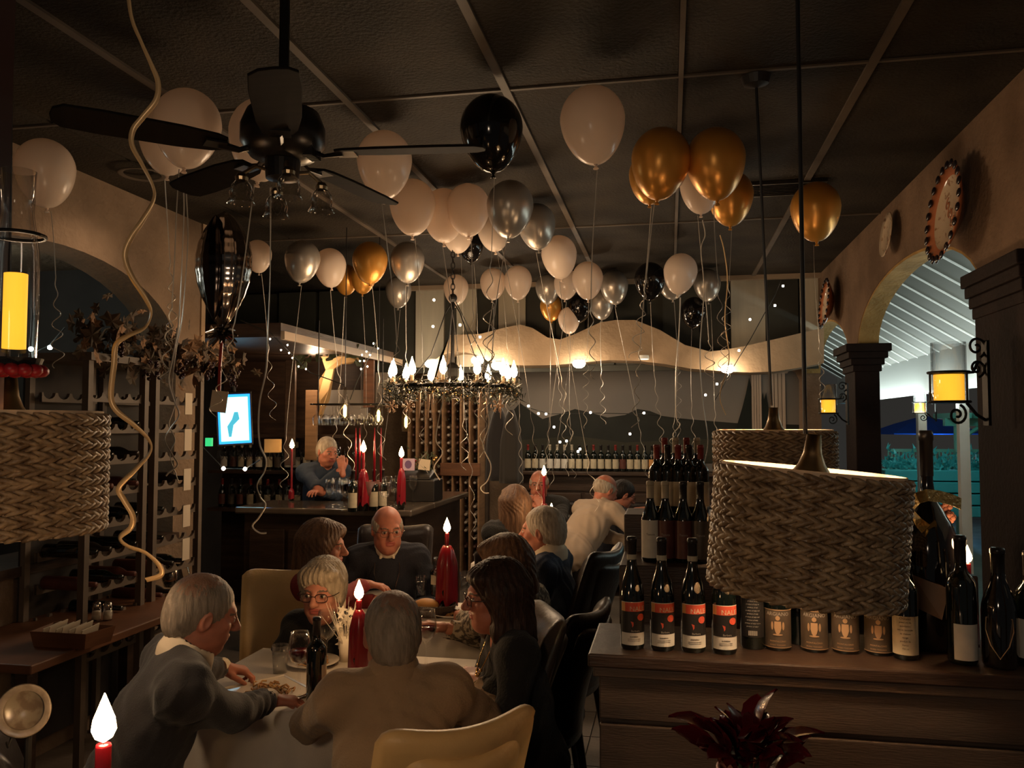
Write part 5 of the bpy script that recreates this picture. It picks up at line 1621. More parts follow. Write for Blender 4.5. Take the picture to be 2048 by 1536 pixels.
# coats hanging right of the rack
M['coat'] = mat('dark_coat', (.022, .022, .027), .8, sheen=.3); M['coat2'] = mat('charcoal_coat', (.035, .033, .032), .8, sheen=.3)
def coat(px, top, bot, d, wpx, m, lab):
    c = at_d(px, top, d); h = (bot - top) * d / FPX; w = wpx * d / FPX
    mb = MB(); vs, fs = [], []; n, k = 28, 12
    for j in range(k + 1):
        v = j / k; ww = w / 2 * (.30 + .72 * min(1, v * 2.2) ** .7 + .12 * v)
        for i in range(n):
            a = 2 * PI * i / n; f = 1 + .10 * v * math.sin(7 * a + 2)
            vs.append((ww * math.cos(a) * f, .10 * math.sin(a) * f * (.4 + v * .6), -h * v))
    for j in range(k):
        for i in range(n): fs.append((j * n + i, (j + 1) * n + i, (j + 1) * n + (i + 1) % n, j * n + (i + 1) % n))
    fs.append(tuple(range(n))); fs.append(tuple(k * n + i for i in range(n)))
    mb.add(vs, fs); o = mb.build('coat', m, None, smooth=True); o.location = c; tag(o, lab, 'coat', 'coats hung right of the wine rack')
coat(997, 815, 960, 7.7, 44, 'coat', 'dark coat hanging directly right of the tall wine rack'); coat(1022, 820, 965, 7.6, 40, 'coat2', 'charcoal coat hanging nearest the booth, right of the other coat')

# ------------------------------------------------------------ bottles along the ledge under the mural
zb = 1.241
for k in range(24):
    px = 1056 + k * 14.6; x = at(px, 930, 1, 9.18).x
    cap = 'foilcap_c' if 3 <= k <= 6 or 20 < k else ('foilcap' if k % 3 else 'foilcap_r'); lab = 'lab_white' if 1 < k < 6 else ('lab_orange' if k in (17, 18, 19) else ('lab_maroon' if k in (13,) else 'lab_cream'))
    small_bottle('bord', cap, lab, '%s bottle from the left in the row on the panelled ledge under the mural' % ORD[k], (x, 9.18, zb), 'row of bottles along the back ledge', H=.29)
# ------------------------------------------------------------ tiered display behind the half wall
ds = thing('wine_display', 'dark stepped wine display behind the half wall', 'shelf', (0, 0, 0))
mb = MB(); mb.bbox((-.20, 3.30, 0), (1.1, 3.66, 1.20)); mb.build('lower_step', 'darkwood', ds, bevel=.006)
mb = MB(); mb.bbox((-.20, 3.66, 0), (1.1, 3.95, 1.36)); mb.build('upper_step', 'darkwood', ds, bevel=.006)
for k, (px, lab, cap, wd) in enumerate(((1301, 'lab_white', 'foilcap_c', 'grey white labelled bottle at the left end of the display front row'), (1331, 'lab_maroon', 'foilcap_c', 'maroon labelled bottle with a cream neck in the display front row'), (1367, 'lab_maroon', 'foilcap', 'maroon labelled bottle with a black neck in the display front row'), (1401, 'lab_brown', 'foilcap', 'brown labelled bottle touching the woven lamp in the display front row'))):
    x = at(px, 1050, 1, 3.42).x
    t = bottle('wine_bottle', wd, (x, 3.42, 1.201), 'burg', .0375, .32, lab=lab, cap=cap, la=1.3, lz=(.05, .52), rz=face_cam(x, 3.4), group='front row of the wine display')
    text_on('Tenuta', .012, .0375, .11, 0, 'lab_grey' if lab != 'lab_white' else 'lab_brown', t)
for k, px in enumerate((1314, 1336, 1357, 1379, 1402)):
    x = at(px, 990, 1, 3.78).x
    small_bottle('bord', 'foilcap' if k % 2 else 'foilcap_r', 'lab_cream', '%s cream labelled bottle from the left in the upper display row' % ORD[k], (x, 3.78, 1.361), 'upper row of the wine display', H=.30)
for k, px in enumerate((1330, 1352, 1374, 1395)):
    x = at(px, 970, 1, 3.89).x
    small_bottle('bord', 'foilcap_c' if k % 2 else 'foilcap_r', 'lab_orange', '%s orange labelled bottle from the left at the back of the display' % ORD[k], (x, 3.89, 1.361), 'rearmost row of the wine display', H=.33)

# ============================================================ left: rack with scalloped rails and vines
M['rackwood'] = mat('pale_rack_wood', (0.14, 0.105, 0.078), .6, var=.3, scale=4)
lr = thing('scalloped_wine_rack', 'open wine rack with scalloped rails at the left wall', 'rack', (0, 0, 0))
X0 = XL + .03; ya, yb = 3.72, 4.74
for y in (ya, 4.18, 4.28, yb):
    for x in (X0 + .02, X0 + .36):
        mb = MB(); mb.bbox((x - .018, y - .018, 0), (x + .018, y + .018, 2.10)); mb.build('post', 'rackwood', lr)
mb = MB(); mb.bbox((X0, ya - .03, 2.08), (X0 + .40, yb + .03, 2.12)); mb.build('top_board', 'rackwood', lr)
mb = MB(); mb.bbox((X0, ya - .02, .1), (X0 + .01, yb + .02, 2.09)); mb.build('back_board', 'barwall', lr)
rng = random.Random(31)
zs = [.60 + .165 * k for k in range(9)]
_rb = MB(); _rb.lathe([(0, 0), (.034, 0), (.036, .006), (.036, .19), (.028, .215), (.0135, .245), (.0135, .30), (0, .30)], 14, rot=(0, PI / 2, 0)); rbm = {}
for m in ('bglass', 'endcap3', 'lab_maroon'): rbm[m] = _rb.mesh('lying_bottle', m, True)
for (s0, s1) in ((ya + .02, 4.16), (4.30, yb - .02)):
    nsc = 4; w = (s1 - s0) / nsc
    for z in zs:
        for x in (X0 + .06, X0 + .34):
            pts = [(s0, z - .045)]
            for k in range(nsc):
                for q in range(7):
                    a = PI * q / 6; pts.append((s0 + w * (k + .5) - w * .42 * math.cos(a), z - .034 * math.sin(a)))
            pts += [(s1, z), (s1, z - .045)]
            pts[1:1] = [(s0, z)]
            mb = MB()
            for k in range(len(pts) - 3):
                (y0_, z0_), (y1_, z1_) = pts[k + 1], pts[k + 2]
                if abs(y1_ - y0_) < 1e-6: continue
                mb.add([(x, y0_, z - .05), (x, y1_, z - .05), (x, y1_, z1_), (x, y0_, z0_), (x + .018, y0_, z - .05), (x + .018, y1_, z - .05), (x + .018, y1_, z1_), (x + .018, y0_, z0_)],
                       [(0, 1, 2, 3), (7, 6, 5, 4), (3, 2, 6, 7), (0, 4, 5, 1)])
            mb.build('scalloped_rail', 'rackwood', lr)
        for k in range(nsc):
            if rng.random() < .45 and z < 1.9:
                o = link('wine_bottle', rbm[rng.choice(['bglass', 'bglass', 'endcap3', 'lab_maroon'])]); o.location = (X0 + .08, s0 + w * (k + .5), z + .005)
                tag(o, '%s bottle of the %s rail up in the %s bay of the scalloped rack' % (ORD[k], ORD[zs.index(z)], 'near' if s0 < 4 else 'far'), 'bottle', 'bottles lying in the left wine rack')
# paper tags on the rack's right-hand column
for k, z in enumerate((1.88, 1.66, 1.42, 1.2, 1.0)):
    mb = MB(); mb.box((0, 0, 0), (.004, .075, .13)); o = mb.build('paper_tag', 'cardpaper', None); o.location = (X0 + .385, 4.58, z); tag(o, ('topmost', 'second', 'middle', 'fourth', 'lowest')[k] + ' cream paper tag hanging on the left wine rack', 'tag', 'cream tags on the left wine rack')
# grapevine garland over the rack
M['vine_leaf'] = mat('dried_vine_leaf', (0.10, 0.055, 0.028), .7, color2=(.035, .03, .015), scale=6)
M['vine_leaf2'] = mat('tan_vine_leaf', (0.27, 0.15, 0.075), .7)
M['grape'] = mat('dark_grapes', (.03, .012, .014), .25)
g = thing('vine_garland', 'dried grapevine garland along the top of the left wine rack', 'garland', (0, 0, 0))
rng = random.Random(13)
path = [Vector((X0 + .36, 3.62 + 1.45 * t, 2.17 + .07 * math.sin(t * 9) + (.09 if .35 < t < .6 else 0) - .12 * max(0, t - .8) * 5 * .6)) for t in [i / 20 for i in range(21)]]
mb = MB(); mb.tube([p + Vector((0, 0, rng.gauss(0, .01))) for p in path], .012, 6)
mb.tube([p + Vector((.03 * math.sin(i), 0, .03 * math.cos(i * 1.7))) for i, p in enumerate(path)], .006, 5); mb.build('stem', 'vine_leaf', g)
lf = MB(); lf.add([(0, 0, 0), (.02, .006, .018), (.05, .0, .02), (.038, .006, 0), (.045, .002, -.025), (.018, .006, -.02), (0, 0, -.05), (-.018, .006, -.02), (-.045, .002, -.025), (-.038, .006, 0), (-.05, 0, .02), (-.02, .006, .018), (0, .0, .03)], [(0, 1, 2, 3), (0, 3, 4, 5), (0, 5, 6, 7), (0, 7, 8, 9), (0, 9, 10, 11), (0, 11, 12), (0, 12, 1)])
l1, l2 = lf.mesh('leaf', 'vine_leaf'), lf.mesh('leaf', 'vine_leaf2')
for k in range(210):
    p = rng.choice(path) + Vector((rng.gauss(.03, .05), rng.gauss(0, .06), rng.gauss(-.01, .075)))
    o = link('leaf', l1 if rng.random() < .72 else l2, g); o.location = p; s = rng.uniform(.6, 1.3); o.scale = (s, s, s); o.rotation_euler = (rng.uniform(-1, 1), rng.uniform(0, 6), rng.uniform(.6, 2.4))
for k in range(5):
    mb = MB(); c = path[3 + 4 * k % 17] + Vector((.08, 0, -.06))
    for q in range(18):
        mb.ell(c + Vector((rng.gauss(0, .018), rng.gauss(0, .018), -q * .006)), .011, 8, 5)
    mb.build('grape_bunch', 'grape', g, smooth=True)
# green exit-like glow tag
M['greenlit'] = emat('green_sign', (.05, .8, .25), .9)
mb = MB(); mb.box((0, 0, 0), (.05, .02, .06)); o = mb.build('green_sign', 'greenlit', None); o.location = at_d(392, 884, 6.0); o.location.x = max(o.location.x, XL + .02); tag(o, 'small green lit sign between the wine rack and the bar', 'sign')

# side table at the left with jars and a basket
st = thing('side_table', 'dark side table along the left wall with jars and a basket', 'table', (0, 0, 0))
mb = MB(); mb.bbox((-3.28, 3.05, .71), (-2.62, 4.55, .75)); mb.build('tabletop', 'redwood', st, bevel=.006)
for (x, y) in ((-3.2, 3.12), (-2.7, 3.12), (-3.2, 4.48), (-2.7, 4.48)):
    mb = MB(); mb.bbox((x - .03, y - .03, 0), (x + .03, y + .03, .71)); mb.build('leg', 'darkwood', st)
def shaker(p, lab):
    t = thing('salt_shaker', lab, 'shaker', p, group='salt and pepper shakers on the side table')
    mb = MB(); mb.lathe([(0, 0), (.022, 0), (.025, .03), (.02, .07), (.018, .07), (.022, .03), (0, .004)], 16); mb.build('glass_jar', 'glass', t, smooth=True)
    mb = MB(); mb.lathe([(.021, .068), (.021, .085), (.012, .094), (0, .095)], 16); mb.build('cap', 'steel', t, smooth=True)
    mb = MB(); mb.lathe([(0, .005), (.02, .005), (.021, .045), (0, .045)], 12); mb.build('contents', 'lab_white', t, smooth=True)
shaker(at(193, 1240, 2, .751), 'left salt shaker on the dark side table'); shaker(at(215, 1240, 2, .751), 'right pepper shaker on the dark side table'); shaker(at(167, 1215, 2, .751), 'shaker standing apart behind the pair on the side table')
p = at(345, 1172, 2, .751)
t = thing('glass_pitcher', 'shiny metal and glass pitcher beyond the grey haired man', 'pitcher', p)
mb = MB(); mb.lathe([(0, 0), (.05, 0), (.062, .05), (.05, .10), (.045, .13)], 20); mb.build('metal_body', 'steel', t, smooth=True)
mb = MB(); mb.tube([(.045, 0, .11), (.10, 0, .12), (.115, 0, .07), (.06, 0, .035)], .006, 6); mb.build('handle', 'steel', t)
p = at(140, 1288, 2, .751)
t = thing('paper_basket', 'reddish paper lined basket on the dark side table', 'basket', p)
mb = MB(); mb.prism([(-.13, -.07), (.13, -.07), (.15, .08), (-.15, .08)], 0, .012)
for (a, b) in (((-.13, -.07), (.13, -.07)), ((.13, -.07), (.15, .08)), ((.15, .08), (-.15, .08)), ((-.15, .08), (-.13, -.07))):
    mb.add([(*a, 0), (*b, 0), (b[0] * 1.1, b[1] * 1.15, .07), (a[0] * 1.1, a[1] * 1.15, .07), (a[0] * .97, a[1] * .97, 0), (b[0] * .97, b[1] * .97, 0), (b[0] * 1.07, b[1] * 1.1, .07), (a[0] * 1.07, a[1] * 1.1, .07)], [(0, 1, 2, 3), (7, 6, 5, 4), (3, 2, 6, 7)])
mb.build('tray', 'redwood', t)
mb = MB()
for k in range(7):
    mb.box((-.1 + k * .033, 0, .05 + .01 * (k % 2)), (.004, .11, .07), (.1, .3, 0))
mb.build('folded_papers', 'cardpaper', t)
# bench seat with tan back under the niche
bs = thing('tan_bench', 'tan upholstered bench along the left wall', 'bench', (0, 0, 0))
mb = MB(); mb.bbox((-3.28, 1.9, .0), (-2.75, 2.95, .45)); mb.build('seat', 'tan_l', bs, bevel=.03)
mb = MB(); mb.bbox((-3.29, 1.9, .45), (-3.16, 2.95, .98)); mb.build('backrest', 'tan_l', bs, bevel=.03)

# near table with a decorative plate and the red leaf plant
nt = thing('near_side_table', 'dark table right below the picture frame carrying candle and plant', 'table', (-.35, 1.36, 0))
mb = MB(); mb.box((0, 0, .78), (2.2, .62, .035)); mb.build('tabletop', 'darkwood', nt, bevel=.006)
for (x, y) in ((-1.0, -.25), (1.0, -.25), (-1.0, .25), (1.0, .25)):
    mb = MB(); mb.box((x, y, .38), (.06, .06, .765)); mb.build('leg', 'darkwood', nt)
M['plate_p'] = mat('patterned_plate_well', (0.11, 0.09, 0.065), .3, color2=(.07, .05, .035), scale=38, cmin=.45, cmax=.55)
M['plate_r'] = mat('patterned_plate_rim', (0.15, 0.12, 0.095), .3, color2=(.09, .07, .05), scale=50)
c = at_d(50, 1420, 1.5)
t = thing('decorative_plate', 'mirrored round patterned plate, built solid at the bottom left corner', 'plate', (c.x, c.y, c.z), rot=(R(80), 0, R(24)))  # stands in for a plate mirrored in the window glass
mb = MB(); mb.lathe([(0, .0), (.032, .001), (.034, .006)], 32); mb.build('well', 'plate_p', t, smooth=True)
mb = MB(); mb.lathe([(.034, .006), (.044, .011), (.047, .010), (.034, .0), (0, -.004)], 36); mb.build('rim', 'plate_r', t, smooth=True)
mb = MB(); mb.cyl((0, -.05, -.012), (0, -.03, -.012), .004, n=6); h = c.z - .80
mb.tube([(-.02, -.046, -.004), (-.02, -.06, .01), (-.02, -.05, .02)], .002, 5)
mb.build('plate_clip', 'iron', t)
s = MB(); s.cyl((0, 0, 0), (0, 0, h - .045), .006, n=8); s.lathe([(0, 0), (.05, 0), (.05, .006), (0, .01)], 20); o = s.build('plate_stand', 'iron', None); o.location = (c.x, c.y + .01, .80); tag(o, 'thin iron stand under the patterned plate', 'stand')
# red glossy leaf plant
M['redleaf'] = mat('dark_red_foil_leaf', (0.11, 0.006, 0.010), .25, coat=.4, var=.4, scale=20)
M['potfoil'] = mat('pinkish_pot', (0.55, 0.22, 0.15), .4)
c = at_d(1492, 1470, 1.45)
t = thing('red_leaf_plant', 'dark red leafed holiday plant at the bottom right foreground', 'plant', (c.x, c.y, .80))
h = c.z - .80
mb = MB(); mb.lathe([(0, 0), (.04, 0), (.052, h * .86), (.046, h * .86), (.038, .01)], 24); mb.build('pot', 'potfoil', t, smooth=True)
rng = random.Random(17)
leaf = MB(); vs, fs = [], []
for i in range(9):
    u = i / 8; w = .022 * math.sin(PI * min(1, u * .95 + .05)) ** .8 * (1 + .12 * (i % 2))
    vs += [(u * .085, -w, .012 * math.sin(u * 3) + .004), (u * .085, 0, .012 * math.sin(u * 3)), (u * .085, w, .012 * math.sin(u * 3) + .004)]
for i in range(8): a = i * 3; fs += [(a, a + 3, a + 4, a + 1), (a + 1, a + 4, a + 5, a + 2)]
leaf.add(vs, fs); lme = leaf.mesh('leaf', 'redleaf', True)
for k in range(58):
    o = link('leaf', lme, t); a = rng.uniform(0, 2 * PI); e = rng.uniform(-.05, 1.1)
    rr = rng.uniform(.0, .05); o.location = (rr * math.cos(a), rr * math.sin(a), h * .86 + rng.uniform(-.01, .05)); o.rotation_euler = (rng.uniform(-.5, .5), -e, a); s = rng.uniform(.7, 1.15); o.scale = (s, s, s)
mb = MB()
for k in range(6): mb.cyl((0, 0, h * .4), (.02 * math.cos(k), .02 * math.sin(k), h * .92), .003, n=5)
mb.build('stems', 'leafgreen', t)
lamp('plant_candle_glow', 'POINT', (c.x + .02, c.y - .12, .84), .25, CANDLE, .02)

# ============================================================ beyond the veranda: night garden
M['tealwall'] = mat('teal_lit_terrace', (0.10, .45, .45), .6)  # teal light put into the base colour of wall and foliage
M['umb'] = mat('blue_umbrella', (0.03, .14, .75), .7)
M['pergola'] = mat('pale_green_timber', (.35, .60, .45), .6)
mb = MB(); mb.bbox((3.2, 3, -.2), (16, 30, -.05)); struct('ground_outside', mb, 'floor')
def q_(px, py, Y): return at(px, py, 1, Y)
a = q_(1850, 862, 17.0)
t = thing('parasol', 'blue parasol lit on the terrace outside', 'umbrella', (a.x, a.y, 0))
mb = MB(); mb.lathe([(0, a.z + .30), (.55, a.z + .14), (1.05, a.z - .04), (1.05, a.z - .06), (.55, a.z + .10), (0, a.z + .26)], 8); mb.build('canopy', 'umb', t); mb = MB(); mb.cyl((0, 0, 0), (0, 0, a.z + .3), .025); mb.build('pole', 'white', t)
a, b = q_(1902, 852, 14.0), q_(1990, 852, 14.0)
t = thing('pergola', 'pale green lit pergola outside the near arch', 'pergola', (a.x, 14.0, 0))
W_ = b.x - a.x
for x in (.10, W_):
    mb = MB(); mb.bbox((x - .05, -.05, 0), (x + .05, .05, a.z)); mb.build('post', 'pergola', t)
    mb = MB(); mb.tube([(x + .04, 0, a.z - .4), (x + .12, 0, a.z - .15), (x + .30, 0, a.z - .02)], .03, 6); mb.build('brace', 'pergola', t)
mb = MB(); mb.bbox((-.1, -.06, a.z), (W_ + .3, .06, a.z + .12)); mb.build('beam', 'pergola', t)
for k in range(5):
    mb = MB(); x = -.05 + k * W_ / 4; mb.bbox((x - .03, -.5, a.z + .12), (x + .03, .6, a.z + .2)); mb.build('rafter', 'pergola', t)
a, b = q_(1775, 900, 14.6), q_(1990, 935, 14.6)
t = thing('garden_railing', 'teal lit railing outside behind the near sconce', 'railing', (a.x, 14.6, 0))
for k in range(30):
    mb = MB(); x = (b.x - a.x) * k / 29; mb.bbox((x, -.012, b.z - .1), (x + .02, .012, a.z)); mb.build('baluster', 'pergola', t)
for z in (b.z - .1, a.z):
    mb = MB(); mb.bbox((0, -.025, z - .03), (b.x - a.x, .025, z + .02)); mb.build('rail', 'pergola', t)
a, b = q_(1770, 940, 13.2), q_(1990, 1010, 13.2)
t = thing('terrace_planter', 'long low terrace wall glowing teal outside the near arch', 'planter', (a.x, 13.2, 0))
for k in range(4):
    mb = MB(); z1 = a.z - k * .17; mb.bbox((0, -.05 * k, z1 - .15), (b.x - a.x, .5, z1)); mb.build('step', 'tealwall', t, bevel=.01)
mb = MB(); rng = random.Random(3)
for k in range(500):
    c = Vector((rng.uniform(0, b.x - a.x), rng.uniform(.1, .4), a.z + abs(rng.gauss(.05, .10)))); dd = Vector((rng.gauss(0, 1), rng.gauss(0, 1), rng.gauss(.8, 1))).normalized() * .10; s = dd.cross(Vector((0, 1, .3))).normalized() * .02; mb.add([c - s, c + s, c + dd], [(0, 1, 2)])
mb.build('foliage', 'tealwall', t)['kind'] = 'stuff'
lamp('teal_pool_light', 'POINT', (a.x + .6, 11.9, 2.3), 18, (0.15, .95, 1.0), .15)
lamp('teal_pool_light', 'POINT', (a.x + 1.6, 15.6, 1.2), 26, (0.25, .70, 1.0), .15)
# ============================================================ people: distance fields turned into one smooth surface each
class Field:
    def __init__(s, lo, hi, h):
        s.h = h; s.lo = np.array(lo, float)
        s.n = np.maximum(np.ceil((np.array(hi) - s.lo) / h).astype(int) + 1, 4)
        s.ax = [s.lo[i] + h * np.arange(s.n[i]) for i in range(3)]
        s.D = np.full(s.n, 0.08, dtype=np.float32)

    def sub(s, lo, hi):
        sl, P = [], []
        for i in range(3):
            a = int(max(0, math.floor((lo[i] - s.lo[i]) / s.h))); b = int(min(s.n[i], math.ceil((hi[i] - s.lo[i]) / s.h) + 1))
            if b <= a: return None, None
            sl.append(slice(a, b))
        P = np.meshgrid(s.ax[0][sl[0]], s.ax[1][sl[1]], s.ax[2][sl[2]], indexing='ij')
        return tuple(sl), P

    def put(s, sl, d, k, cut=False):
        a = s.D[sl]
        if cut:
            d = -d
            h = np.maximum(k - np.abs(a - d), 0) / k if k > 0 else 0
            s.D[sl] = np.maximum(a, d) + h * h * k / 4
        else:
            h = np.maximum(k - np.abs(a - d), 0) / k if k > 0 else 0
            s.D[sl] = np.minimum(a, d) - h * h * k / 4

    def cap(s, p0, p1, r0, r1=None, k=.02, cut=False):
        r1 = r0 if r1 is None else r1
        p0, p1 = np.array(p0, float), np.array(p1, float); R_ = max(r0, r1) + .085
        sl, P = s.sub(np.minimum(p0, p1) - R_, np.maximum(p0, p1) + R_)
        if sl is None: return
        v = p1 - p0; L = max(v @ v, 1e-9)
        t = np.clip(((P[0] - p0[0]) * v[0] + (P[1] - p0[1]) * v[1] + (P[2] - p0[2]) * v[2]) / L, 0, 1)
        d = np.sqrt((P[0] - p0[0] - t * v[0]) ** 2 + (P[1] - p0[1] - t * v[1]) ** 2 + (P[2] - p0[2] - t * v[2]) ** 2) - (r0 + (r1 - r0) * t)
        s.put(sl, d, k, cut)

    def ell(s, c, r, rot=None, k=.02, cut=False):
        c = np.array(c, float); r = np.array(r, float); R_ = r.max() + .085
        sl, P = s.sub(c - R_, c + R_)
        if sl is None: return
        q = [P[i] - c[i] for i in range(3)]
        if rot is not None:
            m = np.array(rot).T
            q = [m[i, 0] * q[0] + m[i, 1] * q[1] + m[i, 2] * q[2] for i in range(3)]
        k0 = np.sqrt((q[0] / r[0]) ** 2 + (q[1] / r[1]) ** 2 + (q[2] / r[2]) ** 2)
        k1 = np.sqrt((q[0] / r[0] ** 2) ** 2 + (q[1] / r[1] ** 2) ** 2 + (q[2] / r[2] ** 2) ** 2) + 1e-9
        s.put(sl, k0 * (k0 - 1) / k1, k, cut)

    def mesh(s):
        D = s.D
        D[0] = D[-1] = .05; D[:, 0] = .05; D[:, -1] = .05; D[:, :, 0] = .05; D[:, :, -1] = .05
        S = D < 0
        nx, ny, nz = D.shape
        c = np.zeros((nx - 1, ny - 1, nz - 1), np.int8)
        for dx in (0, 1):
            for dy in (0, 1):
                for dz in (0, 1):
                    c += S[dx:nx - 1 + dx, dy:ny - 1 + dy, dz:nz - 1 + dz]
        act = (c > 0) & (c < 8)
        idx = -np.ones(act.shape, np.int64); I = np.argwhere(act); idx[act] = np.arange(len(I))
        pos = np.zeros((len(I), 3)); cnt = np.zeros(len(I))
        corners = [(0, 0, 0), (1, 0, 0), (0, 1, 0), (1, 1, 0), (0, 0, 1), (1, 0, 1), (0, 1, 1), (1, 1, 1)]
        for a in range(8):
            for b in range(a + 1, 8):
                A, B = np.array(corners[a]), np.array(corners[b])
                if np.abs(A - B).sum() != 1: continue
                da = D[I[:, 0] + A[0], I[:, 1] + A[1], I[:, 2] + A[2]]; db = D[I[:, 0] + B[0], I[:, 1] + B[1], I[:, 2] + B[2]]
                m = (da < 0) != (db < 0)
                t = np.where(m, da / np.where(m, da - db, 1), 0)
                pos += np.where(m[:, None], A + (B - A) * t[:, None], 0); cnt += m
        V = (I + pos / cnt[:, None]) * s.h + s.lo
        Q = []
        for ax in range(3):
            o = [i for i in range(3) if i != ax]
            a = S.take(range(0, D.shape[ax] - 1), axis=ax); b = S.take(range(1, D.shape[ax]), axis=ax)
            E_ = np.argwhere(a != b)
            ok = (E_[:, o[0]] > 0) & (E_[:, o[1]] > 0) & (E_[:, o[0]] < D.shape[o[0]] - 1) & (E_[:, o[1]] < D.shape[o[1]] - 1)
            E_ = E_[ok]
            def g(d0, d1):
                J = E_.copy(); J[:, o[0]] -= d0; J[:, o[1]] -= d1
                return idx[J[:, 0], J[:, 1], J[:, 2]]
            q = np.stack([g(1, 1), g(0, 1), g(0, 0), g(1, 0)], 1)
            flip = a[E_[:, 0], E_[:, 1], E_[:, 2]]
            if ax == 1: flip = ~flip
            q[~flip] = q[~flip][:, ::-1]
            Q.append(q)
        Q = np.concatenate(Q); Q = Q[(Q >= 0).all(1)]
        return V, Q


def np_mesh(name, V, Q, mats, mi=None):
    me = bpy.data.meshes.new(name)
    me.vertices.add(len(V)); me.vertices.foreach_set('co', np.asarray(V, np.float32).ravel())
    me.loops.add(len(Q) * 4); me.polygons.add(len(Q))
    me.loops.foreach_set('vertex_index', Q.astype(np.int32).ravel())
    me.polygons.foreach_set('loop_start', np.arange(0, len(Q) * 4, 4, dtype=np.int32))
    me.polygons.foreach_set('loop_total', np.full(len(Q), 4, np.int32))
    me.polygons.foreach_set('use_smooth', np.ones(len(Q), bool))
    for m in mats: me.materials.append(M[m])
    if mi is not None: me.polygons.foreach_set('material_index', mi.astype(np.int32))
    me.update(calc_edges=True); me.validate()
    return me


M['skin'] = mat('skin', (0.48, 0.205, 0.135), .5, var=.15, scale=25, sss=.12)
M['skin_red'] = mat('ruddy_skin', (0.50, 0.19, 0.12), .48, var=.2, scale=25, sss=.12)
M['lip'] = mat('lips', (0.36, 0.09, 0.07), .4)
M['eyewhite'] = mat('eye_white', (0.55, 0.48, 0.42), .25)
M['iris'] = mat('iris', (0.03, 0.02, 0.015), .2)
M['brow'] = mat('eyebrow', (0.12, 0.09, 0.07), .8)
def hairmat(name, c, c2):
    return mat(name, c, .5, color2=c2, scale=55, stretch=(1, 1, .12), bump=.35, bscale=160, spec=.4, cmin=.3, cmax=.7)
M['h_grey'] = hairmat('grey_hair', (0.34, 0.28, 0.22), (.15, .12, .09))
M['h_thin'] = hairmat('thinning_hair_over_skin', (0.36, 0.23, 0.17), (.27, .15, .10))
M['h_silver'] = hairmat('silver_blond_hair', (0.46, 0.38, 0.28), (.20, .16, .11))
M['h_white'] = hairmat('white_hair', (0.50, 0.44, 0.36), (.24, .19, .14))
M['h_brown'] = hairmat('brown_hair', (0.16, 0.085, 0.045), (.06, .03, .018))
M['h_dark'] = hairmat('dark_brown_hair', (0.060, 0.026, 0.016), (.018, .009, .006))
M['h_black'] = hairmat('black_hair', (0.018, 0.012, 0.01), (.008, .006, .005))
M['c_darksuit'] = mat('dark_grey_jacket', (0.026, 0.023, 0.024), .85, bump=.2, bscale=200, sheen=.2)
M['c_black'] = mat('black_knit', (0.010, 0.010, 0.010), .85, bump=.3, bscale=120, sheen=.1)
M['c_beige'] = mat('beige_corduroy', (0.36, 0.245, 0.145), .85, var=.12, scale=6, bump=.25, bscale=150, sheen=.1)
M['c_navy'] = mat('navy_sweater', (0.018, 0.020, 0.030), .85, bump=.2, bscale=120)
M['c_blue'] = mat('blue_sweater', (0.030, 0.045, 0.085), .85, bump=.2, bscale=120)
M['c_red'] = mat('red_knit', (0.20, 0.022, 0.022), .8, bump=.2, bscale=120)
M['c_pattern'] = mat('patterned_blouse', (0.36, 0.30, 0.22), .8, color2=(.09, .07, .05), scale=42, cmin=.46, cmax=.52, detail=2)
M['c_white'] = mat('white_shirt', (0.40, 0.32, 0.25), .8, var=.08, scale=6)
M['c_cuff'] = mat('white_collar_cloth', (0.66, 0.56, 0.42), .75)
M['c_trouser'] = mat('dark_trousers', (0.014, 0.014, 0.016), .85)
M['c_shoe'] = mat('black_shoes', (0.012, 0.010, 0.009), .35)
M['c_darkblue'] = mat('dark_blue_shirt', (0.022, 0.035, 0.06), .85)
M['spec_frame'] = mat('spectacle_frame', (0.03, 0.012, 0.010), .25)
M['spec_wire'] = mat('wire_spectacles', (0.25, 0.2, 0.16), .25, metal=1)
M['spec_lens'] = glassmat('spectacle_lens', (.97, .97, .97), .02, .85)


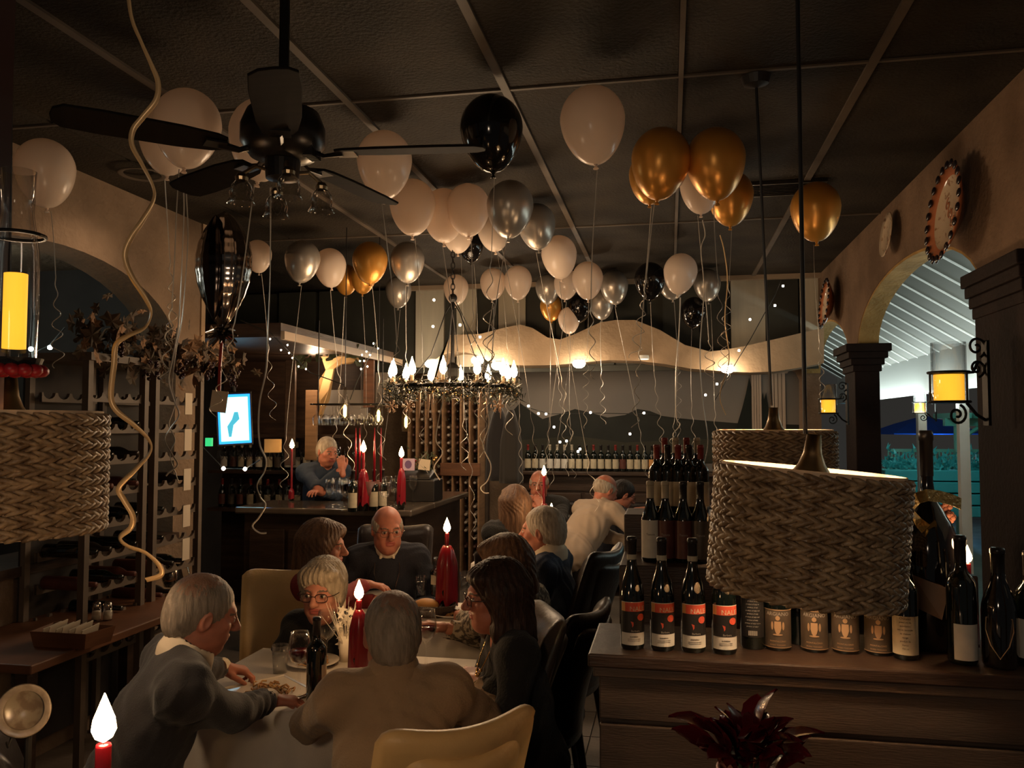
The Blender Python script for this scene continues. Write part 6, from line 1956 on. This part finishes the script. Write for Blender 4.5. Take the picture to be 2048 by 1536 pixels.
def head_parts(fem, h, skin, hair, style, nb_local, age=1, mouth=0):
    """returns (V,Q,mi) for the head and (V,Q) for the hair, in head space: +Y face, +Z up, origin between the ears"""
    F_ = Field((-.11, -.14, -.30), (.11, .15, .15), h)
    w = .94 if fem else 1.0
    F_.ell((0, -.014, .034), (.074 * w, .094, .086), k=.02)
    F_.ell((0, .022, -.030), (.059 * w, .066, .080), k=.03)
    F_.ell((0, .060, -.088), (.024, .022, .018), k=.035)
    for sx in (-1, 1):
        F_.ell((sx * .044 * w, .056, -.014), (.020, .020, .018), k=.02)
        F_.ell((sx * .048 * w, .02, -.062), (.018, .035, .022), k=.03)
    F_.ell((0, .076, .030), (.046, .014, .012), k=.018)
    if age:
        F_.ell((0, .035, -.098), (.035, .03, .018), k=.03)
        for sx in (-1, 1): F_.ell((sx * .030, .066, -.052), (.016, .015, .022), k=.018)
    for sx in (-1, 1):
        F_.ell((sx * .031, .100, .008), (.019, .018, .012), k=.016, cut=True)
    F_.cap((0, .086, .020), (0, .108, -.018), .0085, .0125, k=.012)
    F_.ell((0, .108, -.020), (.0125, .013, .011), k=.008)
    for sx in (-1, 1): F_.ell((sx * .013, .097, -.024), (.008, .011, .0075), k=.007)
    F_.ell((0, .083, -.046), (.027, .013, .0065), k=.007)
    F_.ell((0, .081, -.058), (.023, .013, .0068), k=.006)
    F_.ell((0, .100, -.0520), (.024, .009, .0020 + .006 * mouth), k=.004, cut=True)
    for sx in (-1, 1):
        F_.ell((sx * .031, .0775, .008), (.0125, .0125, .0125), k=.002)
        ro = np.array(Euler((R(-12), 0, R(-18) * sx)).to_matrix())
        F_.ell((sx * .077 * w, -.008, -.002), (.009, .019, .031), rot=ro, k=.012)
        F_.ell((sx * .086 * w, -.002, .002), (.006, .010, .018), rot=ro, k=.006, cut=True)
    rn = .046 if fem else .056
    F_.cap((0, -.022, -.055), nb_local, rn, rn * 1.08, k=.035)
    V, Q = F_.mesh()
    c = V[Q].mean(1); mi = np.zeros(len(Q), int)
    for sx in (-1, 1):
        e = c - np.array((sx * .031, .0775, .008)); d = np.sqrt((e ** 2).sum(1))
        mi[(d < .0137) & (e[:, 1] > .0045) & (np.abs(e[:, 2] + .0005) < .0046)] = 1
        mi[(d < .0137) & (np.hypot(e[:, 0], e[:, 2]) < .0060) & (e[:, 1] > .006) & (np.abs(e[:, 2] + .0005) < .0046)] = 2
        mi[(d < .0150) & (e[:, 1] > .003) & (e[:, 2] >= .0041) & (e[:, 2] < .0065)] = 4
        b = np.abs(c[:, 2] - (.029 - .004 * ((c[:, 0] * sx - .03) / .02) ** 2)) < .0036
        mi[b & (c[:, 0] * sx > .013) & (c[:, 0] * sx < .048) & (c[:, 1] > .055)] = 4
    mi[(np.abs(c[:, 0]) < .024) & (c[:, 1] > .083) & (c[:, 2] < -.0405) & (c[:, 2] > -.0640)] = 3
    # hair
    H = Field((-.20, -.22, -.36), (.20, .16, .19), max(h, .005))
    if style == 'ring':      # bald on top with a fringe of hair
        H.ell((0, -.018, .022), (.082, .101, .082), k=.01)
        H.ell((0, .020, .115), (.085, .135, .085), k=.02, cut=True)
        H.ell((0, .115, -.03), (.095, .092, .10), k=.012, cut=True)
        H.ell((0, -.01, -.13), (.12, .16, .075), k=.01, cut=True)
    elif style == 'short':
        H.ell((0, -.020, .036), (.083, .103, .097), k=.01)
        H.ell((0, -.055, -.01), (.072, .068, .08), k=.03)
        H.ell((0, .118, -.030), (.098, .098, .108), k=.012, cut=True)
        H.ell((0, .03, -.125), (.13, .12, .098), k=.012, cut=True)
    elif style == 'thin':    # short with thinning crown
        H.ell((0, -.020, .034), (.081, .101, .092), k=.01)
        H.ell((0, -.060, -.02), (.068, .060, .07), k=.03)
        pass
        H.ell((0, .112, -.030), (.092, .080, .110), k=.018, cut=True)
        H.ell((0, .02, -.135), (.13, .13, .080), k=.012, cut=True)
    elif style == 'crop_f':  # full short female cut swept over the forehead
        H.ell((0, -.022, .043), (.092, .109, .100), k=.01)
        H.ell((0, -.050, -.02), (.078, .070, .080), k=.03)
        H.ell((-.030, .058, .088), (.058, .036, .028), k=.03)
        H.ell((.045, .046, .078), (.036, .034, .032), k=.03)
        for sx in (-1, 1): H.cap((sx * .080, .010, .04), (sx * .077, .006, -.030), .016, .009, k=.02)
        H.ell((0, .120, -.035), (.082, .082, .100), k=.014, cut=True)
        H.ell((0, .02, -.15), (.13, .13, .075), k=.02, cut=True)
    elif style in ('bob', 'bob_dark', 'long'):
        H.ell((0, -.022, .042), (.096, .114, .103), k=.01)
        low = -.26 if style == 'long' else (-.155 if style == 'bob_dark' else -.10)
        for a in range(9):
            t = -1.9 + 3.8 * a / 8
            x, y = .078 * math.sin(t), -.020 - .088 * math.cos(t)
            H.cap((x, y, .03), (x * 1.16 + .01 * math.sin(a * 2), y * 1.04 - .01, low + .012 * math.sin(a * 3)), .034, .026, k=.03)
        H.ell((-.03, .05, .085), (.06, .045, .03), k=.03)
        H.ell((0, .120, -.040), (.088, .096 if style == 'bob_dark' else .090, .112), k=.012, cut=True)
        if style == 'bob_dark':
            for a in range(12):
                t = -2 + 4 * a / 11; H.ell((.098 * math.sin(t), -.02 - .10 * math.cos(t), -.10 - .03 * (a % 2)), (.024, .022, .035), k=.015)
    # strand relief
    X, Y, Z = np.meshgrid(*H.ax, indexing='ij')
    th = np.arctan2(X, -Y)
    am = .0012 if style in ('ring', 'thin', 'short') else .0018
    H.D += (am * np.sin(26 * th + 5 * np.sin(30 * Z) + 9 * Z / .1) + am * .6 * np.sin(61 * th + 4 * np.sin(24 * Z + 1))).astype(np.float32)
    hV, hQ = H.mesh()
    return (V, Q, mi), (hV, hQ)


def hand_mesh(W, f, n, side, h, curl=.5, s=1.0):
    """f forward, n palm-down normal (points out of the back of the hand), side=+1: thumb on +s"""
    f = np.array(f, float); f /= np.linalg.norm(f); n = np.array(n, float); n -= f * (n @ f); n /= np.linalg.norm(n)
    sd = np.cross(f, n) * side
    W = np.array(W, float)
    F_ = Field(W - .22 * s, W + .22 * s, h)
    P = lambda a, b, c: W + s * (f * a + sd * b + n * c)
    F_.cap(P(-.05, 0, 0), P(.015, 0, 0), .026 * s, .025 * s, k=.02)
    ks = [(.026, .088, .072, .0092), (.008, .092, .080, .0094), (-.010, .088, .074, .0090), (-.027, .080, .058, .0080)]
    for i, (b, a, L, r) in enumerate(ks):
        F_.cap(P(.01, b * .55, 0), P(a, b, .002), .014 * s, .0115 * s, k=.014)
        p = P(a, b, .002); ang = 0; cu = curl * (1 + .12 * i)
        dv = f + sd * (b * 2.2); dv /= np.linalg.norm(dv)
        for j, (fr, rr) in enumerate(((.45, 1), (.30, .92), (.25, .82))):
            ang += cu * (.75 if j == 0 else 1.0)
            dirv = dv * math.cos(ang) - n * math.sin(ang)
            q = p + dirv * L * fr * s
            F_.cap(p, q, r * rr * s, r * rr * .93 * s, k=.003); p = q
    a0, a1, a2, a3 = P(.012, .020, -.006), P(.045, .044, -.014), P(.074, .052, -.022), P(.097, .048, -.032)
    F_.cap(a0, a1, .0150 * s, .0118 * s, k=.015); F_.cap(a1, a2, .0112 * s, .0100 * s, k=.004); F_.cap(a2, a3, .0100 * s, .0082 * s, k=.003)
    return F_.mesh()


def person(label, head, face, lean=10, side=0, hy=0, hp=0, hr=0, fem=False, skin='skin', hair='h_grey', style='short', top='c_black', near=False,
           hands=None, stand=False, glasses=None, collar=None, neck_cut=0, belly=0, hs=1.0, age=1, cuff=None, extra=None, shw=None, inflate=.014, mouth=0, pad=0, colr=.012):
    H = Vector(head)
    zp = (.80 if 'white shirt' in label else .88) if stand else .54
    cl = math.cos(R(lean))
    if stand:
        L = .50
        c_ = (H.z - zp - .13) / L
        if c_ < 1: lean = math.degrees(math.acos(max(.3, c_))); cl = math.cos(R(lean))
        else: zp = H.z - .13 - L * cl
    else:
        L = (H.z - zp - .135) / cl
        if L > .56: zp += (L - .56) * cl; L = .56
        if L < .42: zp -= (.42 - L) * cl; L = .42
    up = np.array((math.sin(R(side)), math.sin(R(lean)), cl)); up /= np.linalg.norm(up)
    latv = np.array((1.0, 0, 0)); latv -= up * (latv @ up); latv /= np.linalg.norm(latv); fwd = np.cross(up, latv)
    TR = np.stack([latv, fwd, up], 1)
    pel = np.array((0, 0, zp)); nb = pel + up * L
    neckdir = np.array((0, .35 + .3 * math.sin(R(lean)), 1.0)); neckdir /= np.linalg.norm(neckdir)
    hc = nb + neckdir * .135
    hm = (Euler((0, 0, R(hy))).to_matrix() @ Euler((-R(hp), 0, 0)).to_matrix() @ Euler((0, R(hr), 0)).to_matrix())
    rf = Matrix.Rotation(R(face), 3, 'Z')
    off = rf @ Vector(hc)
    root_loc = Vector((H.x - off.x, H.y - off.y, 0))
    zfix = H.z - hc[2]
    t = thing('person', label, 'person', root_loc, R(face))
    inv = rf.inverted()
    loc = lambda p: np.array(inv @ (Vector(p) - root_loc))
    sw = shw or (.155 if fem else .185)
    Ps = lambda a, b, c: pel + latv * a + fwd * b + up * c
    sh = {sx: nb - up * .055 + latv * sx * sw + fwd * .0 for sx in (-1, 1)}
    hip = {sx: pel + latv * sx * .085 for sx in (-1, 1)}
    if stand:
        kn = {sx: np.array((sx * .09, .02, .48)) for sx in (-1, 1)}; an = {sx: np.array((sx * .10, -.02, .09)) for sx in (-1, 1)}
    else:
        kn = {sx: np.array((sx * .13, .40, min(zp, .54) - .01)) for sx in (-1, 1)}; an = {sx: np.array((sx * .13, .38, .09)) for sx in (-1, 1)}
    W, E = {}, {}
    for sx in (-1, 1):
        tgt = None
        if hands and hands.get(sx) is not None: tgt = loc(hands[sx])
        if tgt is None: tgt = np.array((sx * .12, .34, zp + .13)) if not stand else np.array((sx * .26, .1, .75))
        v = tgt - sh[sx]; a, b = .285, .255; dd = np.linalg.norm(v)
        if dd > a + b - .01: tgt = sh[sx] + v / dd * (a + b - .01); dd = a + b - .01; v = tgt - sh[sx]
        u = v / dd; x = (a * a - b * b + dd * dd) / (2 * dd); hgt = math.sqrt(max(a * a - x * x, 0))
        hint = np.array((sx * .75, -.25, -.8)); hint -= u * (hint @ u); hint /= np.linalg.norm(hint)
        E[sx] = sh[sx] + u * x + hint * hgt; W[sx] = tgt
    ms = 1.0 if not fem else .88

    def torso(F_, g, arms=True, legs=False):
        F_.ell(Ps(0, 0, .02), (.165 + g, .12 + g, .12 + g), TR, k=.05)
        F_.ell(Ps(0, .01 + belly * .3, .17), (.145 * ms + g + belly * .3, .108 + g + belly, .13), TR, k=.07)
        F_.ell(Ps(0, 0, L - .20), (.160 * ms + g, .112 * ms + g, .17), TR, k=.07)
        if fem:
            for sx in (-1, 1): F_.ell(Ps(sx * .07, .085, L - .20), (.062 + g * .5, .055 + g * .5, .060), TR, k=.05)
        F_.cap(sh[-1] - latv * -.02, sh[1] - latv * .02, .062 + g, .062 + g, k=.05)
        for sx in (-1, 1):
            F_.cap(nb - up * .01 + latv * sx * .03 - fwd * .01, sh[sx] + up * .02, .045 + g * .6, .045 + g * .6, k=.05)
            if arms:
                F_.cap(sh[sx], E[sx], (.052 if not fem else .045) * 1.0 + g, .041 * ms + g, k=.04)
                F_.cap(E[sx], W[sx] - (W[sx] - E[sx]) * .06, .041 * ms + g, .028 + g * .8, k=.02)

    allp = np.array([pel, nb] + list(sh.values()) + list(E.values()) + list(W.values()))
    lo, hi = allp.min(0) - .20, allp.max(0) + .17
    # body
    parts = []
    lo2 = lo.copy(); hi2 = hi.copy(); kk = np.array(list(kn.values()) + list(an.values())); lo2 = np.minimum(lo2, kk.min(0) - .12); hi2 = np.maximum(hi2, kk.max(0) + .12)
    B = Field(lo2, hi2, .017)
    torso(B, 0)
    for sx in (-1, 1):
        B.cap(hip[sx], kn[sx], .078, .055, k=.04); B.cap(kn[sx], an[sx], .052, .036, k=.02); B.cap(an[sx], an[sx] + np.array((0, .12, -.05)), .035, .03, k=.02)
    B.cap(nb - up * .04, nb + neckdir * .06, .05, .045, k=.03)
    V, Q = B.mesh(); parts.append((V, Q, np.zeros(len(Q), int)))
    hh = .0042 if near else .0058
    nbl = np.array(hm.inverted() @ (Vector(nb - up * .045 - hc))) / hs
    (hV, hQ, hmi), (haV, haQ) = head_parts(fem, hh, skin, hair, style, nbl, age, mouth)
    hmn = np.array(hm)
    tf = lambda V_: (V_ * hs) @ hmn.T + hc
    parts.append((tf(hV), hQ, hmi))
    for sx in (-1, 1):
        hd = (W[sx] - E[sx]); hd = hd / np.linalg.norm(hd)
        nrm = np.array((0, 0, 1.0))
        cu = .42; s_ = .92 if fem else 1.0
        if hands and hands.get('dir%d' % sx) is not None: hd = np.array(inv @ Vector(hands['dir%d' % sx]))
        if hands and hands.get('nrm%d' % sx) is not None: nrm = np.array(inv @ Vector(hands['nrm%d' % sx]))
        if hands and hands.get('curl%d' % sx) is not None: cu = hands['curl%d' % sx]
        if abs(nrm @ hd / np.linalg.norm(hd)) > .95: nrm = nrm + fwd * .5 + np.array((.3, 0, 0))
        # thumb points towards the body's middle when the palm faces down
        f0 = hd / np.linalg.norm(hd); n0 = nrm - f0 * (nrm @ f0); sdir = np.cross(f0, n0); sgn = 1 if sdir @ latv * -sx > 0 else -1
        if hands and hands.get('thumb%d' % sx) is not None: sgn = hands['thumb%d' % sx]
        V, Q = hand_mesh(W[sx], hd, nrm, sgn, .0036 if near else .0055, cu, s_); parts.append((V, Q, np.zeros(len(Q), int)))
    n0, Vs, Qs, Ms = 0, [], [], []
    for V, Q, mi in parts:
        Vs.append(V); Qs.append(Q + n0); Ms.append(mi); n0 += len(V)
    me = np_mesh('body', np.concatenate(Vs), np.concatenate(Qs), [skin, 'eyewhite', 'iris', 'lip', 'brow'], np.concatenate(Ms))
    link('body', me, t)
    if style != 'none':
        hmi2 = None
        if style == 'thin':
            cc = haV[haQ].mean(1); q = np.sqrt(((cc[:, 0] - .01) / .052) ** 2 + ((cc[:, 1] + .045) / .062) ** 2) + .25 * np.sin(cc[:, 0] * 210 + 3 * np.sin(cc[:, 1] * 130)) * np.sin(cc[:, 1] * 170)
            hmi2 = ((q < 1) & (cc[:, 2] > .06)).astype(int)
        link('hair', np_mesh('hair', tf(haV), haQ, [hair, 'h_thin'], hmi2), t)
    # upper garment
    G = Field(lo, hi + np.array((0, 0, .03)), .0085 if near else .011)
    torso(G, inflate)
    if pad:
        for sx in (-1, 1):
            G.cap(nb - up * .02 + latv * sx * .05, sh[sx] + up * (.028 + pad), .045, .046, k=.03)
        G.cap(nb + neckdir * .0 - latv * .055 - fwd * .02, nb + neckdir * .0 + latv * .055 - fwd * .02, .036, .036, k=.02)
    # hem
    G.ell(Ps(0, 0, -.02), (.18 + inflate, .135 + inflate, .13), TR, k=.05)
    G.cap(nb - up * .02 + fwd * .0, nb + neckdir * .035, .062, .058, k=.03)
    G.cap(nb + neckdir * .01 + fwd * .01, nb + neckdir * .14 + fwd * .01, .052 if fem else .058, .07, k=.008, cut=True)
    if neck_cut:
        G.cap(nb + neckdir * .05 + fwd * .06, nb - up * neck_cut + fwd * .155, .055, .012, k=.01, cut=True)
    for sx in (-1, 1):
        hd = W[sx] - E[sx]; hd /= np.linalg.norm(hd)
        G.cap(W[sx] - hd * .004, W[sx] + hd * .08, .05, .06, k=.003, cut=True)
    X, Y, Z = np.meshgrid(*G.ax, indexing='ij')
    ph = (hash(label) % 7) if False else (len(label) % 7)
    G.D += (.0035 * np.sin(38 * Z + 14 * X + 9 * np.sin(11 * X + ph)) * np.sin(17 * Y + 11 * X + ph) + .0022 * np.sin(60 * (X * .6 + Z) + 8 * np.sin(20 * Y))).astype(np.float32)
    V, Q = G.mesh()
    nm = {'c_darksuit': 'jacket', 'c_beige': 'jacket', 'c_black': 'top', 'c_white': 'shirt', 'c_pattern': 'blouse'}.get(top, 'sweater')
    link(nm, np_mesh(nm, V, Q, [top]), t)
    # trousers and shoes
    T_ = Field(np.minimum(kk.min(0), pel) - .16, np.maximum(kk.max(0), pel) + .16, .015)
    T_.ell(pel, (.168, .125, .12), TR, k=.05)
    for sx in (-1, 1):
        T_.cap(hip[sx], kn[sx], .088, .066, k=.04); T_.cap(kn[sx], an[sx] + np.array((0, 0, .0)), .064, .05, k=.02)
    T_.cap(an[-1] - np.array((0, 0, .10)), an[1] - np.array((0, 0, .10)), .05, .05, k=.004, cut=True) if False else None
    V, Q = T_.mesh(); link('trousers', np_mesh('trousers', V, Q, ['c_trouser']), t)
    mb = MB()
    for sx in (-1, 1):
        mb.ell((an[sx][0], an[sx][1] + .06, .045), (.048, .13, .045), 14, 8)
    mb.build('shoes', 'c_shoe', t, smooth=True)
    if collar:
        F_ = Field(nb - .13, nb + .15, .005)
        a0 = nb + neckdir * .018; a1 = nb + neckdir * .062; cr = colr
        F_.cap(a0, a1, .075 + cr, .068 + cr * .5, k=.01)
        F_.cap(a0 - neckdir * .08, a1 + neckdir * .08, .066 + cr * .6, .058 + cr * .4, k=.003, cut=True)
        F_.cap(a1 + neckdir * .045 + fwd * .01, a1 + neckdir * .12 + fwd * .01, .09, .09, k=.003, cut=True)
        F_.cap(a0 + fwd * .095 - neckdir * .01, a1 + fwd * .11, .020, .040, k=.004, cut=True)
        F_.cap(a0 + fwd * .06 - neckdir * .0 + latv * .028, a0 + fwd * .085 - neckdir * .04 + latv * .04, .016, .008, k=.01)
        F_.cap(a0 + fwd * .06 - neckdir * .0 - latv * .028, a0 + fwd * .085 - neckdir * .04 - latv * .04, .016, .008, k=.01)
        V, Q = F_.mesh(); link('collar', np_mesh('collar', V, Q, [collar]), t)
    if cuff:
        for sx in (-1, 1):
            hd = W[sx] - E[sx]; hd /= np.linalg.norm(hd)
            mb = MB(); mb.cyl(W[sx] - hd * .03, W[sx] + hd * .008, .036, .036, n=18); mb.build('cuff', cuff, t, smooth=False)
    if glasses:
        g = thing_part = MB()
        for sx in (-1, 1):
            pts = []
            for i in range(21):
                a = 2 * PI * i / 20
                x = .0235 * (abs(math.cos(a)) ** .7) * (1 if math.cos(a) >= 0 else -1); z = .0165 * (abs(math.sin(a)) ** .7) * (1 if math.sin(a) >= 0 else -1)
                pts.append((sx * .032 + x, .1015 - abs(x + sx * .03) * .12, .004 + z))
            g.tube(pts, .0017 if glasses == 'spec_frame' else .0011, 6)
            g.tube([(sx * .056, .098, .010), (sx * .076, .07, .010), (sx * .082, .0, .008), (sx * .081, -.02, -.004)], .0016, 5)
        g.tube([(-.009, .103, .010), (0, .106, .012), (.009, .103, .010)], .0018, 5)
        o = g.build('glasses', glasses, t, smooth=True)
        o.data.transform((Matrix.Translation(Vector(hc)) @ hm.to_4x4() @ Matrix.Scale(hs, 4)))
        g = MB()
        for sx in (-1, 1):
            g.add([(sx * .032 + .022 * math.cos(a), .1005, .004 + .015 * math.sin(a)) for a in [2 * PI * i / 16 for i in range(16)]], [tuple(range(16))])
        o2 = g.build('lenses', 'spec_lens', o); o2.data.transform((Matrix.Translation(Vector(hc)) @ hm.to_4x4() @ Matrix.Scale(hs, 4)))
    if extra:
        extra(t, dict(nb=nb, fwd=fwd, latv=latv, up=up, neckdir=neckdir, hc=hc, pel=pel, L=L))
    return t


# ---- the near table
p1 = person('grey haired man in a dark suit, seen from behind left of the near table', at_d(408, 1222, 2.55), -50, lean=24, hy=2, hp=16, hr=4, skin='skin_red', hair='h_grey', style='thin', top='c_darksuit', near=True,
            hands={-1: tpt(455, 1362) + Vector((0, 0, .05)), 'dir-1': (.85, .45, -.25), 1: tpt(542, 1432) + Vector((0, 0, .055)), 'dir1': (.80, .55, -.2), 'curl-1': .65, 'curl1': .45}, collar='c_cuff', cuff='c_cuff', belly=.02, pad=.006)
p2 = person('grey haired woman with red framed glasses in black, facing the camera', at_d(645, 1180, 3.62), 174, lean=8, hy=9, hp=5, fem=True, hair='h_silver', style='crop_f', top='c_black', near=True, glasses='spec_frame', hs=1.09, mouth=.3)
p3 = person('man in a beige jacket with thinning grey hair, his back to the camera', at_d(785, 1262, 2.62), 24, lean=12, hy=0, hp=6, hair='h_grey', style='thin', top='c_beige', near=True, hs=1.10, shw=.172,
            hands={-1: (-1.20, 2.84, .81), 1: (-.70, 2.98, .81)}, belly=.03, pad=.012, collar='c_beige')
def necklace(t, k):
    mb = MB(); nb, f, l, u = k['nb'], k['fwd'], k['latv'], k['up']
    pts = [nb + l * (.062 * math.cos(a)) + f * (.05 + .085 * (math.sin(a) if math.sin(a) > 0 else 0)) - u * (.00 + .13 * max(0, math.sin(a)) ** 1.2) for a in [PI * i / 16 for i in range(17)]]
    mb.tube(pts, .0022, 5)
    for i in range(5, 12): mb.ell(tuple(pts[i]), .006, 8, 5)
    mb.build('necklace', 'tinsel', t, smooth=True)
p4 = person('dark haired woman with glasses in a black jacket, in profile right of the near table', at_d(988, 1190, 3.0), 112, lean=9, hy=4, hp=4, fem=True, skin='skin_red', hair='h_dark', style='bob_dark', top='c_black', near=True, glasses='spec_frame', neck_cut=.16, hs=1.02, extra=necklace)
# ---- the second table
p5 = person('brown haired woman in red, in profile, reaching over the second table', at_d(648, 1092, 4.22), -80, lean=4, hp=4, fem=True, hair='h_brown', style='bob', top='c_red', near=True, hs=1.05,
            hands={1: at(795, 1163, 2, .84), 'dir1': (.95, .2, -.15), -1: (-1.55, 4.35, .80)})
def lanyard(t, k):
    mb = MB(); nb, f, l, u = k['nb'], k['fwd'], k['latv'], k['up']
    mb.tube([nb + l * .07 + f * .03, nb + l * .075 + f * .125 - u * .10, nb + l * .03 + f * .150 - u * .26, nb - l * .03 + f * .150 - u * .26, nb - l * .075 + f * .125 - u * .10, nb - l * .07 + f * .03], .002, 5)
    mb.build('glasses_cord', 'spec_wire', t)
p6 = person('balding older man with wire glasses in a navy sweater behind the second table', at_d(775, 1056, 4.98), 196, lean=14, hy=14, hp=8, skin='skin_red', hair='h_white', style='ring', top='c_navy', near=True, glasses='spec_wire', collar='c_cuff', hs=1.15, extra=lanyard)
p7 = person('brown haired woman in a patterned blouse, half hidden behind the dark haired woman', at_d(1008, 1128, 3.80), 68, lean=12, hp=8, fem=True, hair='h_brown', style='bob', top='c_pattern', near=True, hs=1.06,
            hands={-1: (-1.02, 4.05, .80), 1: (-1.05, 3.80, .80)}, inflate=.02)
p8 = person('grey haired man in a blue sweater with a wide cream collar, facing left', at_d(1083, 1062, 4.45), 84, lean=4, hp=2, skin='skin_red', hair='h_white', style='short', top='c_blue', near=True, collar='c_cuff', hs=1.10, colr=.028)
# ---- further back
p9 = person('woman with long light brown hair, her back turned, before the man eating', at_d(1030, 1008, 5.55), 12, lean=4, fem=True, hair='h_brown', style='long', top='c_black', hands={-1: (-1.2, 6.0, .8), 1: (-.95, 6.0, .8)})
mo = at_d(1068, 985, 6.62)
p10 = person('grey haired man with glasses eating with both hands at the back table', at_d(1078, 968, 6.95), 184, lean=2, hp=2, skin='skin_red', hair='h_white', style='ring', top='c_black', glasses='spec_wire',
             hands={-1: mo + Vector((.07, -.06, -.13)), 1: mo + Vector((-.07, -.06, -.13)), 'dir-1': (-.35, .25, .9), 'dir1': (.35, .25, .9), 'nrm-1': (.2, -1, .2), 'nrm1': (-.2, -1, .2), 'curl-1': .6, 'curl1': .6})
p11 = person('man in a white shirt bending over the table by the booth, arm stretched out', at_d(1211, 978, 6.5), -30, stand=True, hy=-20, hp=22, skin='skin_red', hair='h_white', style='ring', top='c_white', inflate=.012, shw=.155,
             hands={1: at_d(1284, 1020, 6.35), 'dir1': (.9, .3, .1), -1: (-.25, 6.4, .84)})
p12 = person('dark haired man with glasses looking down, behind the white shirted man', at_d(1247, 988, 7.1), -68, lean=14, hp=26, skin='skin_red', hair='h_black', style='short', top='c_navy', glasses='spec_frame', age=0,
             hands={-1: (-.2, 7.1, .8), 1: (-.1, 6.95, .8)})
p13 = person('bartender in a dark blue sweater standing behind the bar, hand at his chin', at_d(655, 903, 7.15), -128, stand=True, hair='h_white', skin='skin_red', style='short', top='c_darkblue', hp=14,
             hands={1: at_d(684, 938, 6.9), 'dir1': (-.2, .2, .9), -1: at_d(640, 985, 6.85), 'curl1': .9})
for nm, (pp_, rz, le, lab, tz, back) in {
    'a': (p3, R(40), 'cream_l', 'cream leather dining chair in the foreground, its curved back to the camera', 1.005, .0),
    'b': (p2, R(-158), 'cream_l', 'cream leather chair behind the grey haired woman in black', 1.03, .0),
    'c': (p4, R(113), 'tan_l', 'taupe leather chair of the dark haired woman in profile', 1.02, .0),
    'd': (p8, R(75), 'leather_d', 'dark leather chair of the man in the blue sweater', 1.10, .0),
    'e': (p5, R(-80), 'leather_d', 'dark leather chair of the brown haired woman in red', .95, 0),
    'f': (p6, R(190), 'leather_d', 'dark leather chair behind the balding man in the navy sweater', 1.08, 0),
    'g': (p1, R(-45), 'leather_d', 'dark leather chair of the man in the dark suit', .92, 0),
    'h': (p7, R(75), 'leather_d', 'dark leather chair of the woman in the patterned blouse', .95, 0),
    'i': (p9, R(8), 'leather_d', 'dark leather chair of the long haired woman', .95, 0),
    'j': (p10, R(180), 'leather_d', 'dark leather chair of the man eating at the back', .95, 0),
}.items():
    l = pp_.location.copy()
    d = Vector((-math.sin(rz), math.cos(rz), 0))
    l = l + d * .05
    if nm == 'a': l = Vector((-.735, 2.30, 0))
    if nm == 'b': l = l + Vector((-.22, .02, 0))
    if nm == 'e': l = l + Vector((.12, .16, 0))
    if nm == 'c': l = l + Vector((-.22, .08, 0))
    chair((l.x, l.y, 0), rz, le, lab, topz=tz, w=.42 if nm in 'ac' else .47)
